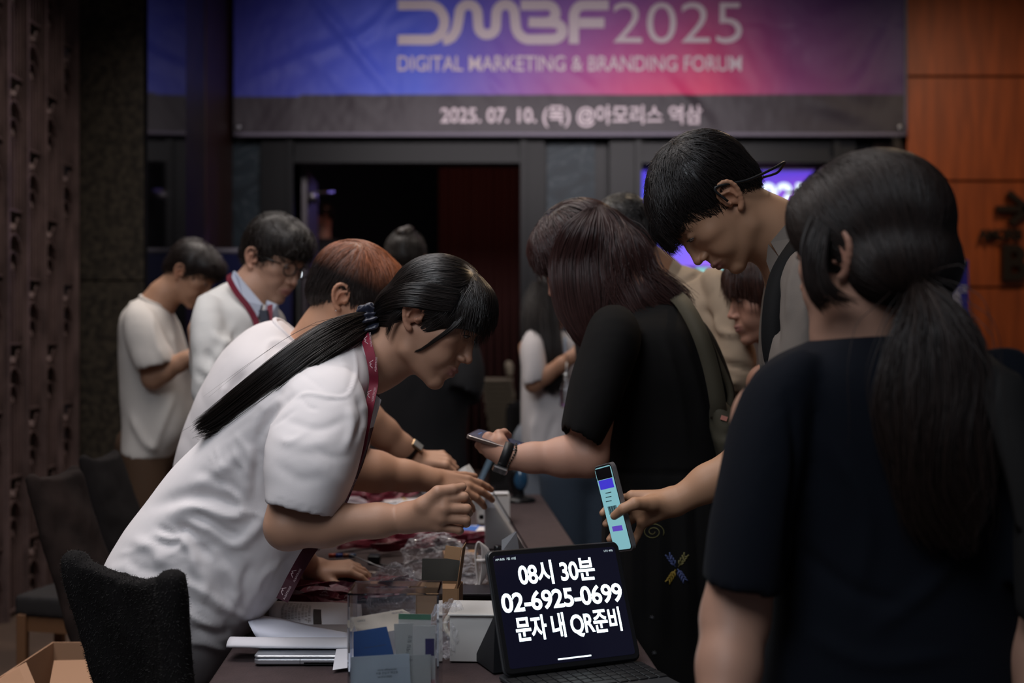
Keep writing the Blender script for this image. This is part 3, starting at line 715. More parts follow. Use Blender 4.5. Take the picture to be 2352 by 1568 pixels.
# ------------------------------------------------------------------ banner
BD = 8.80
ban = root('event_banner', (X(1310, BD), BD, Zp(310, BD)), 'wide blue to crimson cloth banner for a 2025 forum hung above the doors', 'banner')
bx0, bx1, bz0, bz1 = X(537, BD), X(2081, BD), Zp(310, BD), Zp(-70, BD)
def bfold(x, z):
    px = 1176+x*F/BD; py = 784-(z-CAMZ)*F/BD; o = 0
    for (x0, y0, x1, y1, w_, a) in ((560, 190, 980, 20, 14, .012), (700, -30, 900, 215, 12, .020), (930, -20, 800, 120, 10, .010), (1120, 170, 1165, 230, 12, .012), (1110, 60, 1200, 250, 13, .010), (1530, 180, 1640, 300, 14, .014), (1290, 150, 1380, 220, 12, .008),
                                (640, 60, 900, 300, 20, .010), (1850, 230, 2010, 280, 16, .012), (2060, 30, 1960, 220, 18, .012), (1880, 60, 1740, 160, 22, .010), (1980, 0, 1850, 60, 20, .008), (1500, -20, 1420, 100, 18, .008), (1240, -20, 1300, 120, 18, .008), (1010, 210, 1080, 300, 14, .008), (1660, 40, 1760, 220, 16, .008), (1220, 170, 1290, 300, 14, .007)):
        dx, dy = x1-x0, y1-y0; t = min(1, max(0, ((px-x0)*dx+(py-y0)*dy)/(dx*dx+dy*dy))); e = math.hypot(px-x0-t*dx, py-y0-t*dy)
        o += a*math.exp(-(e/w_)**2)*(.3+.7*math.sin(math.pi*t))-a*.7*math.exp(-((e-w_*2)/w_)**2)*math.sin(math.pi*t)*.5
    rr = math.hypot((px-1905), (py-60)); o += .012*math.sin(rr/22)*math.exp(-((rr-130)/80)**2)*(1 if py > 60 else .3)
    o += .008*noise.noise(Vector((px/70, py/90, 3)))+.003*noise.noise(Vector((px/18, py/26, 9)))
    return BD-o
nx_, nz_ = 300, 84; V = []; A = []
def lerp(a, b, t): t = min(1, max(0, t)); return a*(1-t)+b*t
L_ = lambda *c: np.array(s2l(c))
for j in range(nz_+1):
    for i in range(nx_+1):
        u, v = i/nx_, j/nz_; x = bx0+(bx1-bx0)*u; z = bz0+(bz1-bz0)*v; px = 1176+x*F/BD; py = 784-(z-CAMZ)*F/BD; V.append((x, bfold(x, z), z))
        xs_c = [537, 650, 850, 960, 1080, 1260, 1450, 1620, 1820, 2081]
        low = [L_(58, 62, 150), L_(64, 70, 168), L_(72, 88, 200), L_(72, 88, 196), L_(98, 80, 168), L_(140, 76, 138), L_(180, 62, 112), L_(196, 52, 96), L_(132, 62, 112), L_(78, 54, 96)]
        hig = [L_(50, 50, 140), L_(56, 60, 160), L_(78, 92, 205), L_(62, 76, 188), L_(84, 78, 176), L_(122, 84, 158), L_(130, 78, 140), L_(136, 66, 112), L_(98, 58, 104), L_(66, 54, 98)]
        k = max(0, min(8, sum(px > q for q in xs_c)-1)); t = (px-xs_c[k])/(xs_c[k+1]-xs_c[k]); t = min(1, max(0, t))
        c = lerp(hig[k]*(1-t)+hig[k+1]*t, low[k]*(1-t)+low[k+1]*t, py/200)
        if py > 220-(px-540)/1540*5: c = L_(50, 43, 49)
        A.append(c*1.15)
Fq = np.array([(j*(nx_+1)+i, j*(nx_+1)+i+1, (j+1)*(nx_+1)+i+1, (j+1)*(nx_+1)+i) for j in range(nz_) for i in range(nx_)])
mk('banner_cloth', np.array(V), Fq, mat('banner_print', (1, 1, 1), .55, attr='print', bump=(220, .25, .002)), ban, attr={'print': np.array(A)})
mb = MB(); hem = [(x, bfold(x, bz0)-.004, bz0+.004) for x in np.linspace(bx0, bx1, 60)]; ribbon(mb, hem, .03, (0, -1, 0), .006)
hem = [(bx1-.004, bfold(bx1, z)-.004, z) for z in np.linspace(bz0, bz1, 12)]; ribbon(mb, hem, .022, (0, -1, 0), .006); mb.make('hem', mat('banner_hem', (.16, .14, .18), .6), ban)
for px, py in ((548, 292), (2066, 292)):
    mb = MB(); mb.lathe((X(px, BD), bfold(X(px, BD), Zp(py, BD))-.008, Zp(py, BD)), [(.008, -.003), (.020, -.003), (.020, .003), (.008, .003)], 16, Matrix.Rotation(math.pi/2, 3, 'X')); mb.make('eyelet', mat('eyelet_metal', (.3, .3, .32), .35, metal=.9), ban)
M_btxt = mat('banner_white_ink', (.60, .50, .54), .7)
def on_banner(name, V2, f, m, off=.007):      # V2 in photo pixels of the banner plane
    V = []
    for a, b in V2: x, z = X(a, BD), Zp(b, BD); V.append((x, bfold(x, z)-off, z))
    return mk(name, V, f, m, ban, smooth=False)
def banner_text(name, s, xl_, xr_, base, height, bold=0, sp_=1.0, m=M_btxt, light=False):
    v, f = text_mesh(s, 1, bold, sp_, 'LEFT', cut=.14)
    w_ = v[:, 0].max()-v[:, 0].min(); v[:, 0] = (v[:, 0]-v[:, 0].min())/w_*(xr_-xl_)+xl_; v[:, 1] = base-v[:, 1]/.73*height; return on_banner(name, v, f, m)
banner_text('year_lettering', '2025', 1408, 1704, 99, 99, -.004)
banner_text('subtitle_lettering', 'DIGITAL MARKETING & BRANDING FORUM', 914, 1703, 163, 36, .012)
banner_text('date_lettering', '2025. 07. 10. (목) @아모리스 역삼', 1012, 1612, 281, 34, .024)
def strokes(paths, wpx, name):
    V2 = []; f = []
    for p in paths:
        p = np.array(p, float); m = len(p); n0 = len(V2)
        for i in range(m):
            t = p[min(i+1, m-1)]-p[max(i-1, 0)]; t = t/np.linalg.norm(t); nn_ = np.array([-t[1], t[0]])*wpx/2; V2 += [p[i]-nn_, p[i]+nn_]
        f += [(n0+2*i, n0+2*i+1, n0+2*i+3, n0+2*i+2) for i in range(m-1)]
    return on_banner(name, V2, f, M_btxt, .0072)
arc = lambda cx, cy, rx, ry, a0, a1, n=14: [(cx+rx*math.cos(math.radians(a)), cy+ry*math.sin(math.radians(a))) for a in np.linspace(a0, a1, n)]
lin = lambda a, b, n=5: [tuple(np.array(a)*(1-t)+np.array(b)*t) for t in np.linspace(0, 1, n)]
strokes([lin((914, 12), (985, 12))+arc(985, 52, 36, 40, -90, 90)[1:]+lin((985, 92), (914, 92))[1:],
         [(1018, 92), (1026, 92), (1038, 86), (1046, 74)]+lin((1050, 64), (1055, 36), 3)+arc(1076, 34, 21, 23, 180, 360)[1:]+lin((1097, 36), (1099, 60), 3)[1:]+arc(1119, 60, 20, 20, 180, 0)[1:]+lin((1139, 58), (1140, 36), 3)[1:]+arc(1161, 34, 21, 23, 180, 360)[1:]+lin((1182, 36), (1184, 55), 3)[1:]+arc(1216, 55, 32, 36, 180, 90)[1:]+lin((1222, 91), (1268, 91), 3)[1:]+arc(1268, 72, 24, 19, 90, -90)[1:]+lin((1262, 53), (1214, 51), 3)[1:],
         lin((1196, 12), (1256, 12))+arc(1256, 32, 20, 20, -90, 90, 9)[1:],
         lin((1398, 12), (1344, 12))+arc(1340, 40, 22, 28, -90, -180, 8)[1:]+lin((1318, 44), (1318, 101), 3)[1:], lin((1330, 53), (1388, 53))], 23, 'logo_lettering')
# blue stands
bs = root('blue_display_stand', (X(560, 7.4), 7.4, 0), 'dark blue display board with pale top rail behind the man in glasses', 'display stand')
boxo('board', X(474, 7.4), X(668, 7.4), 7.38, 7.44, .12, Zp(584, 7.4), mat('navy_board', (.012, .016, .085), .4), bs)
mb = MB(); mb.tube([(X(474, 7.36), 7.40, Zp(577, 7.4)), (X(668, 7.36), 7.40, Zp(577, 7.4))], .020, 10); mb.make('top_rail', mat('pale_rail', (.55, .52, .60), .35, metal=.3), bs)
boxo('foot', X(500, 7.4), X(650, 7.4), 7.2, 7.6, 0, .12, M_frame, bs)
rb = root('roll_up_banner', (X(2160, 6.8), 6.8, 0), 'blue roll-up banner with white headline beside the orange wood wall', 'banner stand')
boxo('panel', X(2088, 6.8), X(2223, 6.8), 6.79, 6.80, .1, Zp(597, 6.8), mat('rollup_blue', s2l((64, 58, 168)), .5), rb)
boxo('base', X(2085, 6.8), X(2226, 6.8), 6.7, 6.9, 0, .1, M_frame, rb)
M_w = mat('white_print', (.62, .58, .66), .6)
put_text('logo_lettering', 'DMBF', .062, (X(2195, 6.78), 6.785, Zp(632, 6.8)), (1, 0, 0), (0, 0, 1), M_w, rb, .002, align='RIGHT')
put_text('headline', 'EXPERIENCE', .055, (X(2222, 6.78), 6.785, Zp(671, 6.8)), (1, 0, 0), (0, 0, 1), M_w, rb, .002, align='RIGHT', width=.27)
put_text('headline', '현장 등록', .115, (X(2209, 6.78), 6.785, Zp(710, 6.8)), (1, 0, 0), (0, 0, 1), M_w, rb, .006, align='RIGHT', width=.30)
put_text('headline', '안내!', .115, (X(2218, 6.78), 6.785, Zp(750, 6.8)), (1, 0, 0), (0, 0, 1), M_w, rb, .006, align='RIGHT')
mb = MB(); mb.lathe((X(2214, 6.78), 6.78, Zp(604, 6.8)), [(.004, -.003), (.016, -.003), (.016, .003), (.004, .003)], 14, Matrix.Rotation(math.pi/2, 3, 'X')); mb.make('eyelet', mat('eyelet_metal', (0, 0, 0)), rb)
# ================================================================== TABLE
TZ = .742
def te(y, side): return (-.515-.066*(y-1.99)) if side < 0 else (.2525-.0645*(y-2.03))
yn, yf = 1.72, 4.30
tb = root('table', (te(3, -1)/2+te(3, 1)/2, 3.0, 0), 'long registration table under a dark brown cloth', 'table')
mb = MB(); mb.prism([(te(yn, -1)+.02, yn+.02, .700), (te(yn, 1)-.02, yn+.02, .700), (te(yf, 1)-.02, yf-.02, .700), (te(yf, -1)+.02, yf-.02, .700)], (0, 0, .030)); mb.make('tabletop', mat('table_wood', (.2, .13, .08), .6), tb, smooth=False)
for yy in (yn+.08, yf-.08):
    for s in (-1, 1):
        mb = MB(); mb.tube([(te(yy, s)-s*.06, yy, 0), (te(yy, s)-s*.06, yy, .70)], .014, 10); mb.make('leg', mat('leg_metal', (.1, .1, .1), .4, metal=.8), tb)
# cloth: top sheet and pleated skirt
V = []; Fc = []; per = []
def edge(a, b, n): return [Vector(a).lerp(Vector(b), t) for t in np.arange(n)/n]
cs = [(te(yn, -1), yn, 0), (te(yn, 1), yn, 0), (te(yf, 1), yf, 0), (te(yf, -1), yf, 0)]
per = edge(cs[0], cs[1], 26)+edge(cs[1], cs[2], 90)+edge(cs[2], cs[3], 26)+edge(cs[3], cs[0], 90); m_ = len(per); cen = Vector((sum(c[0] for c in cs)/4, sum(c[1] for c in cs)/4, 0))
rows = [(0, TZ, 0), (.004, TZ-.003, 0), (.006, TZ-.012, .1), (.008, TZ-.15, .4), (.014, TZ-.4, .8), (.02, .012, 1)]
for off, z, am in rows:
    for i, p in enumerate(per):
        nb = (per[(i+1) % m_]-per[i-1]).normalized(); nrm = Vector((nb.y, -nb.x, 0)); q = p+nrm*(off+am*.013*(1+math.sin(i*.9+.6*math.sin(i*.23)))); V.append((q.x, q.y, z))
for r in range(len(rows)-1):
    for i in range(m_): Fc.append((r*m_+i, r*m_+(i+1) % m_, (r+1)*m_+(i+1) % m_, (r+1)*m_+i)[::-1])
# top as a grid with soft undulation
gx, gy = 22, 70; b0 = len(V)
for j in range(gy+1):
    y = yn+(yf-yn)*j/gy
    for i in range(gx+1):
        u = i/gx; x = te(y, -1)*(1-u)+te(y, 1)*u; e = min(u, 1-u, j/gy*3, (1-j/gy)*3); V.append((x, y, TZ-.0015+(.0012*noise.noise(Vector((x*7, y*5, 1))) if e > .02 else .0015)))
Fc += [(b0+j*(gx+1)+i, b0+j*(gx+1)+i+1, b0+(j+1)*(gx+1)+i+1, b0+(j+1)*(gx+1)+i) for j in range(gy) for i in range(gx)]
M_cloth = mat('brown_tablecloth', (.050, .031, .032), .9, bump=(260, .6, .002), vary=(30, .12))
mk('tablecloth', V, Fc, M_cloth, label='dark brown-purple cloth spread over the long registration table', cat='tablecloth')

# ------------------------------------------------------------------ tablet on its keyboard stand
BL = PT(1163, 1556, TZ+.012); BR = PT(1473, 1517, TZ+.012); u_ = (BR-BL).normalized(); wd = (BR-BL).length; nrm_ = Vector((u_.y, -u_.x, 0)); lean = math.radians(24)
up_ = (Vector((0, 0, 1))*math.cos(lean)-nrm_*math.sin(lean)).normalized(); face = u_.cross(up_).normalized(); RT = Matrix((u_, up_, face)).transposed()
H_ = .212
tabl = root('tablet', tuple((BL+BR)/2-Vector((0, 0, .012))), 'black tablet on keyboard stand showing large white Korean message', 'tablet')
def rrect(w, h, r, n=7): return [(x+r*math.cos(a), y+r*math.sin(a)) for x, y, a0 in ((w/2-r, h/2-r, 0), (-w/2+r, h/2-r, 90), (-w/2+r, -h/2+r, 180), (w/2-r, -h/2+r, 270)) for a in [math.radians(a0+90*k/n) for k in range(n+1)]]
cT = (BL+BR)/2+up_*(H_/2+.004)
def slab(name, w, h, r, z0, z1, m, c=None, R=None, par=tabl, bev=.0015, **k):
    c = cT if c is None else c; R = RT if R is None else R; mb = MB(); prof = rrect(w, h, r); n = len(prof); V = []
    for z, ins_ in ((z0, bev), (z0+bev, 0), (z1-bev, 0), (z1, bev)):
        for x, y in prof: V.append(c+R@Vector((x*(1-ins_*2/w), y*(1-ins_*2/h), z)))
    f = [(r_*n+i, r_*n+(i+1) % n, (r_+1)*n+(i+1) % n, (r_+1)*n+i) for r_ in range(3) for i in range(n)]+[tuple(range(n))[::-1], tuple(range(3*n, 4*n))]
    mb.add(V, f); return mb.make(name, m, par, smooth=False, **k)
M_blk = mat('black_plastic', (.008, .008, .009), .32)
slab('back_cover', wd+.004, H_+.004, .012, -.010, -.0045, mat('dark_folio', (.014, .015, .018), .6))
slab('tablet_body', wd, H_, .0115, -.0045, .0, M_blk)
slab('screen', wd-.018, H_-.018, .005, -.0006, .0004, mat('tablet_screen', (.004, .004, .006), .12, emit=(.003, .003, .009), estr=1), bev=.0002)
M_lit = mat('screen_text_light', (0, 0, 0), emit=(.80, .95, 1), estr=2.6)
def tpt(a, b): return cT+u_*a+up_*b+face*.0006
for s, a, b, wdt, sz, bo in (('08시 30분', -.003, .044, .150, .042, .022), ('02-6925-0699', .0, -.002, .236, .042, .022), ('문자 내 QR준비', .003, -.050, .204, .042, .022)):
    v, f = text_mesh(s, 1, bo, .95); w0 = v[:, 0].max()-v[:, 0].min(); h0 = .74
    v = np.c_[(v[:, 0]-(v[:, 0].max()+v[:, 0].min())/2)/w0*wdt, v[:, 1]/h0*.0335]
    mk('screen_text', [tpt(a+p[0], b+p[1]) for p in v], f, M_lit, tabl, smooth=False)
M_lit2 = mat('screen_small_text', (0, 0, 0), emit=(.7, .85, .9), estr=1.0)
for s, x, al in (('AM 8:05  7월 10일', -wd/2+.013, 'LEFT'), ('LTE 49%', wd/2-.014, 'RIGHT')): put_text('status_text', s, .0052, tpt(x, H_/2-.0175), u_, up_, M_lit2, tabl, align=al, off=0)
q = MB(); q.box(tpt(.002, -H_/2+.0155), (.064, .0022, .0003), RT); q.make('home_bar', M_lit, tabl, smooth=False)
# stand wedge and keyboard
qb = MB(); bc = cT-face*.011; b1 = bc+up_*.02-u_*(wd/2-.002); b2 = bc+up_*.02+u_*(wd/2-.002); back = -nrm_*.085
qb.prism([bc-up_*.0-u_*(wd/2-.002), bc-u_*(wd/2-.002)+Vector((0, 0, -.003)), Vector((b1.x, b1.y, TZ+.003))+back*1.1+up_*0, Vector((b1.x, b1.y, TZ+.0025))], u_*(wd-.004)); qb.make('stand_flap', mat('dark_folio', (0, 0, 0)), tabl, smooth=False)
kc = (BL+BR)/2+nrm_*.085+Vector((0, 0, -.012)); kc.z = TZ+.0045; RK = Matrix((u_, -nrm_, Vector((0, 0, 1)))).transposed()
slab('keyboard_base', wd+.004, .215, .010, -.0035, .0035, mat('dark_folio', (0, 0, 0)), kc-nrm_*.012, RK)
M_key = mat('key_black', (.010, .010, .011), .45); k0 = None
for r in range(5):
    for c_ in range(14):
        a, b = -.122+c_*.0188, .078-r*.0185
        if r == 4 and 3 < c_ < 9: continue
        qq_ = kc+u_*a-nrm_*b+Vector((0, 0, .0048))
        if k0 is None: qb = MB(); qb.box(qq_, (.0160, .0160, .0026), RK, bev=.0008); k0 = qb.make('key', M_key, tabl, smooth=False); kp = qq_
        else: o = k0.copy(); C.objects.link(o); o.parent = tabl; o.location = qq_-kp
qb = MB(); qb.box(kc+u_*(-.122+5.5*.0188+.0095)-nrm_*(.078-4*.0185)+Vector((0, 0, .0048)), (.085, .016, .0026), RK, bev=.0008); qb.make('space_bar', M_key, tabl, smooth=False)
slab('trackpad', .10, .052, .004, .0035, .0039, mat('trackpad', (.03, .03, .033), .3), kc+nrm_*.07, RK, bev=.0001)

# ------------------------------------------------------------------ clear box with cards
M_acr = mat('clear_acrylic', (.93, .96, 1), .02, trans=1, ior=1.49)
bd, bk = 1.80, 1.893; ax0, ax1 = (798-1176)/F*bd, (1008-1176)/F*bd; bt = CAMZ-(1367-784)/F*bd
ab = root('acrylic_box', ((ax0+ax1)/2, (bd+bk)/2, TZ+.001), 'clear acrylic drop box filled with business cards', 'box')
t_ = .0035; hh = (TZ+bt)/2
for nm, x0, x1, y0, y1, z0, z1 in (('front_panel', ax0, ax1, bd, bd+t_, TZ+.001, bt), ('back_panel', ax0, ax1, bk-t_, bk, TZ+.001, bt), ('side_panel', ax0, ax0+t_, bd+t_+.0004, bk-t_-.0004, TZ+.001, bt), ('side_panel', ax1-t_, ax1, bd+t_+.0004, bk-t_-.0004, TZ+.001, bt), ('base_panel', ax0+t_+.0004, ax1-t_-.0004, bd+t_+.0004, bk-t_-.0004, TZ+.001, TZ+.001+t_)):
    boxo(nm, x0, x1, y0, y1, z0, z1, M_acr, ab)
lid = MB(); slx, sly, cx_, cy_ = .050, .007, (ax0+ax1)/2, (bd+bk)/2
outer = [(ax0, bd), (ax1, bd), (ax1, bk), (ax0, bk)]; slot = [(cx_+slx*math.cos(a), cy_+sly*math.sin(a)) for a in np.linspace(-.75*math.pi, 1.25*math.pi, 17)[:-1]]
zz = (bt+.0004, bt+.0034); V = [(x, y, z) for z in zz for x, y in outer]+[(x, y, z) for z in zz for x, y in slot]; f = []
for L, fl in ((0, True), (1, False)):
    o_ = L*4; s_ = 8+L*16
    for k in range(4):
        idx = [s_+(k*4+j) % 16 for j in range(5)]; poly = [o_+k, o_+(k+1) % 4]+idx[::-1]; f.append(tuple(poly[::-1] if fl else poly))
f += [(k, (k+1) % 4, 4+(k+1) % 4, 4+k) for k in range(4)]+[(8+k, 24+k, 24+(k+1) % 16, 8+(k+1) % 16) for k in range(16)]
lid.add(V, f); lid.make('lid_panel', M_acr, ab, smooth=False)
def card(name, quad, d, m, label, lines=(), cat='card', group='cards in the clear box', th=.0006, extra=None, bend=0):
    """a card whose corners are seen at four photo points (clockwise from top left)"""
    dd = d if hasattr(d, '__len__') else [d]*4; c = [P(x, y, q) for (x, y), q in zip(quad, dd)]; n_ = (c[1]-c[0]).cross(c[3]-c[0]).normalized()
    if n_.y > 0: n_ = -n_
    ctr = sum(c, Vector())/4; r = root(name, tuple(Vector((ctr.x, ctr.y, min(q.z for q in c)))), label, cat, group)
    def at(u, v, o=0): return c[0].lerp(c[1], u).lerp(c[3].lerp(c[2], u), v)+n_*(o+bend*math.sin(math.pi*u))
    V = [at(u/6, v/2, o) for o in (0, -th) for v in range(3) for u in range(7)]; f = []
    for v in range(2):
        for u in range(6): a = v*7+u; f += [(a, a+7, a+8, a+1), (21+a, 21+a+1, 21+a+8, 21+a+7)]
    ring = [0, 1, 2, 3, 4, 5, 6, 13, 20, 19, 18, 17, 16, 15, 14, 7]; f += [(ring[i], ring[(i+1) % 16], 21+ring[(i+1) % 16], 21+ring[i]) for i in range(16)]
    mk('sheet', V, f, m, r, smooth=False)
    for (s, u, v, h, ang, cm) in lines:
        ux = (c[1]-c[0]).normalized(); uy = (c[0]-c[3]).normalized(); A = Matrix.Rotation(math.radians(ang), 3, n_); put_text('print', s, h, at(u, v, .0004), A@ux, A@uy, cm, r, align='LEFT', off=.0002)
    if extra: extra(r, at)
    return r
M_card = mat('card_white', (.62, .60, .56), .6); M_cream = mat('card_cream', (.70, .58, .45), .6); M_blue = mat('card_blue', (.035, .11, .32), .5); M_ink = mat('print_grey', (.10, .10, .11), .7); M_gr = mat('card_green', (.08, .22, .13), .6); M_pk = mat('print_red', (.5, .03, .08), .6); M_nav = mat('print_navy', (.04, .03, .12), .5)
def greenbar(r, at):
    mb = MB(); mb.add([at(0, 0, .0005), at(1, 0, .0005), at(1, .14, .0005), at(0, .14, .0005)], [(0, 3, 2, 1)]); mb.make('green_stripe', M_gr, r, smooth=False)
def navy(u0, u1, v0, v1):
    def g(r, at): mb = MB(); mb.add([at(u0, v0, .0005), at(u1, v0, .0005), at(u1, v1, .0005), at(u0, v1, .0005)], [(0, 3, 2, 1)]); mb.make('printed_patch', M_nav, r, smooth=False)
    return g
card('business_card', [(806, 1418), (925, 1398), (985, 1432), (826, 1462)], [1.86, 1.87, 1.862, 1.85], M_cream, 'cream business card tilted on top inside the clear box', [('OFFICE', .08, .28, .004, 0, M_ink), ('TECH LAB', .72, .18, .004, 0, M_nav)])
card('business_card', [(916, 1408), (990, 1410), (990, 1500), (914, 1500)], 1.848, M_card, 'pale card with green top stripe inside the clear box', [('기획', .18, .52, .006, 90, M_ink), ('이사', .55, .48, .006, 90, M_ink), ('부장', .78, .48, .006, 90, M_ink)], extra=greenbar)
card('business_card', [(812, 1450), (888, 1438), (912, 1530), (812, 1560)], 1.838, M_blue, 'blue business card inside the clear box', [('business development', .30, .40, .004, 0, M_ink)])
card('business_card', [(905, 1432), (950, 1430), (966, 1568), (912, 1568)], 1.832, mat('card_grey', (.48, .48, .45), .6), 'pale grey narrow card behind the white cards in the clear box', [('마케팅 팀장', .62, .55, .007, 80, M_ink)])
card('business_card', [(948, 1436), (1000, 1436), (1000, 1600), (950, 1600)], 1.822, M_card, 'white card with navy square at right inside the clear box', [('TEL 02 555', .1, .46, .0045, 0, M_ink), ('FAX 02 555', .1, .50, .0045, 0, M_ink), ('회사', .3, .76, .009, 0, M_pk), ('안내문', .3, .82, .009, 0, M_pk)], extra=navy(.55, .95, .18, .42))
card('business_card', [(806, 1508), (940, 1500), (948, 1640), (806, 1640)], 1.812, mat('card_pale_blue', (.50, .56, .60), .6), 'pale upside-down card with printed address in front in the clear box', [('www.office.co.kr', .45, .26, .0045, 0, M_ink), ('서울 강남구 역삼동', .42, .32, .0045, 0, M_ink), ('tel 010 0000', .45, .38, .0045, 0, M_ink), ('Manager', .58, .60, .006, 0, M_ink)])
card('business_card', [(900, 1505), (990, 1502), (990, 1640), (905, 1640)], 1.8165, mat('card_grey', (0, 0, 0)), 'grey card beside the front card in the clear box', [('02 6925', .3, .10, .0045, 0, M_ink), ('email', .3, .15, .0045, 0, M_ink)])

# ------------------------------------------------------------------ laptop and papers
M_alu = mat('aluminium', (.52, .54, .58), .3, metal=.75)
lp0 = PT(582, 1529, TZ); lpw, lpd, lph = .315, .225, .0165
lp = root('laptop', (lp0.x+lpw/2, lp0.y+lpd/2, TZ), 'closed silver laptop under the rolled papers', 'laptop')
Rl = Matrix.Rotation(math.radians(-3), 3, 'Z'); RZ = Matrix.Identity(3)
cl = Vector((lp0.x+lpw/2, lp0.y+lpd/2, TZ+.002))
slab('lower_case', lpw, lpd, .010, 0, .0105, M_alu, cl, RZ, lp, bev=.002)
slab('lid', lpw, lpd, .010, .0112, .0165, M_alu, cl, RZ, lp, bev=.0015)
mb = MB(); mb.box((lp0.x+.083, lp0.y+.001, TZ+.0075), (.0008, .0025, .010)); mb.box((lp0.x+.20, lp0.y+.0015, TZ+.0045), (.22, .003, .004)); mb.make('front_seam', mat('dark_gap', (.01, .01, .012), .6), lp, smooth=False)
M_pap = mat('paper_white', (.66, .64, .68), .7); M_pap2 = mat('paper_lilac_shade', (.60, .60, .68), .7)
def sheet(name, grid, m, label, cat='paper', group=None, th=.0012, par=None):
    """curved sheet through a grid of 3-D points (rows of equal length)"""
    G = [cr(r, 5) for r in grid]; G = np.array(G); G2 = np.array([cr(G[:, i], 5) for i in range(G.shape[1])]); a, b = G2.shape[:2]
    V = []; 
    for i in range(a):
        for j in range(b):
            du = G2[min(i+1, a-1), j]-G2[max(i-1, 0), j]; dv = G2[i, min(j+1, b-1)]-G2[i, max(j-1, 0)]; n = np.cross(du, dv); n = n/(np.linalg.norm(n)+1e-9); V.append((G2[i, j], G2[i, j]-n*th))
    v = np.array([p[0] for p in V]+[p[1] for p in V]); N = a*b; f = []
    for i in range(a-1):
        for j in range(b-1):
            k = i*b+j; f += [(k, k+b, k+b+1, k+1), (N+k, N+k+1, N+k+b+1, N+k+b)]
    for i in range(a-1): f += [(i*b, N+i*b, N+(i+1)*b, (i+1)*b), (i*b+b-1, (i+1)*b+b-1, N+(i+1)*b+b-1, N+i*b+b-1)]
    for j in range(b-1): f += [(j, j+1, N+j+1, N+j), ((a-1)*b+j, N+(a-1)*b+j, N+(a-1)*b+j+1, (a-1)*b+j+1)]
    return mk(name, v, np.array(f), m, par, label=label, cat=cat, group=group)
# roll under the big sheet
zl = TZ+.02
prof = [(0.0, .0), (.012, .012), (.008, .026), (-.008, .030), (-.018, .018), (-.010, .004), (.10, .004), (.20, .006)]
def rolled(x0, x1, y0, z0, flat1, h=1.0):
    rows = []
    for t in (0, .33, .66, 1):
        x = x0+(x1-x0)*t; k = 1-flat1*t
        rows.append([Vector((x, y0+.035, z0+.001)), Vector((x-.001, y0+.012, z0+.004*k)), Vector((x, y0, z0+.009*k)), Vector((x, y0+.010, z0+.016*k*h)), Vector((x, y0+.026, z0+.018*k*h)), Vector((x, y0+.040, z0+.015*k)), Vector((x, y0+.054, z0+.010))])
    return rows
sheet('paper', rolled(P(534, 1480, 2.10).x, P(812, 1490, 2.08).x, 2.055, TZ+.0185, .25), M_pap, 'curled white sheet rolled along its front edge on the laptop')
tb_ = [P(564, 1410, 2.26), P(640, 1420, 2.25), P(720, 1438, 2.23), P(800, 1452, 2.21)]; bt_ = [P(592, 1468, 2.13), P(650, 1478, 2.12), P(720, 1480, 2.11), P(806, 1478, 2.10)]; md_ = [P(574, 1438, 2.15), P(646, 1450, 2.14), P(722, 1460, 2.13), P(806, 1462, 2.12)]
sheet('paper', [tb_, md_, bt_], M_pap2, 'large blank sheet bent upright, above the rolled sheet')
g1 = [[P(628, 1381, 2.42), P(700, 1383, 2.42), P(770, 1384, 2.42), P(830, 1388, 2.42)], [P(618, 1398, 2.34), P(700, 1404, 2.34), P(770, 1408, 2.34), P(832, 1412, 2.34)], [P(618, 1430, 2.29), P(700, 1438, 2.29), P(770, 1444, 2.28), P(834, 1450, 2.27)]]
lst = sheet('printed_list', g1, M_pap, 'white sheet with a printed table lying behind the bent sheet')
mb = MB(); 
def lpn(u, v, o=.0016): 
    r = [g1[0][0].lerp(g1[0][3], u), g1[1][0].lerp(g1[1][3], u), g1[2][0].lerp(g1[2][3], u)]; q = cr(r, 10); k_ = min(v*20, 19.99); i_ = int(k_); p = Vector(q[i_]).lerp(Vector(q[i_+1]), k_-i_); return p+Vector((0, -.5, .85)).normalized()*o
for rr in range(15):
    v = .10+rr*.05
    for cc in range(9):
        if random.random() < .15: continue
        u = .13+cc*.036; a = [lpn(u+.003, v), lpn(u+.030*random.uniform(.5, 1), v), lpn(u+.030, v+.022), lpn(u+.003, v+.022)]; a[1].x = a[1].x; mb.add([a[0], lpn(u+.028, v), lpn(u+.028, v+.02), a[3]], [(0, 3, 2, 1)])
mb.make('printed_rows', mat('print_faint', (.28, .27, .29), .7), lst, smooth=False, kind='stuff')
mb = MB(); n = 6
for i in range(n): v0, v1 = .40+i*.09, .40+(i+1)*.09; mb.add([lpn(.475, v0), lpn(.56, v0), lpn(.56, v1), lpn(.475, v1)], [(0, 3, 2, 1)])
mb.make('printed_block', M_blk, lst, smooth=False)
mb = MB()
for u in (.125, .20, .33, .42, .475, .56): mb.add([lpn(u, .08), lpn(u+.002, .08), lpn(u+.002, .9), lpn(u, .9)], [(0, 3, 2, 1)])
mb.make('ruled_lines', M_ink, lst, smooth=False)
card('name_slip', [(772, 1490), (830, 1488), (830, 1528), (764, 1538)], [2.04, 2.04, 2.0, 1.985], M_pap, 'small white slip beside the clear box', (), 'paper', None)
card('visiting_card', [(690, 1331), (716, 1330), (732, 1344), (704, 1348)], [2.78, 2.78, 2.70, 2.70], M_cream, 'small cream and blue card beside the resting hand', (), 'card', None)

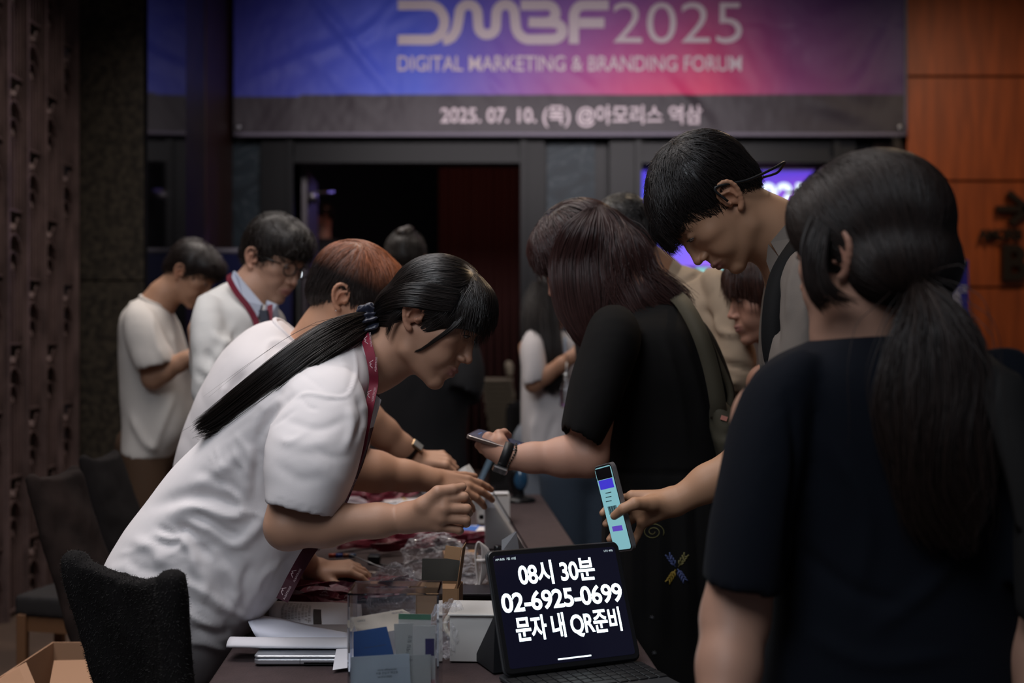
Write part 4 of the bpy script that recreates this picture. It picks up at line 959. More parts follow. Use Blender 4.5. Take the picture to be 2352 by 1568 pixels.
# ------------------------------------------------------------------ lanyards
M_lan = mat('crimson_ribbon', (.150, .010, .026), .42); M_lan2 = mat('wine_ribbon', (.060, .008, .018), .4); M_lprint = mat('ribbon_print', (.62, .48, .50), .6)
def logo_on(par, p, ux, uy, h, txt=True):
    n = ux.cross(uy).normalized(); mb = MB()
    def q(a, b): return p+ux*(a*h)+uy*(b*h)+n*.0012
    for a, b in (((-.9, .15), (-.25, .85)), ((-.25, .85), (.0, .45)), ((.0, .45), (.25, .95)), ((.25, .95), (.9, .15))):
        d = (q(*b)-q(*a)); mb.box((q(*a)+q(*b))/2, (d.length, h*.13, .0003), frame(d, n))
    mb.make('printed_emblem', M_lprint, par, smooth=False)
    if txt: put_text('lettering', 'ALBATROSS', h*.62, p-uy*(h*.75), ux, uy, M_lprint, par, align='CENTER', off=.0012)
def lanyard(i, cx, cy, ln, ang, hgt, label, m=M_lan, n_loops=2, group='loose crimson lanyards', logos=2):
    ux = Vector((math.cos(ang), math.sin(ang), 0)); uy = Vector((-ux.y, ux.x, 0)); c = Vector((cx, cy, TZ+.004)); pts = []
    N = 26*n_loops; a1, a2, a3 = random.uniform(0, 6), random.uniform(0, 6), random.uniform(.7, 1.3)
    for k in range(N):
        t = k/(N-1)*2*math.pi*n_loops; r = 1+.25*math.sin(t*.37+a1)
        p = c+ux*(math.cos(t)*ln*.5*r)+uy*(math.sin(t+.3*math.sin(t*.5))*ln*.18*a3*r)+Vector((0, 0, .006+hgt*(.5+.5*math.sin(t*1.7+a2))*(.4+.6*k/N)+.002*n_loops)); pts.append(p)
    nr = [Vector((.9*math.sin(k*.31+a1), -.75-.6*math.sin(k*.2), .55+.9*math.sin(k*.23+a2))) for k in range(N)]
    mb = MB(); ribbon(mb, pts, .0155, nr, .0012); o = mb.make('lanyard', m, label=label, cat='lanyard', group=group, smooth=False)
    for j in range(logos):
        k = int(N*(j+.5)/logos); t = (pts[k+1]-pts[k]).normalized(); n = nr[k]; n = (n-t*n.dot(t)).normalized(); 
        if n.y > 0: n = -n
        uu = t if t.x > 0 else -t; logo_on(o, pts[k], uu, n.cross(uu), .0065)
    return o
spots = [(690, 1362), (720, 1340), (760, 1335), (800, 1345), (840, 1352), (770, 1365), (820, 1330), (880, 1340), (730, 1370), (930, 1345), (690, 1350)]
for i, (px, py) in enumerate(spots): p = PT(px, py+22); lanyard(i, p.x, p.y, .14, random.uniform(-.6, .7), .019, 'crimson printed lanyard in the pile beneath the resting hand', M_lan if i % 3 else M_lan2, 2, 'crimson lanyards piled in front', 5)
for i in range(7):
    p = PT(*[(850, 1262), (900, 1252), (950, 1254), (1000, 1256), (1060, 1252), (1095, 1250), (930, 1268)][i]); lanyard(i, p.x, p.y, .16, random.uniform(-.4, .5), .022, 'crimson lanyard in the heap behind the crumpled plastic bag', M_lan, 3, 'crimson lanyards in the middle heap', 1)
for i in range(5):
    p = PT(*[(800, 1158), (832, 1152), (862, 1156), (815, 1166), (905, 1150)][i]); lanyard(i, p.x, p.y, .16, random.uniform(-.4, .5), .04, 'crimson lanyard in the far heap beside the white badges', M_lan, 3, 'crimson lanyards in the far heap', 0)

# ------------------------------------------------------------------ crumpled bags
def plastic():
    m = mat('crumpled_film', (.80, .80, .86), .10, trans=.0, spec=1.0); nt = m.node_tree; b = nt.nodes['Principled BSDF']; out = nt.nodes['Material Output']
    tr_ = nt.nodes.new('ShaderNodeBsdfTransparent'); mx = nt.nodes.new('ShaderNodeMixShader'); lw = nt.nodes.new('ShaderNodeLayerWeight'); lw.inputs[0].default_value = .35
    mt = nt.nodes.new('ShaderNodeMath'); mt.operation = 'MULTIPLY_ADD'; mt.inputs[1].default_value = .50; mt.inputs[2].default_value = .07
    nt.links.new(lw.outputs['Facing'], mt.inputs[0]); nt.links.new(mt.outputs[0], mx.inputs[0]); nt.links.new(tr_.outputs[0], mx.inputs[1]); nt.links.new(b.outputs[0], mx.inputs[2]); nt.links.new(mx.outputs[0], out.inputs[0]); return m
M_film = plastic()
def bag(c, r, label, seed, amp=.25, name='plastic_bag', outline=None, group=None):
    import bmesh
    bm = bmesh.new(); bmesh.ops.create_icosphere(bm, subdivisions=5, radius=1); V = []
    for v in bm.verts:
        d = v.co.normalized(); s_ = 1
        a = 1-abs(noise.noise(d*1.7+Vector((seed, 0, 0))))*1.3; b = 1-abs(noise.noise(d*4+Vector((0, seed, 0))))*1.5; e = 1-abs(noise.noise(d*9+Vector((0, 0, seed))))*1.4
        cell_ = noise.cell(d*3+Vector((seed, seed, 0)))
        s_ = .72+amp*(.6*a+.45*b+.22*e)-.1
        p = Vector((d.x*r[0]*s_, d.y*r[1]*s_, d.z*r[2]*s_)); p.z = max(p.z, -r[2]*.55+.004*noise.noise(d*8)); V.append(Vector(c)+p+Vector((0, 0, r[2]*.55)))
    f = [tuple(v.index for v in q.verts) for q in bm.faces]; bm.free()
    return mk(name, V, f, M_film, label=label, cat='bag', group=group, smooth=False)
def at_(px, py, zoff=0): p = PT(px, py); return (p.x, p.y, TZ+.006+zoff)
bag(at_(1000, 1325), (.082, .07, .066), 'large crumpled clear plastic bag in the middle of the table', 1.3, .42)
bag(at_(1082, 1340), (.042, .04, .042), 'small clear plastic bag between cardboard box and white cable', 5.1, .42)
bag(at_(1030, 1508), (.040, .04, .062), 'clear plastic bag bulging between acrylic box and white carton', 9.7, .42)
bag(at_(905, 1415), (.055, .045, .066), 'clear plastic bag bulging above the acrylic box', 13.3, .42)
bag(at_(812, 1172), (.045, .04, .026), 'flat clear plastic bag by the sleeve at table left', 17.9, .4)
bag(at_(1008, 1150), (.060, .05, .060), 'clear plastic bag by the far hand wearing a watch', 21.9, .4)
bag(at_(925, 1180), (.06, .05, .025), 'thin clear plastic bag under the crossing forearms', 25.9, .4)

# ------------------------------------------------------------------ boxes, cable, stands
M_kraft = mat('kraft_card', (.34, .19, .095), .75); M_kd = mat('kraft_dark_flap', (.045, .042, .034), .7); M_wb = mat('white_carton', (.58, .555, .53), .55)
def carton(name, label, c, sz, rot, m, open_=False, flaps=(), lidh=0):
    r = root(name, tuple(c), label, 'box'); R = Matrix.Rotation(math.radians(rot), 3, 'Z'); w_, d_, h_ = sz; t = .0016
    if open_:
        for nm, o, s in (('side', (-w_/2, 0, h_/2), (t, d_, h_)), ('side', (w_/2, 0, h_/2), (t, d_, h_)), ('side', (0, -d_/2, h_/2), (w_-2*t, t, h_)), ('side', (0, d_/2, h_/2), (w_-2*t, t, h_)), ('bottom', (0, 0, t), (w_-2*t, d_-2*t, t))):
            mb = MB(); mb.box(Vector(c)+R@Vector(o), s, R); mb.make(nm, m, r, smooth=False)
    else: mb = MB(); mb.box(Vector(c)+Vector((0, 0, h_/2)), sz, R, bev=.0012); mb.make('carton_body', m, r, smooth=False)
    for (o, s, tilt, axis, fm) in flaps: mb = MB(); mb.box(Vector(c)+R@Vector(o), s, R@Matrix.Rotation(math.radians(tilt), 3, axis), bev=.0005); mb.make('flap', fm, r, smooth=False)
    return r, R
c = PT(1056, 1318); carton('cardboard_box', 'small closed brown cardboard box beside the white cable', (c.x, c.y+.02, TZ+.001), (.085, .06, .05), 8, M_kraft)
c = PT(1010, 1440); r, R = carton('open_cardboard_box', 'open brown cardboard box with raised flaps behind the clear box', (c.x, c.y, TZ+.001), (.085, .07, .085), -4, M_kraft, True,
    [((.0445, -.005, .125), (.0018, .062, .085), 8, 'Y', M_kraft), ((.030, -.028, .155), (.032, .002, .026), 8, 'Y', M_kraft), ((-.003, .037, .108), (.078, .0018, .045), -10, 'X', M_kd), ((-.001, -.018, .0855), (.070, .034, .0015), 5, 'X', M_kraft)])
c = PT(1103, 1526); r, R = carton('white_carton', 'white lidded carton left of the tablet', (c.x+.012, c.y+.062, TZ+.001), (.130, .10, .083), -3, M_wb, False, [((0, 0, .0855), (.137, .112, .003), 0, 'X', M_wb)])
mb = MB(); mb.tube([Vector((c.x+.048, c.y+.0105, TZ+.055-.018*math.cos(a)))+Vector((.012*math.sin(a)*1.0, -.0005, 0)) for a in np.linspace(0, 2*math.pi, 20)], .0011, 5); mb.make('carton_tab', mat('carton_tab', (.42, .40, .39), .5), r)
c2 = PT(1046, 1500); card('white_packet', [(1052, 1412), (1062, 1408), (1060, 1480), (1036, 1476)], [2.16, 2.20, 2.16, 2.10], M_wb, 'white packet corner lettered in black beside the white carton', [('on', .20, .80, .013, 12, M_blk)], 'packet', None)
mb = MB()
cc = PT(1032, 1440); pts = [Vector((cc.x+.024*math.cos(a), cc.y+.0, TZ+.030+.026*math.sin(a)+.02)) for a in np.linspace(0, 2*math.pi, 28)[:-1]]
for rr_ in (0,): v, f = tubering([Vector((cc.x+.019+.022*math.cos(a), 2.215+.006*math.sin(a), TZ+.026+.022*math.sin(a))) for a in np.linspace(0, 2*math.pi, 28)[:-1]], .0048, 8)
mk('tape_roll', v, f, mat('cream_tape', (.48, .42, .33), .5), label='roll of cream tape standing beside the open cardboard box', cat='tape')
# white cable coil
M_cab = mat('white_cable', (.62, .58, .56), .45)
cb = root('charging_cable', tuple(PT(1103, 1352)), 'bundled white charging cable left of the tablet', 'cable'); ctr = PT(1104, 1350)+Vector((0, .01, 0))
mb = MB()
for k in range(5):
    w_, h_ = .010+.0025*k, .052-.003*k; y_ = ctr.y+.004*(k-2); mb.tube([Vector((ctr.x+(k-2)*.0022+w_*math.sin(a)*(.75+.35*math.cos(a)), y_, ctr.z+.056+h_*math.cos(a))) for a in np.linspace(0, 2*math.pi, 26)], .0021, 6)
mb.make('cable_loops', M_cab, cb)
v, f = tubering([Vector((ctr.x+.012*math.cos(a), ctr.y+.010*math.sin(a), ctr.z+.064)) for a in np.linspace(0, 2*math.pi, 16)[:-1]], .0042, 6); mk('tie_strap', v, f, M_cab, cb)
mb = MB(); mb.tube([ctr+Vector((-.005, 0, .01)), ctr+Vector((-.02, -.02, .004)), ctr+Vector((-.045, -.035, .004))], .0021, 6); mb.tube([ctr+Vector((-.045, -.035, .004)), ctr+Vector((-.075, -.02, .0045)), ctr+Vector((.02, -.03, .0045))], .0038, 8); mb.make('cable_end', M_cab, cb)
# acrylic scanning station: white wedge, clear sheet, black knobs
def station(name, label, px, py, s_, yaw, cat='stand'):
    c = PT(px, py); R = Matrix.Rotation(math.radians(yaw), 3, 'Z'); r = root(name, tuple(c), label, cat)
    def q(a, b, z): return c+R@Vector((a*s_, b*s_, z*s_))
    mb = MB(); mb.prism([q(0, 0, .002), q(.105, 0, .002), q(.012, 0, .145), q(.0, 0, .145)], R@Vector((0, .13*s_, 0))); mb.make('white_wedge', M_wb, r, smooth=False)
    mb = MB(); mb.prism([q(-.004, -.006, .002), q(.118, -.006, .002), q(.016, -.006, .170), q(-.004, -.006, .150)], R@Vector((0, .002, 0))); mb.make('clear_sheet', M_acr, r, smooth=False)
    mb = MB(); mb.prism([q(0, -.004, .116), q(.030, -.004, .116), q(.012, -.004, .146), q(0, -.004, .146)], R@Vector((0, .0015, 0))); mb.make('white_label', mat('label_white', (.75, .74, .76), .5), r, smooth=False)
    for z in (.120, .090):
        mb = MB(); mb.lathe(q(-.004, .006, z), [(.0055, 0), (.0065, .002), (.0065, .010), (.0045, .012)], 12, R@Matrix.Rotation(-math.pi/2, 3, 'Y')); mb.make('knob', M_blk, r)
    mb = MB(); mb.tube([q(.118, -.005, .003), q(.016, -.005, .172)], .0018, 6); mb.make('dark_edge', M_blk, r)
    return r
station('badge_stand', 'white wedge display stand with black knobs beneath the reaching hand', 1114, 1262, 1.0, 2)
c = PT(1158, 1300); r = root('folded_card_stand', tuple(c), 'small folded white card stand behind the tablet', 'stand')
mb = MB(); a, b, e, g = P(1152, 1262, 2.36), P(1152, 1240, 2.36), P(1182, 1221, 2.38), P(1188, 1262, 2.40); lowz = TZ+.002
mb.prism([a, b, e, g], (.004, .003, 0)); mb.prism([Vector((a.x, a.y, lowz)), a, g, Vector((g.x, g.y, lowz))], (.004, .003, 0)); mb.make('front_leaf', mat('label_white', (0, 0, 0)), r, smooth=False)
mb = MB(); h1 = P(1206, 1262, 2.46); mb.prism([e, g, h1], (0, .004, 0)); mb.prism([Vector((g.x, g.y, lowz)), g, h1, Vector((h1.x, h1.y, lowz))], (0, .004, 0)); mb.make('back_leaf', M_wb, r, smooth=False)
mb = MB(); mb.lathe(P(1143, 1266, 2.38), [(.0075, 0), (.0085, .002), (.0085, .011), (.006, .013)], 14); mb.tube([P(1143, 1268, 2.38), Vector((P(1143, 1268, 2.38).x, 2.38, TZ+.001))], .004, 8); mb.make('thumb_screw', M_blk, r)
c = PT(1132, 1200); r, R = carton('white_box', 'white open-topped box behind the badge stand', (c.x, c.y+.03, TZ+.001), (.10, .10, .085), 4, M_wb, True, [((0, 0.03, .0865), (.104, .05, .0015), 0, 'X', mat('label_white', (0, 0, 0)))])
r = root('tilted_display', tuple(PT(1085, 1160)), 'white tilted display behind the reaching fingers', 'display'); mb = MB(); mb.prism([P(1046, 1084, 3.15), P(1068, 1070, 3.15), P(1104, 1128, 3.1), P(1092, 1150, 3.1)], (.01, .05, 0)); mb.make('white_housing', M_wb, r, smooth=False)
mb = MB(); mb.prism([P(1052, 1092, 3.145), P(1066, 1084, 3.145), P(1098, 1130, 3.095), P(1090, 1140, 3.095)], (0, -.003, 0)); mb.make('grey_panel', mat('grey_panel', (.16, .15, .15), .4), r, smooth=False)
mb = MB(); mb.box(P(1090, 1160, 3.14), (.05, .05, .02)); mb.tube([P(1090, 1160, 3.14), P(1085, 1130, 3.14)], .012, 8); mb.make('foot', M_wb, r, smooth=False)
# black scanner on round base
c = PT(1193, 1150); r = root('desk_scanner', tuple(c), 'black desktop code scanner on round base at far end of table', 'scanner')
mb = MB(); mb.lathe(c, [(.001, 0), (.058, 0), (.060, .006), (.040, .014), (.022, .022), (.001, .024)], 28); mb.make('round_base', M_blk, r)
v, f = loft([(1178, 1142, 1206, 1142, c.y, .018), (1172, 1120, 1204, 1122, c.y, .020), (1166, 1098, 1208, 1098, c.y, .026), (1166, 1080, 1208, 1078, c.y, .028), (1172, 1068, 1200, 1066, c.y, .018)], 20); mk('scanner_body', *remesh([(v, f)], .004)[:2], M_blk, r)
mb = MB(); mb.lathe(P(1196, 1102, c.y-.022), [(.001, -.008), (.020, -.006), (.026, 0), (.020, .008), (.001, .010)], 20, Matrix.Rotation(math.radians(90), 3, 'X')@Matrix.Scale(1.0, 3)); 
mb.v = [Vector((p.x*1, p.y, CAMZ-(1102-784)/F*c.y+(p.z-(CAMZ-(1102-784)/F*c.y))*1.6)) for p in mb.v]; mb.make('blue_lens', mat('blue_glass', (.02, .08, .16), .08, coat=1), r)
# easel edge
r = root('sign_easel', (P(1112, 1075, 4.0).x, 4.0, TZ), 'narrow grey-blue sign board leaning at far end of the table', 'sign'); mb = MB(); mb.prism([P(1094, 1112, 4.0), P(1104, 1114, 4.0), P(1138, 1042, 4.05), P(1128, 1036, 4.05)], (.0, .02, 0)); mb.make('board_edge', mat('grey_blue_edge', (.10, .16, .22), .4), r, smooth=False)
mb = MB(); mb.prism([P(1099, 1112, 4.01), P(1099, 1180, 4.01), P(1108, 1180, 4.01), P(1108, 1112, 4.01)], (0, .015, 0)); mb.box(P(1103, 1123, 4.02), (.1, .1, .01)); mb.make('foot', M_blk, r, smooth=False)
# badges, leaflets, small things
M_bad = mat('badge_white', (.86, .80, .78), .45); M_mag = mat('badge_magenta', (.22, .02, .16), .5); M_gold = mat('badge_gold', (.6, .35, .03), .5)
for i, (px, py, rot, edge_) in enumerate([(850, 1166, .1, 0), (900, 1160, -.15, 1), (880, 1172, .2, 2), (925, 1168, -.3, 1), (950, 1158, .1, 0), (905, 1156, .3, 2), (835, 1176, -.1, 0), (955, 1178, .2, 0), (860, 1180, .0, 1)]):
    p = PT(px, py); r = root('name_badge', (p.x, p.y, TZ), ('plain white name badge in the overlapping spread behind the forearm', 'white name badge with magenta edge behind the forearm', 'white name badge with golden edge behind the forearm')[edge_], 'badge', 'name badges on the table'); R = Matrix.Rotation(rot, 3, 'Z'); z0 = TZ+.003+.0022*i
    mb = MB(); mb.box((p.x, p.y, z0), (.085, .12, .0012), R); mb.make('badge_sheet', M_bad, r, smooth=False)
    if edge_: mb = MB(); mb.box(Vector((p.x, p.y, z0+.0009))+R@Vector((.036, 0, 0)), (.010, .118, .0004), R); mb.make('coloured_edge', M_mag if edge_ == 1 else M_gold, r, smooth=False)
for i, (px, py, rot) in enumerate([(1080, 1236, .2), (1095, 1240, -.2)]):
    p = PT(px, py); r = root('leaflet', (p.x, p.y, TZ), ('blue and white leaflet under the clenched hand', 'blue and white leaflet beside the badge stand')[i], 'leaflet'); R = Matrix.Rotation(rot, 3, 'Z')
    mb = MB(); mb.box((p.x, p.y, TZ+.004+.002*i+.02), (.07, .10, .0012), R@Matrix.Rotation(.12, 3, 'X')); mb.make('leaflet_sheet', mat('leaflet_blue', (.04, .15, .52), .5), r, smooth=False)
    mb = MB(); mb.box(Vector((p.x, p.y, TZ+.0050+.002*i+.02))+R@Vector((.012, .018, .002)), (.03, .05, .0006), R@Matrix.Rotation(.12, 3, 'X')); mb.make('white_patch', M_bad, r, smooth=False)
for i, (px, py, rot) in enumerate([(1085, 1366, .1), (1090, 1358, -.15), (1078, 1372, .25)]):
    p = PT(px, py+8); boxo('dark_brochure', p.x-.05, p.x+.06, p.y-.035, p.y+.035, TZ+.003+.008*i, TZ+.008+.008*i, mat('dark_brochure_cover', (.012, .010, .014), .3), label=('black brochure at the bottom of the stack left of the tablet', 'black brochure in the middle of the stack left of the tablet', 'black brochure on top of the stack left of the tablet')[i], cat='brochure', bev=.0006)
def stick(name, a, b, r_, m, label, cat, n=8):
    mb = MB(); mb.tube([a, b], r_, n); return mb.make(name, m, label=label, cat=cat)
stick('silver_pen', PT(800, 1272, TZ+.02), PT(884, 1306, TZ+.006), .0018, mat('pale_steel', (.4, .4, .42), .3, metal=.7), 'thin silver pen beneath the forearm', 'pen')
for i, (px, col) in enumerate(((762, (.45, .06, .02)), (778, (.02, .05, .3)), (795, (.30, .10, .05)), (808, (.03, .08, .2)))):
    p = PT(px, 1284); stick('marker_cap', Vector((p.x-.008, p.y, TZ+.009)), Vector((p.x+.010, p.y+.004, TZ+.009)), .006, mat('marker_%d' % i, col, .4), ('orange', 'blue', 'brown', 'navy')[i]+' marker cap above the resting hand', 'marker')
boxo('black_adapter', PT(858, 1290).x-.012, PT(858, 1290).x+.02, 2.95, 2.99, TZ+.001, TZ+.022, M_blk, label='small black plug adapter beside the resting hand', cat='adapter', bev=.003)
mb = MB(); mb.tube(cr([PT(872, 1296, TZ+.006), PT(905, 1300, TZ+.005), PT(935, 1292, TZ+.005), PT(980, 1285, TZ+.005)], 5), .0028, 6); mb.make('black_cable', M_blk, label='black cable running behind the resting hand', cat='cable')

# ================================================================== CHAIRS, CARTON
M_fur = mat('black_chair_cover', (.007, .006, .006), .95, spec=.2); M_brc = mat('brown_chair_cover', (.022, .014, .012), .95, vary=(9, .4), spec=.2); M_drk = mat('dark_chair_cover', (.011, .009, .009), .95, spec=.2)
def chair(label, tl, tr, bl, br, th, m, bow=.03, fuzz=0, flip=False, crease_=True, sg=.035):
    """covered banquet chair: back through four corner points"""
    tl, tr, bl, br = map(Vector, (tl, tr, bl, br)); base = (bl+br)/2; r = root('banquet_chair', (base.x, base.y, 0), label, 'chair')
    side = (tr-tl); side.z = 0; nrm = Vector((side.y, -side.x, 0)).normalized()
    if nrm.y > 0: nrm = -nrm                       # towards the camera
    n, h = 22, 20; V = []; 
    for j in range(h+1):
        for i in range(n+1):
            u, v = i/n, j/h; p = bl.lerp(br, u).lerp(tl.lerp(tr, u), v); sag = -sg*math.sin(math.pi*u)**1.2*v**6; p = p+Vector((0, 0, sag)); q = bow*math.sin(math.pi*u)*(-1)
            V.append((p+nrm*(th/2+q+.008*noise.noise(p*14)), p+nrm*(-th/2+q)))
    N = (n+1)*(h+1); v_ = [a for a, b in V]+[b for a, b in V]; f = []
    for j in range(h):
        for i in range(n): k = j*(n+1)+i; f += [(k, k+1, k+n+2, k+n+1), (N+k, N+k+n+1, N+k+n+2, N+k+1)]
    for j in range(h): a = j*(n+1); f += [(a, a+n+1, N+a+n+1, N+a), (a+n, N+a+n, N+a+2*n+1, a+2*n+1)]
    for i in range(n): a = h*(n+1)+i; f += [(i, N+i, N+i+1, i+1), (a, a+1, N+a+1, N+a)]
    parts = [(v_, f)]
    for s_, t_2, b_2 in ((0, tl, bl), (1, tr, br)): mb = MB(); mb.tube([b_2, b_2.lerp(t_2, .95), t_2+Vector((0, 0, .004)), t_2+Vector((0, 0, .012))], [.026, .026, .024, .012] if sg > .02 else [.02, .02, .016, .006], 14); parts.append((mb.v, mb.f))
    vv, qq, nn = remesh(parts, .007, 5)
    vv = crease(vv, nn, (), .004 if crease_ else .001, 14, (1, 1, .5), .003)
    o = mk('chair_back', vv, qq, m, r)
    if fuzz:
        seeds = surf_seeds(vv, qq, fuzz); ix = random.Random(3); V = []; Q = []
        bv = bvh_of(vv, qq)
        for s_ in seeds:
            p = Vector(s_); loc, nn_, _, _ = bv.find_nearest(p); d = (nn_*1.0+Vector((ix.gauss(0, .8), ix.gauss(0, .8), ix.gauss(0, .8)-.5))).normalized()*ix.uniform(.0015, .0050); sd = d.cross(nn_+Vector((.01, .3, .02))).normalized()*.0005
            k = len(V); V += [loc-sd, loc+sd, loc+d+sd*.5, loc+d-sd*.5]; Q.append((k, k+1, k+2, k+3))
        mk('pile_fabric', np.array([tuple(q) for q in V]), np.array(Q), mat('fur_fibres', (.012, .010, .009), .8), r, kind='stuff')
    # seat and legs (seat points away from the camera side of the back, towards the table)
    sdir = nrm if flip else -nrm; w2 = side.normalized()*((br-bl).length*.5+.02); bz = .46; c0 = Vector((base.x, base.y, 0))
    pts = [c0-w2+sdir*.02, c0+w2+sdir*.02, c0+w2*.95+sdir*.42, c0-w2*.95+sdir*.42]
    mb = MB(); mb.prism([Vector((p.x, p.y, bz-.07)) for p in pts], (0, 0, .075)); mk('seat', *remesh([(mb.v, mb.f)], .012, 4)[:2], mat('dark_seat_fabric', (.018, .015, .015), .8), r)
    for k, p in enumerate(pts): mb = MB(); q = c0+(p-c0)*.93; mb.box((q.x, q.y, .20), (.032, .032, .40), bev=.003); mb.make('leg', mat('chair_leg_wood', (.16, .075, .035), .5), r, smooth=False)
    mb = MB(); mb.prism([Vector((p.x, p.y, .34)) for p in [c0+(q-c0)*.9 for q in pts]], (0, 0, .05)); mb.make('seat_frame', mat('chair_leg_wood', (0, 0, 0)), r, smooth=False)
    return r
A1, A2 = P(172, 1282, 2.10), P(392, 1326, 1.86); B1, B2 = Vector((A1.x+.10, A1.y+.04, .46)), Vector((A2.x+.025, A2.y+.03, .46))
chair('black furry-covered chair back in the lower left foreground', A1, A2, B1, B2, .035, M_fur, .025, 24000, True, sg=.024)
A1, A2 = P(72, 1096, 3.10), P(168, 1078, 3.28); B1, B2 = Vector((A1.x+.13, A1.y+.02, .46)), Vector((A2.x+.15, A2.y+.02, .46))
chair('brown fabric-covered chair left, second from the front', A1, A2, B1, B2, .05, M_brc, -.01, 0, True, sg=.008)
A1, A2 = P(192, 1052, 3.75), P(262, 1040, 3.92); B1, B2 = Vector((A1.x+.12, A1.y+.02, .46)), Vector((A2.x+.16, A2.y+.02, .46))
chair('dark fabric-covered chair farthest back at left', A1, A2, B1, B2, .05, M_drk, -.01, 0, False, sg=.008)
cbx = root('cardboard_carton', (P(150, 1560, 2.5).x, 2.5, 0), 'open brown cardboard carton on the floor at lower left', 'box'); z_ = P(0, 1520, 2.55).z
def poly3(name, pts, off, m, par): mb = MB(); mb.prism(pts, off); return mb.make(name, m, par, smooth=False)
M_cart = mat('carton_brown', (.34, .185, .105), .75)
poly3('flap', [P(124, 1516, 2.62), P(222, 1514, 2.62), P(236, 1590, 2.36), P(110, 1590, 2.36)], (0, 0, -.004), M_cart, cbx)
poly3('flap', [P(-40, 1580, 2.40), P(10, 1546, 2.50), P(60, 1520, 2.56), P(82, 1572, 2.50)], (0, 0, -.004), M_cart, cbx)
x0, x1 = P(-60, 1590, 2.36).x, P(236, 1590, 2.36).x; zt = P(0, 1592, 2.36).z
for q in ([(x0, 2.36, 0), (x1, 2.36, 0), (x1, 2.36, zt), (x0, 2.36, zt)], [(x0, 2.76, 0), (x1, 2.76, 0), (x1, 2.76, zt), (x0, 2.76, zt)]): poly3('side', q, (0, .004, 0), M_cart, cbx)
for q in ([(x0, 2.36, 0), (x0, 2.76, 0), (x0, 2.76, zt), (x0, 2.36, zt)], [(x1, 2.36, 0), (x1, 2.76, 0), (x1, 2.76, zt), (x1, 2.36, zt)]): poly3('side', q, (.004, 0, 0), M_cart, cbx)
# ================================================================== PEOPLE
def skin_mat(name, col, rough=.52): return mat(name, col, rough, attr='tone', spec=.45, bump=(420, .12, .001))
def tone_of(v, base, R=None, t=None, s=1.0, lips=(.34, .145, .120)):
    A = np.tile(np.array(base), (len(v), 1))
    if R is not None:
        q = ((v-np.array(t)) @ np.array(R))/s
        m = np.exp(-(((q[:, 0])/.0225)**4+((q[:, 1]-.102)/.020)**4+((q[:, 2]+.0535)/.0098)**4)); m = np.clip(m*1.5, 0, 1)*(q[:, 1] > .085)
        A = A*(1-m[:, None])+np.array(lips)*m[:, None]
        pk = np.exp(-((q[:, 0]/.02)**2+((q[:, 1]-.115)/.02)**2+((q[:, 2]+.018)/.015)**2))*.25+np.exp(-(((abs(q[:, 0])-.082)/.018)**2+((q[:, 2]-.004)/.04)**2+((q[:, 1]+.01)/.04)**2))*.35+np.exp(-(((abs(q[:, 0])-.045)/.02)**2+((q[:, 1]-.07)/.03)**2+((q[:, 2]+.015)/.02)**2))*.12
        A = A*(1-pk[:, None])+A*np.array((1.22, .80, .74))*pk[:, None]
    return A
SKM = skin_mat('skin', (.5, .3, .2))
def make_body(rt, head=None, arms=(), extra=None, base=(.43, .235, .152), hh=.0022, ah=.0028, name='body', mask=None):
    """head: (fwd, up, tragus centre, scale, female, neck [(p, r)...]); arms: list of Skin fillers"""
    parts = []; R = t = None; s = 1
    if head:
        fwd, up, t, s, fe, neck = head; R = headR(fwd, up); S = Skin(); S.at(R, t, s); head_prims(S, fe, smile=1 if fe else 0)
        nb = S.w((0, -.022, -.025)); S.R = Matrix.Identity(3); S.t = Vector((0, 0, 0)); S.s = 1.0
        pts = [nb]+[Vector(p) for p, r in neck]; rs = [.054*s]+[r for p, r in neck]; S.chain(pts, rs, .028)
        if extra: extra(S)
        parts.append(S.mesh(hh))
    for a in arms:
        S = Skin(); a(S); parts.append(S.mesh(ah))
    v, q = join(parts); o = mk(name, v, q, SKM, rt, attr={'tone': tone_of(v, base, R, t, s)})
    return v, q, R, t, s
def H(R, t, s): return lambda p: R @ (Vector(p)*s)+Vector(t)
def eyes(rt, h, s, R, sides=(-1, 1), open_=.0045, lash=True):
    for sx in sides:
        S = Skin(); S.at(R, h((0, 0, 0)), s); S.ell((sx*.0315, .0795, .0185), (.0132, .0150, open_), .001); v, q = S.mesh(.0012)
        mk('eye', v, q, mat('eye_white', (.42, .38, .36), .2), rt)
        S = Skin(); S.at(R, h((0, 0, 0)), s); S.ell((sx*.0315, .0842, .0182), (.0056, .0112, open_*.97), .0005); v, q = S.mesh(.0010); mk('iris', v, q, mat('iris_dark', (.012, .007, .005), .12), rt)
        if lash:
            mb = MB(); mb.tube([h(p) for p in cr([(sx*.0185, .0905, .0185), (sx*.027, .0965, .0225), (sx*.036, .0945, .0215), (sx*.0445, .0865, .0165)], 4)], [.0005+.0006*math.sin(math.pi*i/12) for i in range(13)], 5); mb.make('eyelashes', mat('lash', (.008, .006, .006), .6), rt)
def brow(rt, h, sides=(-1, 1), col=(.015, .010, .008)):
    for sx in sides: mb = MB(); mb.tube([h(p) for p in cr([(sx*.016, .0955, .0415), (sx*.030, .0945, .0465), (sx*.049, .0795, .0435)], 4)], [.0016, .0024, .0028, .003, .003, .0028, .0022, .0016, .0008], 6, flat=.6); mb.make('eyebrow', mat('brow_hair', col, .7), rt)
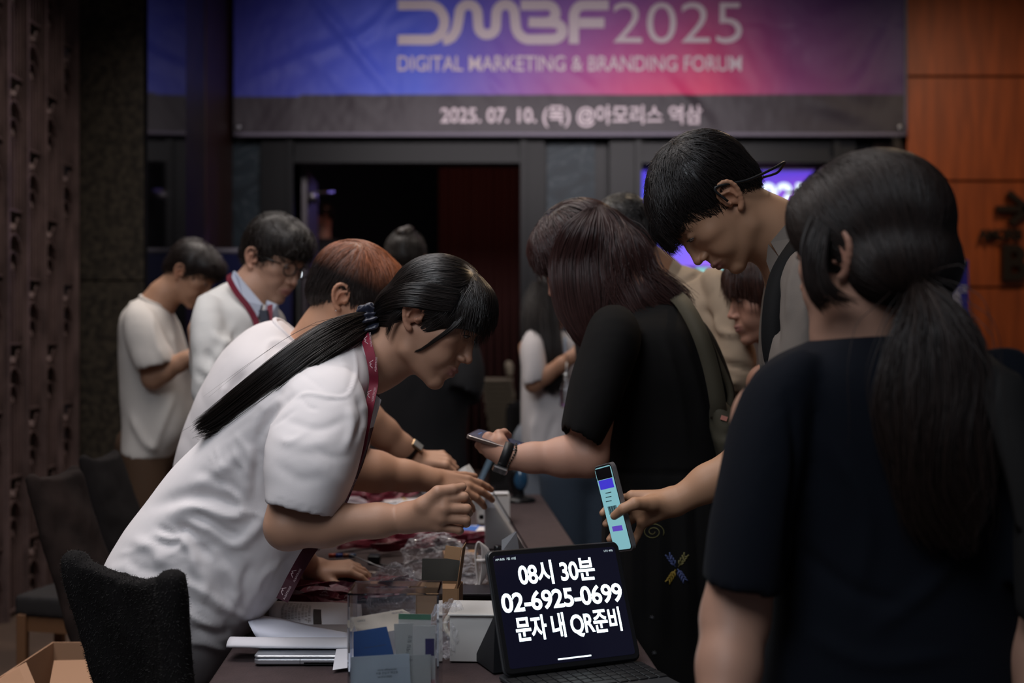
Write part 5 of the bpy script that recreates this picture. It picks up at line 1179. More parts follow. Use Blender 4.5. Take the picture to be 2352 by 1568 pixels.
def legs(rt, hip, yaw, m, top=.92, w=.10, shoe=(.02, .02, .022), stance=.11, leg_r=(.088, .060, .045), feet_z=0, name='trousers'):
    hip = Vector(hip); d = Vector((math.cos(yaw), math.sin(yaw), 0)); l = Vector((-d.y, d.x, 0)); S = Skin(); S.ell((hip.x, hip.y, top-.04), (.14, .12, .11), .03)
    for sx in (-1, 1):
        a = Vector((hip.x, hip.y, top-.08))+l*sx*w*.8; k = Vector((hip.x, hip.y, .48))+l*sx*stance*.9+d*.02; f = Vector((hip.x, hip.y, .10))+l*sx*stance
        S.chain([a, k, f], leg_r, .03)
    v, q = S.mesh(.014); mk(name, v, q, m, rt)
    for sx in (-1, 1):
        f = Vector((hip.x, hip.y, 0))+l*sx*stance; S = Skin(); S.cone(f-d*.04+Vector((0, 0, .045)), f+d*.13+Vector((0, 0, .034)), .042, .034, .01); S.cone(f+Vector((0, 0, .07)), f+Vector((0, 0, .11)), .042, .046, .02); v, q = S.mesh(.010)
        v[:, 2] = np.maximum(v[:, 2], .002); mk('shoe', v, q, mat('shoe_%d' % int(shoe[0]*1000), shoe, .5), rt)
WHT = mat('white_cotton', (.72, .675, .675), .9, bump=(900, .25, .0006), spec=.25)
def garment(name, parts, vox, rt, m, strokes=(), na=.003, ns=9, asc=(1, 1, 1), a2=0, smooth=6, **k):
    v, q, nn = remesh(parts, vox, smooth); v = crease(v, nn, strokes, na, ns, asc, a2); mk(name, v, q, m, rt, **k); return v, q
def cap_hair(h, R, s, ells, subs, vox=.0035):
    S = Skin(); S.at(R, h((0, 0, 0)), s)
    for c, r in ells: S.ell(c, r, .012)
    for c, r in subs: S.ell(c, r, .010, sub=True)
    return S.mesh(vox)
def hair_comb(v, q, h, R, ctrl, n, steps, ds, cond=None, local=True, **k):
    cc = [(h(a), R @ Vector(b)) for a, b in ctrl] if local else ctrl
    sd = surf_seeds(v, q, n, cond); return comb(bvh_of(v, q), [(p,) for p in sd], cc, steps, ds, **k)

# ------------------------------------------------------------------ 1. woman bending over the table
D = 2.30
pw = root('person', (P(430, 1300, D).x, D, 0), 'woman in white T-shirt with long black ponytail bending over table', 'person')
fw = Vector((math.cos(math.radians(30))*math.cos(.20), -math.cos(math.radians(30))*math.sin(.20), -math.sin(math.radians(30)))); upv = Vector((.5, .05, .866))
tc_ = P(960, 742, 2.20)+Vector((.008, .072, 0))
sh_r, el_r, wr_r = P(705, 960, 2.13), P(662, 1208, 2.06), P(948, 1190, 2.06)
def arm1(S):
    arm_prims(S, sh_r, el_r, wr_r, (.052, .041, .0395, .0235))
    hand_px(S, (936, 1188, 2.058), [[(1018, 1148, 2.030), (1066, 1141, 2.042), (1072, 1150, 2.075), (1052, 1153, 2.090)], [(1019, 1168, 2.025), (1072, 1168, 2.034), (1076, 1177, 2.068), (1052, 1179, 2.085)], [(1014, 1189, 2.028), (1070, 1194, 2.034), (1071, 1201, 2.066), (1046, 1201, 2.080)], [(1006, 1208, 2.036), (1054, 1216, 2.040), (1056, 1219, 2.068), (1036, 1214, 2.080)]],
        [(972, 1160, 2.032), (1006, 1130, 2.026), (1040, 1124, 2.036), (1062, 1118, 2.052)], rw=.0235)
def arm2(S):
    arm_prims(S, P(740, 930, 2.44), P(600, 1215, 2.52), P(722, 1306, 2.64), (.05, .041, .037, .024))
    hand_prims(S, P(726, 1307, 2.64), (1, -.02, .04), (0, -.30, 1), -1, [(22, 22, 16), (25, 25, 18), (25, 26, 18), (26, 28, 18)], .16, ((.8, .6, -.2), 10, 10), .92)
v, q, R, t, s = make_body(pw, (fw, upv, tc_, 1.02, True, [(P(882, 820, 2.285), .053), (P(845, 835, 2.30), .058), (P(790, 860, 2.31), .060)]), [arm1, arm2], hh=.0018, ah=.0024)
h = H(R, t, s); eyes(pw, h, s, R); brow(pw, h)
# shirt
secs = [(330, 1500, 536, 1537, D, .165), (268, 1410, 578, 1452, D, .185), (250, 1310, 650, 1360, D, .19), (292, 1222, 706, 1265, D, .185), (348, 1147, 740, 1185, D, .18), (408, 1068, 786, 1090, D, .18), (478, 1000, 828, 1012, D, .19), (556, 922, 850, 948, D, .205), (640, 856, 862, 908, D, .20), (722, 808, 868, 900, D, .180), (795, 773, 874, 892, D, .125), (834, 764, 880, 878, D, .072)]
body = loft(secs[::-1], 48, 6, 2.35, inset=.05)
slv = loft([(700, 868, 800, 872, 2.22, .03), (652, 905, 838, 912, 2.155, .066), (628, 968, 842, 978, 2.11, .078), (607, 1050, 822, 1075, 2.07, .085), (608, 1110, 800, 1135, 2.06, .083), (611, 1152, 774, 1190, 2.055, .080)], 36, 6, 2.2, inset=.05)
slv2 = loft([(720, 860, 800, 860, 2.40, .04), (660, 900, 820, 905, 2.44, .06), (620, 990, 790, 990, 2.46, .065), (600, 1080, 750, 1090, 2.47, .062)], 24, 5, 2.2, inset=.04)
STK = [([(690, 905), (650, 925), (600, 990), (590, 1060), (585, 1140)], 9, -.012), ([(600, 1000), (572, 1075), (565, 1150)], 16, .010),                       # armpit to side
       ([(806, 778), (818, 850), (800, 905), (760, 912), (700, 905), (655, 930)], 4, .0045), ([(812, 860), (796, 905), (740, 922)], 8, -.0025),   # shoulder seam
       ([(818, 905), (835, 960), (815, 1010)], 8, -.008), ([(800, 930), (808, 980), (790, 1040)], 9, .007), ([(836, 920), (842, 960), (830, 1000)], 6, .006),
       ([(340, 1170), (420, 1140), (500, 1145), (560, 1175)], 15, -.012), ([(380, 1185), (450, 1165), (520, 1185), (590, 1175)], 13, .012), ([(395, 1205), (430, 1215), (455, 1250), (490, 1290)], 11, -.016), ([(412, 1235), (440, 1262), (450, 1310)], 12, .012),
       ([(360, 1210), (400, 1225), (425, 1212)], 8, -.012), ([(350, 1240), (395, 1250), (420, 1238)], 8, -.010), ([(420, 1200), (480, 1215), (540, 1250), (600, 1200), (615, 1150)], 14, .013), ([(440, 1165), (500, 1215), (560, 1235)], 10, -.008), ([(470, 1220), (515, 1260), (522, 1330), (515, 1400)], 26, -.014),
       ([(505, 1110), (550, 1150), (560, 1185)], 8, .007), ([(450, 1080), (520, 1110), (550, 1140)], 12, -.006), ([(560, 1030), (500, 1085), (430, 1120)], 14, .007), ([(620, 870), (600, 930), (640, 880)], 10, .004),
       ([(500, 1290), (540, 1340), (560, 1420)], 16, .010), ([(580, 1290), (560, 1350), (565, 1410)], 12, -.009), ([(430, 1290), (470, 1330), (460, 1390)], 13, .008), ([(420, 1370), (470, 1390), (510, 1420), (545, 1465)], 10, -.010), ([(410, 1330), (480, 1365), (520, 1400)], 9, .009),
       ([(400, 1400), (450, 1420), (500, 1440)], 8, .008), ([(430, 1440), (490, 1455), (540, 1450)], 9, -.010), ([(420, 1470), (480, 1480), (530, 1500)], 8, .008), ([(640, 1290), (600, 1330), (590, 1380)], 9, .008), ([(680, 1270), (640, 1340), (600, 1390)], 10, -.008),
       ([(300, 1240), (350, 1260), (380, 1300)], 14, .008), ([(290, 1290), (340, 1310), (400, 1310)], 12, -.006), ([(620, 1000), (700, 1020), (770, 1010)], 14, .004), ([(625, 1060), (690, 1100), (760, 1090)], 14, -.004), ([(640, 960), (730, 985), (800, 960)], 10, -.004), ([(615, 1140), (690, 1165), (774, 1178)], 2.5, -.002)]
FOLDS = []
_r = random.Random(5)
for x0, y0, dx, dy, n_, w_ in ((640, 950, 60, -20, 3, 9), (640, 1080, 90, 25, 4, 9), (420, 1200, 120, 30, 16, 6), (440, 1400, 90, 50, 14, 6), (520, 1050, 60, 90, 10, 6), (300, 1260, 90, -30, 8, 7), (600, 1330, -40, 80, 8, 6), (560, 960, 70, -50, 8, 6), (740, 840, 50, 40, 6, 5)):
    for k in range(n_):
        x, y = x0+_r.uniform(-60, 80), y0+_r.uniform(-60, 70); s_ = _r.uniform(.5, 1.2); b_ = _r.uniform(-14, 14)
        FOLDS.append(([(x, y), (x+dx*s_*.5-b_*.4, y+dy*s_*.5+b_), (x+dx*s_, y+dy*s_)], w_*_r.uniform(.7, 1.5), _r.choice((-1, 1, 1))*_r.uniform(.0012, .0034)))
vS, qS = garment('t_shirt', [body, slv, slv2], .0055, pw, WHT, [(p_, w_*1.1, a_*.62) for p_, w_, a_ in STK+FOLDS], .0022, 6, (1, 1, 1), 0, smooth=6)
# collar rib
ring_old = [P(836, 762, 2.295), P(842, 775, 2.245), P(852, 805, 2.225), P(864, 845, 2.228), P(874, 882, 2.25), P(880, 900, 2.30), P(874, 882, 2.35), P(864, 845, 2.373), P(852, 805, 2.375), P(842, 775, 2.355)]
collar(pw, secs[::-1], WHT, .0062, .10)
legs(pw, (P(430, 1300, D).x-.05, D+.02, 0), 0, mat('black_trousers', (.008, .008, .010), .8), .84)
# hair
ca = cap_hair(h, R, s, [((0, .004, .046), (.0865, .100, .097)), ((0, .062, .066), (.069, .052, .060)), ((0, -.055, -.002), (.062, .050, .056))],
              [((0, .098, -.050), (.13, .088, .088)), ((.094, -.004, -.052), (.040, .050, .078)), ((-.094, -.004, -.052), (.040, .050, .078)), ((0, .03, -.115), (.1, .105, .070))], .003)
ctrl = [((0, .02, .145), (0, -.9, .0)), ((.05, .02, .125), (.3, -.9, -.3)), ((.08, .02, .075), (.1, -1, -.35)), ((.085, -.02, .04), (0, -1, -.5)), ((.07, -.06, .02), (-.4, -.9, -.6)), ((.05, -.085, .07), (-.2, -.5, -1)), ((0, -.09, .06), (0, -.3, -1)), ((0, -.05, .12), (0, -.9, -.6)),
        ((.03, .07, .12), (.1, .75, -.6)), ((0, .10, .10), (0, .5, -.9)), ((.05, .085, .075), (.25, .35, -.9)), ((.04, .11, .06), (.05, .15, -1)), ((.06, .06, .06), (.2, .3, -.9)), ((.03, .05, .135), (.1, .9, -.3))]
ctrl += [((-a[0], a[1], a[2]), (-b[0], b[1], b[2])) for a, b in ctrl if a[0] > 0]
st1 = hair_comb(ca[0], ca[1], h, R, ctrl, 5200, 14, .0085, width=.0013, lift=.0035, rnd=.05)
def loc(p): return (np.array(R).T @ (np.array(p)-np.array(t)))/s
st2 = hair_comb(ca[0], ca[1], h, R, [((0, .1, .1), (0, .45, -1)), ((.05, .09, .08), (.30, .30, -1)), ((-.05, .09, .08), (-.30, .30, -1)), ((.04, .04, .13), (.2, .8, -.3)), ((-.04, .04, .13), (-.2, .8, -.3))], 1300, 9, .0085, cond=lambda p: float(loc(p)[1] > .045 and loc(p)[2] > .060), width=.0012, lift=.003, rnd=.09, loose=.5, grav=.4)
lk = lambda *a: [h(p) for p in a]
side = strands_free([lk((.066, .072, .060), (.0715, .068, .030), (.0705, .060, .004), (.067, .049, -.018), (.062, .038, -.042), (.056, .024, -.060)), lk((.068, .076, .056), (.0725, .072, .026), (.0715, .062, .000), (.0675, .050, -.022), (.062, .036, -.046), (.055, .020, -.062))], 170, 20, .0009, .0018, .5, .08)
side2 = strands_free([lk((.080, -.020, .02), (.0795, -.034, -.02), (.073, -.032, -.05), (.066, -.026, -.07)), lk((.080, -.026, .015), (.077, -.044, -.02), (.070, -.042, -.045), (.062, -.036, -.066))], 60, 16, .0008, .002, .6, .15)
side3 = strands_free([lk((.083, .00, .045), (.0815, .02, .034), (.078, .045, .022), (.074, .058, .010)), lk((.082, .02, .05), (.079, .04, .034), (.075, .06, .022), (.071, .07, .012))], 110, 14, .0008, .003, .6, .15)
ear_l = strands_free([lk((.081, .050, .042), (.0900, .018, .028), (.0965, -.008, .019), (.0945, -.034, .006), (.070, -.064, -.016), (.030, -.090, -.036)), lk((.080, .050, .066), (.091, .012, .048), (.0985, -.014, .036), (.0960, -.042, .020), (.066, -.074, -.004), (.030, -.094, -.028)), lk((.078, .045, .088), (.087, .008, .072), (.094, -.025, .056), (.088, -.055, .036), (.062, -.082, .004), (.028, -.098, -.024))], 1000, 22, .0013, .0024, .8, .04, sj=.14)
up_g = [(852, 716), (790, 738), (715, 778), (640, 832), (560, 896), (492, 952), (447, 985)]; lo_g = [(852, 764), (806, 786), (745, 822), (680, 872), (600, 932), (520, 984), (452, 1004)]
dn, df = [2.255, 2.20, 2.15, 2.125, 2.13, 2.16, 2.18], [2.31, 2.29, 2.28, 2.27, 2.26, 2.25, 2.23]
gA = [P(x, y, d) for (x, y), d in zip(up_g, df)]; gB = [P(x, y, d) for (x, y), d in zip(up_g, dn)]; gC = [P(x, y, d) for (x, y), d in zip(lo_g, dn)]
tail = strands_free([gA, gB, gC], 2800, 42, .0013, .0050, 1.1, .20)
fly = strands_free([gB, gC], 70, 30, .0007, .012, 1.2, .25)
core = loft3([(a.lerp(b, .12), c.lerp(b, .12), .020*k_) for a, b, c, k_ in zip(gA[:6], gB[:6], gC[:6], (.9, .8, .75, .6, .4, .12))], 20, 5)
cv, cq, _ = remesh([core], .004, 3)
hair_obj('hair', [(ca[0], ca[1], np.full(len(ca[0]), .5)), st1, st2, side, side2, side3, ear_l, tail, fly, (cv, cq, np.full(len(cv), .5))], (.0125, .0088, .0075), pw, mname='black_hair', rough=.33)
# scrunchie
c = P(850, 738, 2.262); R_s = frame(Vector((-.9, 0, -.25)), (0, 0, 1)); ptsr = []; V = []; 
nb_ = 26; nr_ = 72
for i in range(nr_):
    a = 2*math.pi*i/nr_; rr_ = .0185+.0035*math.sin(a*9)+.002*math.sin(a*14+1)
    for k in range(nb_):
        b = 2*math.pi*k/nb_; w_ = .0130*(1+.30*math.sin(a*13+2*math.cos(b))+.15*math.sin(b*5+a*3)); p = Vector((math.sin(b)*w_*1.25, (rr_+math.cos(b)*w_)*math.cos(a), (rr_+math.cos(b)*w_)*math.sin(a))); V.append(c+R_s@p)
mk('scrunchie', V, [(i*nb_+k, i*nb_+(k+1) % nb_, ((i+1) % nr_)*nb_+(k+1) % nb_, ((i+1) % nr_)*nb_+k) for i in range(nr_) for k in range(nb_)], mat('navy_satin', (.012, .014, .030), .35, sheen=.2), pw)
# lanyard
def worn(pts, wid, m, nrm, par, name='lanyard_strap', th=.0014):
    p = [Vector(x) for x in cr([tuple(P(*q)) for q in pts], 12)]; mb = MB(); nn_ = cr([tuple(n) for n in nrm], max(1, 12*(len(pts)-1)//(len(nrm)-1))) if hasattr(nrm[0], '__len__') else None
    nl = [Vector(nn_[min(i, len(nn_)-1)]) if nn_ is not None else Vector(nrm) for i in range(len(p))]; ribbon(mb, p, wid, nl, th); o = mb.make(name, m, par, smooth=False); return p, nl
lanp, lann = worn([(832, 758, 2.295), (838, 772, 2.23), (848, 805, 2.195), (857, 848, 2.185), (858, 885, 2.19), (850, 925, 2.17), (842, 965, 2.17), (830, 1030, 2.16), (812, 1085, 2.155), (792, 1145, 2.20)], .0195, M_lan, [(-.2, -.9, .3), (-.3, -1, 0), (-.5, -1, .1), (-1, -.6, 0)], pw)
worn([(868, 905, 2.21), (862, 940, 2.21), (852, 990, 2.21), (832, 1060, 2.20), (806, 1120, 2.20), (788, 1160, 2.22)], .016, M_lan2, (-1, -.45, -.2), pw)
worn([(720, 1250, 2.17), (700, 1280, 2.16), (672, 1330, 2.155), (648, 1378, 2.17)], .024, M_lan2, (.3, -1, .3), pw)
def put_logo(par, pc, ang, sz, txt=True):
    ux = Vector((math.cos(ang), 0, math.sin(ang))); uy = Vector((-math.sin(ang), 0, math.cos(ang))); 
    class _: pass
    logo_on(par, pc, ux, uy, sz, txt)
for (x, y, d, a_) in ((846, 780, 2.197, 96), (858, 836, 2.176, 86), (853, 905, 2.170, 78), (806, 1112, 2.146, 62), (678, 1318, 2.145, 62), (655, 1358, 2.15, 62)):
    put_logo(pw, P(x, y, d), math.radians(a_), .0085)
card('paper_note', [(862, 905), (876, 918), (858, 980), (846, 985)], [2.19, 2.20, 2.19, 2.18], mat('label_white', (0, 0, 0)), 'small white tag tucked at the collar of the bending woman', (), 'tag', None)

# ------------------------------------------------------------------ 2. auburn-haired man
D = 2.86
p2 = root('person', (P(500, 1200, D).x, D, 0), 'man with auburn hair in white T-shirt leaning over table', 'person')
fw = Vector((.90, -.02, -.42)); tc_ = P(792, 690, 2.75)+Vector((0, .072, 0))
def arm21(S):
    arm_prims(S, P(740, 960, 2.68), P(812, 1075, 2.66), P(980, 1100, 2.70), (.052, .048, .046, .029))
    hand_prims(S, P(988, 1100, 2.70), (1, .05, -.28), (.15, -.75, .65), 1, [(12, 14, 10), (14, 18, 12), (18, 22, 14), (22, 26, 16)], .14, ((.85, .45, -.25), 0, 5), 1.0)
def arm22(S):
    arm_prims(S, P(790, 880, 3.0), P(850, 970, 3.0), P(950, 1048, 3.05), (.05, .043, .040, .027))
    hand_prims(S, P(952, 1052, 3.05), (1, .1, -.05), (0, -.5, .8), -1, [(40, 60, 40)]*4, .1, ((.8, .5, -.3), 10, 10), .95)
v, q, R, t, s = make_body(p2, (fw, (.42, 0, .9), tc_, 1.03, False, [(P(745, 765, 2.83), .060), (P(715, 800, D), .064)]), [arm21, arm22], base=(.47, .25, .155), hh=.0026)
h = H(R, t, s); eyes(p2, h, s, R)
mb = MB(); mb.lathe(h((.079, -.006, -.030)), [(.0005, -.002), (.0022, 0), (.0005, .002)], 8); mb.make('earring', mat('silver', (.6, .6, .6), .2, metal=1), p2)
body = loft([(640, 733, 700, 800, D, .075), (590, 748, 742, 828, D, .12), (530, 800, 790, 868, D, .20), (476, 880, 810, 930, D, .215), (440, 960, 810, 1000, D, .20), (412, 1040, 800, 1080, D, .19), (402, 1130, 770, 1170, D, .185), (400, 1230, 740, 1260, D, .18)], 40, 5, 2.35, inset=.04)
slv = loft([(690, 850, 800, 850, 2.74, .06), (680, 920, 830, 930, 2.69, .08), (700, 1000, 850, 1010, 2.66, .075), (730, 1060, 838, 1050, 2.65, .07)], 24, 5, 2.2, inset=.04)
slv2 = loft([(700, 830, 800, 840, 3.0, .06), (740, 880, 842, 885, 3.02, .07), (780, 940, 858, 925, 3.02, .065)], 24, 5, 2.2, inset=.03)
garment('t_shirt', [body, slv, slv2], .008, p2, WHT, [([(690, 800), (620, 790), (600, 850), (580, 920)], 8, .006), ([(560, 850), (530, 900), (540, 950)], 12, -.010), ([(500, 960), (470, 1000)], 10, -.008), ([(600, 870), (590, 940)], 10, -.010), ([(520, 880), (500, 940)], 9, .007)], .006, 7, (1, 1, 1), .003)
collar(p2, [(640, 733, 700, 800, D, .075), (590, 748, 742, 828, D, .12)], WHT, .007, .10)
legs(p2, (P(480, 1200, D).x, D, 0), 0, mat('black_trousers', (0, 0, 0)), .88)
ca = cap_hair(h, R, s, [((0, -.004, .052), (.086, .108, .094)), ((0, .052, .066), (.074, .060, .064)), ((0, -.058, .010), (.064, .050, .055))], [((0, .105, -.045), (.13, .088, .085)), ((.1, -.002, -.045), (.045, .040, .075)), ((-.1, -.002, -.045), (.045, .040, .075)), ((0, .03, -.115), (.11, .12, .075)), ((.085, -.035, -.05), (.028, .035, .045))], .004)
ctrl = [((0, -.05, .14), (0, .9, .2)), ((0, .03, .148), (0, 1, -.1)), ((.05, .04, .12), (.5, .8, -.5)), ((.08, .03, .07), (.1, .5, -.9)), ((.085, -.03, .06), (0, -.2, -1)), ((.06, -.08, .06), (0, -.3, -1)), ((0, -.1, .05), (0, -.1, -1)), ((0, .1, .1), (0, .5, -.9)), ((.04, -.07, .12), (.4, -.6, -.7))]
ctrl += [((-a[0], a[1], a[2]), (-b[0], b[1], b[2])) for a, b in ctrl if a[0] > 0]
st = hair_comb(ca[0], ca[1], h, R, ctrl, 4200, 10, .008, width=.0015, lift=.006, rnd=.12, loose=.75)
hb, ht_ = h((0, 0, -.02)), h((0, 0, .14)); ax_ = np.array(ht_-hb)
def tipf(V): k = np.clip(((V-np.array(hb))@ax_)/(ax_@ax_), 0, 1); return np.clip((k-.42)*2.4, 0, 1)
tipf.c = (.27, .080, .028)
hair_obj('hair', [(*ca, np.full(len(ca[0]), .6)), st], (.014, .009, .008), p2, tip=tipf, mname='auburn_hair', rough=.42)
def watch(par, c, ax, r, up, m_band, m_face, w=.020, fs=.020):
    Rw = frame(ax, up); mb = MB(); n = 28; vs = []
    for a in np.linspace(0, 2*math.pi, n+1)[:-1]:
        for x, rr in ((-w/2, r), (w/2, r), (w/2, r+.003), (-w/2, r+.003)): vs.append(Vector(c)+Rw@Vector((x, rr*math.cos(a), rr*math.sin(a))))
    mb.add(vs, [(i*4+k, i*4+(k+1) % 4, ((i+1) % n)*4+(k+1) % 4, ((i+1) % n)*4+k) for i in range(n) for k in range(4)]); mb.make('watch_band', m_band, par)
    mb = MB(); mb.box(Vector(c)+Rw@Vector((0, 0, r+.006)), (fs*1.15, fs, .009), Rw, bev=.003); mb.make('watch_case', m_face, par, smooth=False)
    mb = MB(); mb.box(Vector(c)+Rw@Vector((0, 0, r+.0108)), (fs*.95, fs*.8, .001), Rw, bev=.0003); mb.make('watch_glass', mat('watch_glass', (.01, .012, .015), .06), par, smooth=False)
watch(p2, P(940, 1042, 3.045), P(960, 1060, 3.05)-P(920, 1028, 3.04), .030, (.5, -.5, .8), mat('dark_strap', (.02, .012, .010), .45), mat('gold_case', (.45, .30, .16), .25, metal=1), .018, .030)
watch(p2, P(938, 1041, 3.044), P(960, 1060, 3.05)-P(920, 1028, 3.04), .0305, (-.4, -.8, -.6), mat('dark_strap', (0, 0, 0)), mat('gold_case', (0, 0, 0)), .012, .012)

# ------------------------------------------------------------------ 3. man with glasses
D = 3.6
p3 = root('person', (P(550, 1000, D).x, D, 0), 'man with black-rimmed glasses in white shirt, dark tie and crimson lanyard', 'person')
fw = Vector((.78, -.44, -.40)); tc_ = P(583, 602, 3.55)+Vector((.04, .06, 0))
v, q, R, t, s = make_body(p3, (fw, (.32, -.1, .93), tc_, 1.04, False, [(P(575, 670, 3.6), .062), (P(560, 720, D), .08)]), [lambda S: (arm_prims(S, P(470, 760, 3.42), P(480, 900, 3.40), P(600, 930, 3.42), (.05, .04, .037, .026)), hand_prims(S, P(604, 930, 3.42), (1, 0, 0), (0, -.5, 1), 1, [(20, 25, 20)]*4)),
    lambda S: (arm_prims(S, P(620, 760, 3.82), P(640, 900, 3.84), P(740, 930, 3.8), (.05, .04, .037, .026)), hand_prims(S, P(744, 930, 3.8), (1, 0, 0), (0, -.5, 1), -1, [(20, 25, 20)]*4))], base=(.45, .26, .18), hh=.0032, ah=.005)
h = H(R, t, s); eyes(p3, h, s, R); brow(p3, h)
mb = MB()
for sx in (-1, 1):
    ring = [h((sx*.034+.025*math.cos(a), .107-.10*abs(sx*.034+.025*math.cos(a))**1.25*1.6, .018+.0205*math.sin(a))) for a in np.linspace(0, 2*math.pi, 24)[:-1]]; a_, b_ = tubering(ring, .0024, 6); mb.add(a_, b_)
    mb.tube([h((sx*.060, .088, .026)), h((sx*.076, .05, .024)), h((sx*.082, -.005, .018))], .0024, 6)
mb.tube([h((-.010, .108, .024)), h((0, .111, .026)), h((.010, .108, .024))], .0020, 6); mb.make('glasses', mat('black_frame', (.006, .006, .006), .25), p3)
body = loft([(530, 640, 600, 712, D, .075), (500, 655, 625, 705, D, .12), (462, 690, 648, 735, D, .20), (444, 760, 655, 790, D, .215), (446, 840, 660, 860, D, .20), (456, 930, 664, 940, D, .18), (470, 1040, 660, 1040, D, .165), (476, 1100, 656, 1100, D, .16)], 40, 5, 2.3, inset=.03)
slv = loft([(455, 700, 520, 705, 3.46, .06), (440, 760, 530, 780, 3.40, .085), (446, 860, 540, 850, 3.37, .08), (452, 915, 530, 935, 3.37, .07), (520, 900, 540, 965, 3.39, .05)], 24, 5, 2.2)
garment('dress_shirt', [body, slv], .010, p3, mat('white_shirt', (.66, .65, .63), .8), [([(470, 800), (500, 840), (560, 820)], 12, -.014), ([(480, 760), (520, 790), (590, 780)], 10, .010), ([(540, 740), (500, 820), (470, 880)], 10, .010), ([(450, 850), (480, 880), (470, 900)], 8, -.010)], .009, 7, (1, 1, 1), .005)
mb = MB(); mb.prism([P(536, 622, 3.50), P(550, 640, 3.47), P(600, 700, 3.43), P(592, 728, 3.43), P(560, 690, 3.44), P(530, 642, 3.47)], (.004, .014, 0)); mb.prism([P(612, 690, 3.50), P(634, 700, 3.50), P(636, 728, 3.50), P(618, 738, 3.47), P(606, 716, 3.45)], (.004, .014, 0)); mb.make('collar', mat('pale_blue_collar', (.42, .46, .56), .8), p3, smooth=False)
mb = MB(); mb.prism([P(594, 712, 3.425), P(612, 712, 3.425), P(616, 735, 3.42), P(622, 800, 3.40), P(606, 830, 3.40), P(596, 800, 3.40), P(598, 735, 3.42)], (.003, .012, 0)); mb.make('necktie', mat('navy_tie', (.010, .013, .030), .5), p3, smooth=False)
worn([(526, 630, 3.50), (528, 645, 3.46), (546, 675, 3.43), (570, 705, 3.42), (588, 740, 3.415), (600, 800, 3.39), (606, 860, 3.39)], .018, M_lan, (-.2, -1, .2), p3); worn([(620, 700, 3.47), (618, 750, 3.42), (612, 810, 3.40), (608, 860, 3.395)], .018, M_lan, (-.2, -1, .2), p3)
legs(p3, (P(560, 1000, D).x, D, 0), 0, mat('navy_trousers', (.012, .014, .022), .8), .95)
def short_hair(par, h, R, s, colr, n=2600, puff=.0, mname='dark_hair', fr=.0, lift=.010, tip=None, rough=.42):
    ca = cap_hair(h, R, s, [((0, -.006, .052), (.083, .102, .088+puff)), ((0, .050, .072+puff*.5), (.070, .058+fr, .052+puff)), ((0, -.055, .012), (.062, .050, .052))], [((0, .112, -.040), (.13, .088, .090)), ((.1, .0, -.045), (.042, .042, .075)), ((-.1, .0, -.045), (.042, .042, .075)), ((0, .03, -.115), (.11, .12, .078))], .005)
    ctrl = [((0, -.05, .13), (0, -.3, .1)), ((0, .03, .14), (.3, .9, .2)), ((.05, .04, .12), (.4, .8, -.3)), ((.08, .03, .06), (.0, .4, -.9)), ((.08, -.03, .05), (0, -.3, -1)), ((.05, -.08, .06), (0, -.3, -1)), ((0, -.1, .05), (0, -.1, -1)), ((0, .1, .1), (.3, .6, -.5))]
    ctrl += [((-a[0], a[1], a[2]), (-b[0], b[1], b[2])) for a, b in ctrl if a[0] > 0]
    st = hair_comb(ca[0], ca[1], h, R, ctrl, n, 7, .0075, width=.0022, lift=lift, rnd=.3, loose=.5)
    hair_obj('hair', [(*ca, np.full(len(ca[0]), .6)), st], colr, par, mname=mname, rough=rough)
short_hair(p3, h, R, s, (.016, .011, .009), 2600, .012, fr=.008)

# ------------------------------------------------------------------ 4. man at far left
D = 4.5
p4 = root('person', (P(350, 1000, D).x, D, 0), 'young man in white T-shirt standing at far left looking down', 'person')
fw = Vector((.82, -.10, -.56)); tc_ = P(413, 632, 4.44)+Vector((.012, .07, 0))
def arm4(S):
    arm_prims(S, P(330, 745, 4.34), P(352, 868, 4.30), P(432, 822, 4.28), (.05, .042, .038, .026)); hand_prims(S, P(436, 820, 4.28), (1, 0, .3), (-.3, -1, 0), 1, [(30, 40, 30)]*4)
v, q, R, t, s = make_body(p4, (fw, (.55, 0, .83), tc_, 1.0, False, [(P(375, 680, 4.5), .058), (P(352, 715, D), .08)]), [arm4, lambda S: (arm_prims(S, P(380, 745, 4.66), P(395, 868, 4.66), P(445, 822, 4.5), (.05, .042, .038, .026)), hand_prims(S, P(447, 820, 4.5), (1, -.3, .3), (.3, 1, 0), -1, [(30, 40, 30)]*4))], base=(.47, .26, .165), hh=.004, ah=.006)
h = H(R, t, s); eyes(p4, h, s, R, lash=False); short_hair(p4, h, R, s, (.020, .012, .010), 2000, .006, fr=.010)
body = loft([(330, 678, 385, 705, D, .07), (306, 696, 396, 722, D, .14), (288, 730, 408, 760, D, .20), (282, 800, 428, 830, D, .20), (284, 900, 440, 900, D, .18), (288, 980, 444, 980, D, .175), (289, 1042, 402, 1052, D, .17)], 36, 5, 2.3, inset=.03)
slv = loft([(295, 705, 350, 712, 4.38, .05), (286, 750, 372, 760, 4.31, .085), (300, 815, 392, 805, 4.28, .08), (318, 858, 398, 838, 4.27, .072)], 24, 5, 2.2, inset=.03)
garment('t_shirt', [body, slv], .011, p4, mat('cream_cotton', (.66, .62, .58), .88), [([(300, 950), (330, 1010), (360, 1035)], 9, .015), ([(400, 900), (370, 980), (350, 1040)], 9, .012), ([(390, 760), (410, 850)], 8, .010), ([(345, 720), (355, 780), (375, 830)], 6, .008)], .008, 6, (1, 1, .6), .004)
collar(p4, [(330, 678, 385, 705, D, .07), (306, 696, 396, 722, D, .14)], MATS['cream_cotton'], .007)
legs(p4, (P(348, 1100, D).x, D, 0), 0, mat('tan_trousers', (.085, .045, .024), .8), .95)

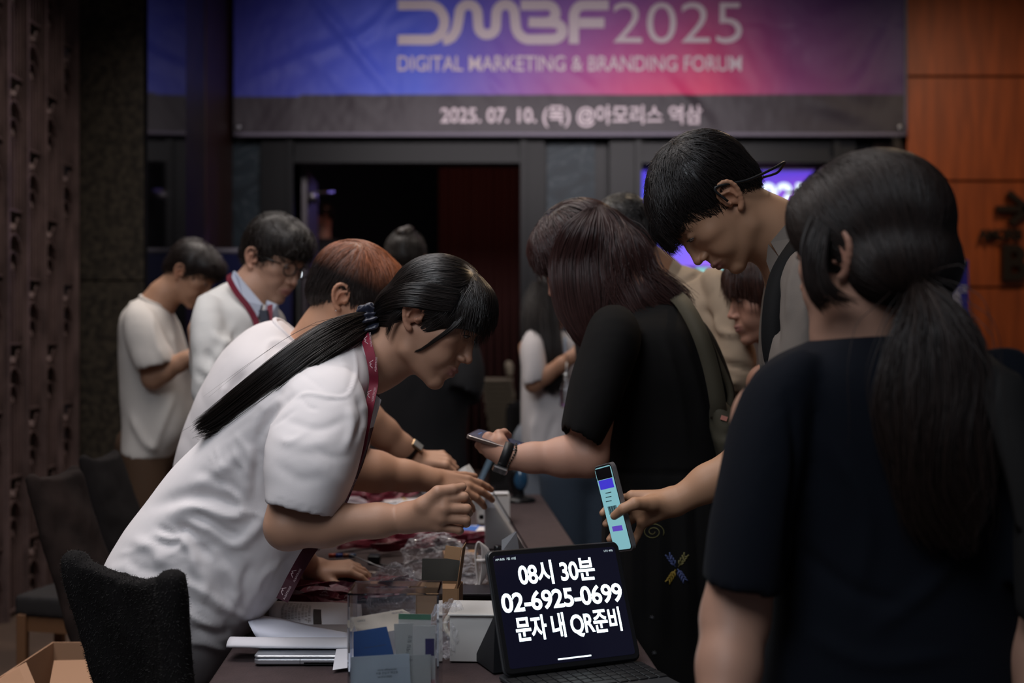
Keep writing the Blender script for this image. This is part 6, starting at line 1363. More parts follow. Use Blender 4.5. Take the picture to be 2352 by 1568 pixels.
# ------------------------------------------------------------------ 5. person in black robe-like clothes
D = 4.9
p5 = root('person', (P(965, 1000, D).x, D, 0), 'person in loose black clothes with tied-up hair seen between heads', 'person')
fw = Vector((.1, .9, -.25)); tc_ = P(932, 606, D)
v, q, R, t, s = make_body(p5, (fw, (0, .2, 1), tc_, 1.0, True, [(P(940, 660, D), .056), (P(950, 690, D), .075)]), [], base=(.40, .23, .16), hh=.005, ah=.006)
h = H(R, t, s); short_hair(p5, h, R, s, (.020, .014, .011), 1800, .004)
ca = cap_hair(h, R, s, [((0, -.07, .11), (.035, .035, .030)), ((.02, -.06, .13), (.025, .025, .022))], [], .005); hair_obj('hair_bun', [(*ca, np.full(len(ca[0]), 1.2))], (.022, .015, .012), p5)
body = loft([(910, 672, 975, 672, D, .07), (880, 700, 1030, 700, D, .14), (862, 740, 1062, 745, D, .17), (856, 850, 1080, 850, D, .18), (858, 930, 1078, 930, D, .18), (855, 1000, 1070, 1000, D, .18), (850, 1120, 1078, 1120, D, .19), (842, 1290, 1088, 1290, D, .2), (838, 1487, 1092, 1487, D, .2)], 36, 5, 2.2)
slv = loft([(1020, 705, 1060, 715, 4.86, .06), (1020, 760, 1088, 770, 4.84, .08), (1025, 850, 1108, 855, 4.80, .10), (1030, 900, 1100, 925, 4.76, .09)], 24, 5, 2.2, inset=.03)
garment('black_robe', [body, slv], .013, p5, mat('black_fabric', (.010, .010, .012), .85), (), .012, 6, (1, 1, .3), .01)
# ------------------------------------------------------------------ 6. distant person in the doorway
D = 10.7
p6 = root('person', (P(742, 700, D).x, D, 0), 'distant person whose dark head shows inside the left doorway', 'person')
fw = Vector((-.9, -.3, -.2)); tc_ = P(742, 500, D)
v, q, R, t, s = make_body(p6, (fw, (0, 0, 1), tc_, 1.0, False, [(P(745, 545, D), .056), (P(745, 560, D), .08)]), [], base=(.40, .20, .14), hh=.007)
h = H(R, t, s); short_hair(p6, h, R, s, (.016, .011, .009), 900)
body = loft([(730, 545, 760, 545, D, .06), (698, 562, 796, 562, D, .12), (692, 640, 802, 640, D, .13), (700, 760, 794, 760, D, .12)], 24, 4, 2.3); garment('dark_jacket', [body], .02, p6, mat('black_fabric', (0, 0, 0)), (), .01, 5)
legs(p6, (P(745, 760, D).x, D, 0), 1.6, mat('navy_trousers', (0, 0, 0)), .92)
# ------------------------------------------------------------------ 7. woman in black dress with phone
D = 2.75
p7 = root('person', (P(1510, 1000, D).x, D, 0), 'woman in black dress with long wavy brown hair holding a phone', 'person')
fw = Vector((-.82, .22, -.53)); tc_ = P(1352, 596, 2.70)+Vector((.0, .07, 0))
def arm7(S):
    arm_prims(S, P(1378, 830, 2.56), P(1350, 1048, 2.50), P(1172, 1052, 2.50), (.052, .044, .042, .0255))
    hand_px(S, (1166, 1050, 2.50), [[(1122, 1004, 2.520), (1108, 1012, 2.560), (1112, 1022, 2.585), (1120, 1026, 2.60)], [(1116, 1016, 2.515), (1100, 1022, 2.552), (1106, 1030, 2.580), (1116, 1034, 2.60)], [(1118, 1030, 2.510), (1108, 1032, 2.548), (1116, 1038, 2.575), (1124, 1040, 2.59)], [(1124, 1042, 2.510), (1118, 1040, 2.545), (1124, 1046, 2.57), (1130, 1048, 2.58)]],
        [(1150, 1016, 2.505), (1146, 998, 2.525), (1158, 994, 2.55), (1168, 1000, 2.57)], r=(.0105, .0092, .0084, .0070), rw=.0215)
v, q, R, t, s = make_body(p7, (fw, (-.5, .1, .85), tc_, 1.03, True, [(P(1440, 655, 2.73), .055), (P(1462, 705, 2.75), .075)]), [arm7], base=(.50, .27, .19), hh=.003, ah=.0026)
h = H(R, t, s); eyes(p7, h, s, R)
body = loft([(1398, 712, 1498, 690, D, .07), (1368, 728, 1570, 706, D, .12), (1342, 768, 1625, 760, D, .185), (1330, 850, 1668, 850, D, .20), (1340, 940, 1690, 940, D, .185), (1362, 1030, 1682, 1030, D, .17), (1378, 1085, 1664, 1085, D, .17), (1384, 1160, 1668, 1160, D, .18), (1382, 1280, 1680, 1280, D, .19), (1378, 1450, 1700, 1450, D, .20), (1370, 1650, 1712, 1650, D, .21), (1362, 1850, 1720, 1850, D, .215)], 48, 5, 2.3, inset=.05)
slv = loft([(1370, 745, 1450, 742, 2.62, .05), (1338, 790, 1470, 790, 2.55, .09), (1312, 860, 1440, 880, 2.52, .095), (1297, 930, 1412, 960, 2.50, .09), (1287, 985, 1374, 1032, 2.49, .082)], 30, 5, 2.2, inset=.05)
M_dress = mat('black_dress_fabric', (.0060, .0056, .0056), .9, bump=(800, .2, .0006), spec=.2)
ST = [([(1560, 760), (1600, 880), (1625, 1000)], 9, .007), ([(1600, 760), (1640, 880), (1655, 980)], 9, .007), ([(1520, 760), (1560, 900), (1580, 1040)], 9, .006)]+[([(1400+i*28, 1085), (1398+i*29, 1250), (1395+i*31, 1500)], 8, (-1)**i*.007) for i in range(10)]+[([(1380, 1082), (1520, 1090), (1660, 1082)], 6, -.006)]
vD, qD = garment('dress', [body, slv], .008, p7, M_dress, ST, .006, 6, (1, 1, .4), .003)
# embroidery, fixed a millimetre proud of the dress
bvd = bvh_of(vD, qD)
def emb(pts, m, w_=.0012):
    o = []
    for x, y in pts:
        dr = (P(x, y, 1)-Vector((0, 0, CAMZ))).normalized(); hit = bvd.ray_cast(Vector((0, 0, CAMZ)), dr)
        if hit[0] is None: return
        o.append(hit[0]-dr*.0012)
    mb.tube(o, w_, 4)
M_ey, M_eb, M_eo = mat('thread_yellow', (.30, .20, .03), .6), mat('thread_blue', (.07, .09, .22), .6), mat('thread_olive', (.16, .14, .05), .6)
mb = MB(); emb([(1500+(3+a*1.35)*1.25*math.cos(a), 1221+(3+a*1.35)*math.sin(a)) for a in np.linspace(0, 13, 40)], M_eo, .0010); mb.v and mb.make('spiral_embroidery', M_eo, p7)
for nm, m, x0, y0, sx_, sy_ in (('leaf_embroidery', M_ey, 1552, 1308, -1, 1), ('leaf_embroidery', M_eb, 1556, 1306, 1, 1), ('leaf_embroidery', M_eb, 1552, 1302, -1, -1), ('leaf_embroidery', M_eo, 1558, 1302, 1, -1)):
    mb = MB(); emb([(x0, y0), (x0+sx_*9, y0+sy_*12), (x0+sx_*14, y0+sy_*26)], m, .0016)
    for k in range(4):
        a = (x0+sx_*(3+k*4), y0+sy_*(5+k*6)); emb([a, (a[0]+sx_*5, a[1]+sy_*1), (a[0]+sx_*9, a[1]+sy_*5)], m, .0020); emb([a, (a[0]-sx_*2, a[1]+sy_*6), (a[0]-sx_*1, a[1]+sy_*11)], m, .0020)
    if mb.v: mb.make(nm, m, p7)
for x, y in ((1497, 1418), (1503, 1500), (1425, 1470)):
    mb = MB()
    for a in range(4): c_, s_ = math.cos(a*math.pi/4+.2)*6, math.sin(a*math.pi/4+.2)*6; emb([(x-c_, y-s_), (x, y), (x+c_, y+s_)], M_eb, .0005)
    if mb.v: mb.make('star_embroidery', mat('thread_grey', (.08, .08, .09), .6), p7)
# hair
ca = cap_hair(h, R, s, [((0, -.004, .050), (.088, .108, .096)), ((0, .060, .060), (.070, .050, .060)), ((0, -.065, -.04), (.070, .050, .085))], [((0, .110, -.050), (.13, .070, .085)), ((0, .05, -.12), (.055, .10, .07))], .0045)
ctrl = [((0, 0, .145), (.6, -.3, 0)), ((.05, .03, .12), (.6, .2, -.7)), ((.085, .03, .06), (.1, .1, -1)), ((.085, -.03, .03), (0, -.1, -1)), ((.05, -.09, .06), (.1, -.3, -1)), ((0, -.1, .05), (0, -.2, -1)), ((.03, .10, .09), (.5, .4, -.8)), ((.07, -.06, -.05), (0, -.1, -1)), ((.04, -.06, .12), (.4, -.7, -.5))]
ctrl += [((-a[0], a[1], a[2]), (-b[0], b[1], b[2])) for a, b in ctrl if a[0] > 0]
st = hair_comb(ca[0], ca[1], h, R, ctrl, 4200, 15, .010, width=.0019, lift=.008, rnd=.08, loose=.72, grav=.35, wave=.0012)
def pg(*a): return [P(*k) for k in a]
bvc = bvh_of(*ca)
def cg(*a): return cap_pts(bvc, a, .008)
st_l = strands_free([cg((1345, 488), (1300, 530), (1276, 590), (1272, 650, -.01), (1286, 720, -.01), (1318, 775, -.01), (1345, 798, .0)), cg((1356, 486), (1325, 530), (1304, 590), (1300, 650, -.010), (1312, 720, -.006), (1334, 765, -.005), (1350, 790, .0)), cg((1366, 484), (1350, 530), (1338, 590), (1338, 650, -.010), (1345, 710, -.006), (1355, 750, .0), (1356, 786, .0)), cg((1374, 484), (1378, 530), (1374, 590), (1370, 650, -.010), (1368, 700, -.004), (1366, 750, .0), (1360, 785, .0))], 2500, 28, .0018, .006, .9, .12)
st_r = strands_free([cg((1374, 484), (1384, 530), (1392, 590), (1394, 650, -.010), (1405, 695, -.004), (1435, 730, -.01), (1470, 742, .0)), cg((1384, 484), (1410, 525), (1428, 580), (1442, 640), (1468, 690, -.012), (1505, 722, -.005), (1545, 730, .0)), cg((1394, 488), (1430, 525), (1456, 575), (1484, 630), (1520, 675, -.01), (1552, 704, -.005), (1582, 712, .01)), cg((1402, 492), (1442, 530), (1478, 585), (1505, 630, 2.71), (1540, 660, 2.70), (1568, 685, 2.69), (1588, 704, 2.69))], 3400, 30, .0018, .010, 1.2, .18, wav=.009)
st_m = strands_free([cg((1366, 484), (1350, 530), (1338, 590), (1338, 650, -.012), (1345, 710, -.006), (1355, 750, .0), (1356, 786, .0)), cg((1374, 484), (1380, 530), (1384, 590), (1384, 650, -.012), (1384, 705, -.004), (1388, 745, .0), (1392, 775, .0)), cg((1384, 484), (1410, 525), (1428, 580), (1430, 640, -.012), (1436, 695, -.004), (1460, 728, .0), (1490, 742, .0))], 1500, 28, .0018, .007, 1.0, .14, wav=.006)
c1 = loft([(1300, 610, 1362, 610, 2.74, .02), (1294, 650, 1360, 650, 2.74, .02), (1312, 720, 1362, 720, 2.73, .02), (1336, 765, 1354, 765, 2.72, .01)], 20, 4); c2_ = loft([(1390, 600, 1460, 600, 2.76, .04), (1400, 635, 1490, 630, 2.75, .05), (1425, 680, 1535, 675, 2.74, .05), (1470, 708, 1560, 697, 2.73, .03)], 20, 4)
cv, cq, _ = remesh([c1, c2_], .006, 3); cv = crease(cv, _, (), .006, 30, (1, 1, .3), .004)
hair_obj('hair', [(*ca, np.full(len(ca[0]), .5)), (cv, cq, np.full(len(cv), .5)), st, st_l, st_m, st_r], (.040, .0165, .0145), p7, mname='brown_hair', rough=.33)
# wrist: watch, beads; phone held
wr = P(1160, 1046, 2.50); wax = P(1180, 1050, 2.50)-P(1140, 1035, 2.50)
watch(p7, wr, wax, .0285, (.1, -.45, -.9), mat('black_strap', (.012, .012, .013), .5), mat('silver', (0, 0, 0)), .020, .030)
Rw = frame(wax, (0, 0, 1)); mb = MB(); 
for a in np.linspace(0, 2*math.pi, 30)[:-1]: mb.lathe(P(1176, 1050, 2.50)+Rw@Vector((.002*math.sin(a*3), .030*math.cos(a), .030*math.sin(a))), [(.0008, -.003), (.0028, 0), (.0008, .003)], 6)
mb.make('bead_bracelet', mat('dark_beads', (.03, .022, .015), .25), p7)
def phone(label, tl, tr, br, bl, th, m_screen, extra=None, case=None):
    tl, tr, br, bl = [Vector(k) for k in (tl, tr, br, bl)]; c = (tl+tr+br+bl)/4; u = ((tr-tl)+(br-bl)).normalized(); n = u.cross((tl-bl)+(tr-br)).normalized(); w_ = ((tr-tl).length+(br-bl).length)/2; hh_ = ((tl-bl).length+(tr-br).length)/2; upp = n.cross(u)
    RR = Matrix((u, upp, n)).transposed(); lo = min(k.z for k in (tl, tr, br, bl)); r = root('phone', (c.x, c.y, lo), label, 'phone')
    slab('phone_body', w_, hh_, .010, -th, 0, M_blk, c, RR, r, bev=.001); slab('case', w_+.003, hh_+.003, .011, -th-.0015, -.0006, case or M_blk, c, RR, r, bev=.0012)
    slab('screen', w_-.005, hh_-.006, .008, -.0003, .0004, m_screen, c, RR, r, bev=.0001)
    if extra: extra(r, c, u, upp, n)
    return r
def ex1(r, c, u, v_, n):
    for a, b, w_, hh_ in ((0, .045, .03, .003), (.0, .035, .02, .002), (-.012, -.05, .012, .012), (.012, -.05, .012, .012)):
        mb = MB(); mb.box(c+u*a+v_*b+n*.0008, (w_, hh_, .0003), Matrix((u, v_, n)).transposed()); mb.make('screen_item', mat('dim_screen_item', (.02, .03, .06), .3, emit=(.05, .09, .2), estr=1), r, smooth=False)
phone('dark phone lying across the fingers of the woman in black', P(1082, 996, 2.52), P(1106, 982, 2.62), P(1211, 1022, 2.56), P(1186, 1036, 2.46), .008, mat('dim_screen', (.010, .012, .018), .08, emit=(.012, .016, .03)), ex1, mat('silver_edge_case', (.30, .26, .24), .2, metal=.8))
# olive shoulder bag
ob = MB(); pp = [Vector(k) for k in cr([tuple(P(*k)) for k in ((1545, 672, 2.72), (1572, 700, 2.60), (1605, 760, 2.54), (1632, 840, 2.53), (1648, 920, 2.54), (1650, 960, 2.56))], 5)]; ribbon(ob, pp, .036, (-.1, -1, .1), .003)
pp = [Vector(k) for k in cr([tuple(P(*k)) for k in ((1552, 680, 2.76), (1600, 730, 2.66), (1650, 830, 2.62), (1678, 905, 2.60), (1664, 965, 2.58))], 5)]; ribbon(ob, pp, .014, (-.3, -1, 0), .003)
M_olv = mat('olive_canvas', (.060, .053, .034), .8); ob.make('shoulder_bag_strap', M_olv, p7)
vb, qb_, nb2 = remesh([loft([(1640, 925, 1662, 930, 2.56, .015), (1628, 960, 1690, 950, 2.58, .05), (1624, 985, 1705, 975, 2.60, .07), (1640, 1040, 1715, 1060, 2.62, .07), (1650, 1110, 1720, 1130, 2.62, .06)], 20, 4)], .007)
mk('shoulder_bag', crease(vb, nb2, (), .010, 12, (1, 1, 1), .005), qb_, M_olv, p7)
mb = MB(); mb.box(P(1663, 960, 2.54), (.014, .006, .010), Matrix.Rotation(.3, 3, 'Y')); mb.make('pink_tag', mat('pink_tag', (.55, .22, .17), .6), p7, smooth=False)
legs(p7, (P(1540, 1000, D).x, D+.02, 0), math.pi, mat('dark_stocking', (.01, .01, .01), .8), .9, name='leggings')

# ------------------------------------------------------------------ 8. masked man in beige shirt
D = 3.35
p8 = root('person', (P(1600, 1000, D).x, D, 0), 'man in beige shirt and white mask with short black hair', 'person')
fw = Vector((-.72, .55, -.40)); tc_ = P(1476, 562, 3.24)+Vector((-.045, .05, 0))
v, q, R, t, s = make_body(p8, (fw, (-.3, .2, .93), tc_, 1.03, False, [(P(1506, 618, 3.31), .052), (P(1538, 665, 3.35), .070)]), [lambda S: (arm_prims(S, P(1672, 730, 3.24), P(1678, 850, 3.18), P(1600, 900, 3.08), (.050, .038, .034, .025)), hand_prims(S, P(1596, 902, 3.07), (-1, 0, 0), (0, 0, 1), 1, [(20, 25, 20)]*4))], base=(.46, .24, .14), hh=.0032, ah=.005)
h = H(R, t, s); eyes(p8, h, s, R, lash=False); short_hair(p8, h, R, s, (.012, .009, .008), 2400, .004, lift=.006)
S = Skin(); S.at(R, h((0, 0, 0)), s); S.ell((0, .062, -.038), (.062, .062, .050), .01); S.ell((0, .10, -.025), (.028, .03, .035), .02); S.ell((0, .02, .03), (.2, .2, .045), .004, sub=True); S.ell((0, -.03, -.04), (.2, .045, .2), .004, sub=True); mk('face_mask', *S.mesh(.004), mat('mask_white', (.62, .62, .66), .8), p8)
mb = MB(); 
for sx in (-1, 1): mb.tube([h((sx*.060, .03, -.012)), h((sx*.074, .0, .0)), h((sx*.080, -.012, .030))], .0016, 5); mb.tube([h((sx*.056, .02, -.06)), h((sx*.072, -.012, -.03)), h((sx*.078, -.026, .01))], .0016, 5)
mb.make('ear_loops', mat('mask_white', (0, 0, 0)), p8)
body = loft([(1500, 650, 1560, 606, D, .075), (1498, 690, 1616, 628, D, .13), (1490, 740, 1680, 672, D, .20), (1485, 820, 1712, 760, D, .21), (1495, 920, 1715, 860, D, .19), (1510, 1020, 1700, 1000, D, .175), (1520, 1120, 1695, 1120, D, .17)], 40, 5, 2.3, inset=.03)
slv = loft([(1600, 655, 1660, 660, 3.24, .06), (1620, 700, 1692, 690, 3.16, .085), (1640, 780, 1722, 780, 3.12, .085), (1640, 850, 1738, 850, 3.10, .075), (1650, 900, 1728, 895, 3.10, .065)], 24, 5, 2.2, inset=.03)
M_bei = mat('beige_shirt', (.40, .30, .21), .85, bump=(500, .3, .0008))
garment('beige_shirt', [body, slv], .009, p8, M_bei, [([(1560, 650), (1585, 640), (1608, 628)], 5, -.012), ([(1640, 720), (1660, 760), (1700, 770)], 8, .012), ([(1640, 830), (1690, 840), (1735, 850)], 6, -.012), ([(1650, 870), (1700, 880)], 6, .010), ([(1600, 700), (1640, 740), (1640, 800)], 9, -.010)], .007, 8, (1, 1, 1), .005)
a_, b_ = loft([(1490, 628, 1536, 584, 3.34, .070), (1492, 646, 1556, 600, 3.34, .082), (1500, 665, 1575, 618, 3.345, .092)], 24, 4, 2.1); mk('collar', *remesh([(a_, b_)], .006)[:2], M_bei, p8)
legs(p8, (P(1600, 1000, D).x, D, 0), math.pi, mat('navy_trousers', (0, 0, 0)), .93)

# ------------------------------------------------------------------ 9. short-haired person looking down, brown hair
D = 3.0
p9 = root('person', (P(1790, 1000, D).x, D, 0), 'person with reddish brown hair whose profile shows under the tall man\'s chin', 'person')
fw = Vector((-.97, -.05, -.16)); tc_ = P(1782, 694, 2.93)+Vector((0, .07, 0))
v, q, R, t, s = make_body(p9, (fw, (-.15, 0, 1), tc_, .98, True, [(P(1800, 790, 3.0), .052), (P(1810, 830, D), .075)]), [lambda S: (arm_prims(S, P(1760, 880, 2.85), P(1770, 1040, 2.85), P(1745, 1100, 2.85), (.05, .04, .035, .025)), hand_prims(S, P(1744, 1104, 2.85), (-.5, 0, -1), (-1, 0, .5), 1, [(20, 25, 20)]*4))], base=(.44, .225, .155), hh=.003, ah=.006)
h = H(R, t, s); eyes(p9, h, s, R); brow(p9, h)
ca = cap_hair(h, R, s, [((0, -.004, .050), (.088, .106, .095)), ((0, .062, .070), (.070, .052, .060)), ((0, -.055, -.02), (.076, .060, .08))], [((0, .112, -.048), (.13, .080, .085)), ((0, .05, -.12), (.10, .10, .07))], .0045)
st = hair_comb(ca[0], ca[1], h, R, ctrl, 3000, 12, .009, width=.0018, lift=.006, rnd=.1, loose=.6, grav=.5)
hair_obj('hair', [(*ca, np.full(len(ca[0]), .6)), st], (.050, .020, .014), p9, mname='red_brown_hair')
body = loft([(1780, 826, 1840, 826, D, .07), (1755, 850, 1880, 845, D, .14), (1735, 900, 1895, 890, D, .19), (1738, 1000, 1895, 1000, D, .18), (1745, 1120, 1890, 1120, D, .17), (1740, 1200, 1890, 1200, D, .17)], 30, 5, 2.3, inset=.03); garment('black_top', [body, loft([(1750, 860, 1820, 860, 2.9, .05), (1735, 910, 1800, 910, 2.85, .07), (1738, 980, 1795, 980, 2.84, .065)], 20, 4, 2.2, inset=.03)], .011, p9, mat('black_fabric', (0, 0, 0)), (), .006, 7)
legs(p9, (P(1815, 1000, D).x, D, 0), math.pi, mat('navy_trousers', (0, 0, 0)), .85)

# ------------------------------------------------------------------ 10. tall man with headphones
D = 2.32
p10 = root('person', (P(1960, 1000, D).x, D, 0), 'tall man in grey shirt with black backpack wearing neckband headphones', 'person')
al = math.radians(57); fw = Vector((-math.cos(al), -.05, -math.sin(al))); tc_ = P(1672, 468, 2.20)+Vector((0, .074, 0))
def arm10(S):
    arm_prims(S, P(1860, 760, 2.18), P(1795, 1010, 2.18), P(1560, 1148, 2.19), (.055, .044, .040, .0275))
    hand_px(S, (1545, 1152, 2.195), [[(1452, 1140, 2.200), (1425, 1147, 2.230), (1398, 1164, 2.254), (1384, 1178, 2.240)], [(1458, 1162, 2.212), (1430, 1173, 2.242), (1404, 1190, 2.257), (1391, 1203, 2.243)], [(1466, 1182, 2.215), (1440, 1200, 2.242), (1414, 1222, 2.256), (1400, 1238, 2.242)], [(1476, 1200, 2.200), (1464, 1228, 2.206), (1454, 1248, 2.200), (1442, 1256, 2.198)]],
        [(1494, 1156, 2.170), (1458, 1156, 2.146), (1432, 1168, 2.144), (1411, 1184, 2.162)], rw=.0245)
v, q, R, t, s = make_body(p10, (fw, (-.84, 0, .545), tc_, 1.03, False, [(P(1770, 530, 2.285), .062), (P(1815, 560, 2.30), .068), (P(1850, 620, 2.32), .09)]), [arm10], base=(.45, .245, .145), hh=.0018, ah=.0022)
h = H(R, t, s); eyes(p10, h, s, R, open_=.0055); brow(p10, h)
ca = cap_hair(h, R, s, [((0, -.014, .060), (.085, .106, .096)), ((0, .040, .074), (.071, .056, .056)), ((0, .074, .062), (.052, .029, .038)), ((0, -.060, .012), (.062, .046, .050))], [((0, .118, -.036), (.13, .082, .086)), ((.096, .006, -.030), (.036, .036, .066)), ((-.096, .006, -.030), (.036, .036, .066)), ((0, .03, -.112), (.11, .125, .082)), ((.088, -.035, -.035), (.024, .03, .03))], .0032)
ctrl = [((0, -.02, .145), (.2, .9, .2)), ((.04, .02, .135), (.5, .9, -.1)), ((.06, .05, .11), (.4, .9, -.5)), ((.082, .03, .07), (.1, .5, -.9)), ((.085, -.03, .055), (0, -.1, -1)), ((.06, -.08, .05), (0, -.2, -1)), ((0, -.11, .05), (0, -.1, -1)), ((.03, .10, .10), (.15, .6, -.8)), ((.05, .09, .06), (.1, .35, -1)), ((.04, -.08, .11), (.2, -.6, -.7)), ((.075, .05, .03), (0, .1, -1))]
ctrl += [((-a[0], a[1], a[2]), (-b[0], b[1], b[2])) for a, b in ctrl if a[0] > 0]
st = hair_comb(ca[0], ca[1], h, R, ctrl, 5600, 10, .0075, width=.0014, lift=.007, rnd=.16, loose=.7, wave=.0006)
lk = lambda *a: [h(p) for p in a]
locp = lambda p: (np.array(R).T @ (np.array(p)-np.array(t)))/s
top = [hair_comb(ca[0], ca[1], h, R, [((0, -.05, .13), (.2, .3, .6)), ((.05, -.06, .1), (.6, -.3, .5)), ((0, -.1, .07), (0, -.6, .5)), ((.02, .02, .14), (.3, .9, .3))], 900, 6, .006, cond=lambda p: float(locp(p)[2] > .085 and locp(p)[1] < .03), width=.0013, lift=.004, rnd=.55, loose=.3, wave=.002)]
fr = strands_free([lk((.060, .058, .096), (.068, .078, .074), (.064, .098, .052), (.052, .104, .026)), lk((.030, .070, .102), (.042, .096, .078), (.048, .109, .050), (.044, .121, .020)), lk((0, .074, .106), (.008, .103, .080), (.010, .111, .050), (.008, .118, .022)), lk((-.035, .066, .10), (-.03, .098, .078), (-.028, .107, .048), (-.028, .112, .024))], 1300, 16, .0012, .006, .8, .22)
sd_ = strands_free([lk((.082, .035, .060), (.083, .044, .035), (.0800, .048, .014), (.076, .048, -.004)), lk((.080, .055, .060), (.0815, .062, .036), (.078, .066, .018), (.073, .066, .006)), lk((.074, .075, .062), (.076, .084, .040), (.072, .088, .026), (.064, .090, .020))], 480, 14, .0013, .0035, .7, .16)
bk_ = strands_free([lk((.074, -.055, .02), (.068, -.066, -.005), (.058, -.070, -.026), (.048, -.072, -.038)), lk((.04, -.085, .02), (.04, -.085, -.01), (.034, -.080, -.032), (.028, -.076, -.044)), lk((0, -.09, .02), (0, -.088, -.01), (0, -.082, -.034), (0, -.078, -.046))], 420, 12, .0012, .003, .6, .18)
hair_obj('hair', [(*ca, np.full(len(ca[0]), .5)), st, fr, sd_, bk_]+top, (.0140, .0105, .0095), p10, mname='black_hair_short', rough=.36)
# headphones
hp = MB(); pth = cr([h(k) for k in ((.092, .004, .002), (.088, .008, .022), (.089, -.004, .040), (.0965, -.026, .030), (.0945, -.042, .006), (.090, -.064, -.008), (.084, -.086, -.024))], 5); ribbon(hp, pth[17:], .0115, (0, -1, .1), .006); hp.tube(pth[:19], .0032, 8)
bnd = cr([h(k) for k in ((.0845, -.084, -.023), (.080, -.103, -.036), (.066, -.116, -.044), (.040, -.121, -.052), (0, -.123, -.056), (-.045, -.130, -.050), (-.074, -.100, -.036), (-.086, -.05, -.005), (-.090, -.004, .038), (-.088, .004, .004))], 5); hp.tube(bnd, .0026, 8); hp.make('headphone_band', mat('matte_black_rubber', (.010, .010, .011), .45), p10)
S = Skin(); S.at(R, h((0, 0, 0)), s); S.ell((.0925, .005, -.004), (.0095, .0110, .0160), .003, Matrix.Rotation(-.25, 3, 'X')); S.ell((.086, .010, .010), (.0055, .007, .011), .004); mk('earpiece', *S.mesh(.0012), mat('matte_black_rubber', (0, 0, 0)), p10)
put_text('lettering', 'shokz', .0052, h((.0925, -.064, -.0095)), (h((.09, -.085, -.024))-h((.09, -.064, -.008))), (0, 0, 1), mat('print_faint', (0, 0, 0)), p10, off=.003)
# shirt
body = loft([(1772, 600, 1846, 500, 2.32, .075), (1768, 650, 1905, 530, D, .12), (1760, 720, 1985, 590, D, .20), (1756, 800, 2035, 680, D, .225), (1762, 900, 2060, 800, D, .21), (1775, 1020, 2065, 960, D, .19), (1785, 1180, 2065, 1180, D, .18), (1790, 1250, 2062, 1250, D, .175)], 44, 5, 2.35, inset=.04)
slv = loft([(1800, 640, 1880, 620, 2.18, .06), (1778, 700, 1905, 700, 2.10, .09), (1765, 790, 1900, 800, 2.08, .09), (1755, 900, 1880, 905, 2.06, .085), (1745, 970, 1862, 985, 2.06, .078)], 28, 5, 2.2, inset=.04)
M_gry = mat('grey_shirt', (.155, .130, .112), .85, bump=(600, .35, .0007))
garment('grey_shirt', [body, slv], .007, p10, M_gry, [([(1790, 650), (1782, 720), (1790, 800)], 6, -.008), ([(1830, 600), (1815, 660), (1810, 740)], 7, .005), ([(1870, 640), (1850, 720), (1860, 800)], 10, .006)], .005, 8, (1, 1, 1), .003)
cl_ = [(P(1766, 560, 2.24), P(1848, 478, 2.30)), (P(1772, 590, 2.22), P(1852, 492, 2.27))]
mb = MB(); 
mb.prism([P(1770, 556, 2.215), P(1800, 520, 2.215), P(1846, 474, 2.25), P(1862, 500, 2.24), P(1830, 545, 2.20), P(1790, 590, 2.19)], (.003, .012, .002)); mb.prism([P(1846, 474, 2.25), P(1860, 470, 2.33), P(1872, 500, 2.33), P(1862, 500, 2.24)], (-.003, .0, .003)); mb.prism([P(1764, 560, 2.22), P(1790, 592, 2.19), P(1774, 640, 2.20), P(1760, 600, 2.22)], (.004, .01, 0)); mb.make('collar', M_gry, p10, smooth=False)
bp = MB(); pp = [Vector(k) for k in cr([tuple(P(*k)) for k in ((1900, 500, 2.30), (1862, 530, 2.20), (1822, 580, 2.135), (1790, 640, 2.10), (1776, 720, 2.07), (1776, 800, 2.055), (1795, 860, 2.05), (1850, 930, 2.08))], 6)]; ribbon(bp, pp, .038, (-.55, -.85, .35), .011); bp.make('backpack_strap', mat('black_webbing', (.0045, .0045, .005), .8, spec=.2), p10)
vb, qb_, nb2 = remesh([loft([(1900, 560, 2080, 520, 2.42, .13), (1910, 640, 2140, 600, 2.42, .15), (1930, 800, 2170, 780, 2.42, .15), (1950, 960, 2160, 960, 2.42, .14)], 24, 4, 3)], .012); mk('backpack', vb, qb_, mat('black_webbing', (0, 0, 0)), p10)
legs(p10, (P(1930, 1000, D).x, D+.02, 0), math.pi, mat('navy_trousers', (0, 0, 0)), .93)
# his phone
M_ph = mat('bright_phone_screen', (0, 0, 0), emit=s2l((150, 212, 222)), estr=.62)
def ex2(r, c, u, v_, n):
    RR = Matrix((u, v_, n)).transposed()
    def b(nm, x, y, w_, hh_, m): mb = MB(); mb.box(c+u*x+v_*y+n*.0007, (w_, hh_, .0003), RR); mb.make(nm, m, r, smooth=False)
    b('header_bar', 0, .068, .068, .022, mat('phone_header', (.004, .006, .010), .2)); b('banner_image', 0, .047, .062, .018, mat('phone_violet', (0, 0, 0), emit=s2l((70, 60, 225)), estr=.7)); b('button', 0, -.040, .044, .010, mat('phone_purple', (0, 0, 0), emit=s2l((110, 80, 215)), estr=.6))
    for k, y in enumerate((.030, .022, .014)): b('text_line', -.004*k, y, .026, .0016, mat('phone_ink', (.02, .06, .07), .4))
    for k in range(11): b('code_bar', -.018+k*.0036, -.004, .0018+(k*7 % 3)*.0006, .016, mat('phone_ink', (0, 0, 0)))
    put_text('caption', '입장 확인', .008, c+v_*-.021, u, v_, mat('phone_ink', (0, 0, 0)), r, off=.001)
pc, pu, pw_ = P(1407, 1166, 2.195), Vector((-.037, .022, .152)), Vector((.026, -.068, .014)); pw_ = (pw_-pu*(pw_.dot(pu)/pu.length_squared)); pw_ = pw_.normalized()*.079; pu = pu.normalized()*.168
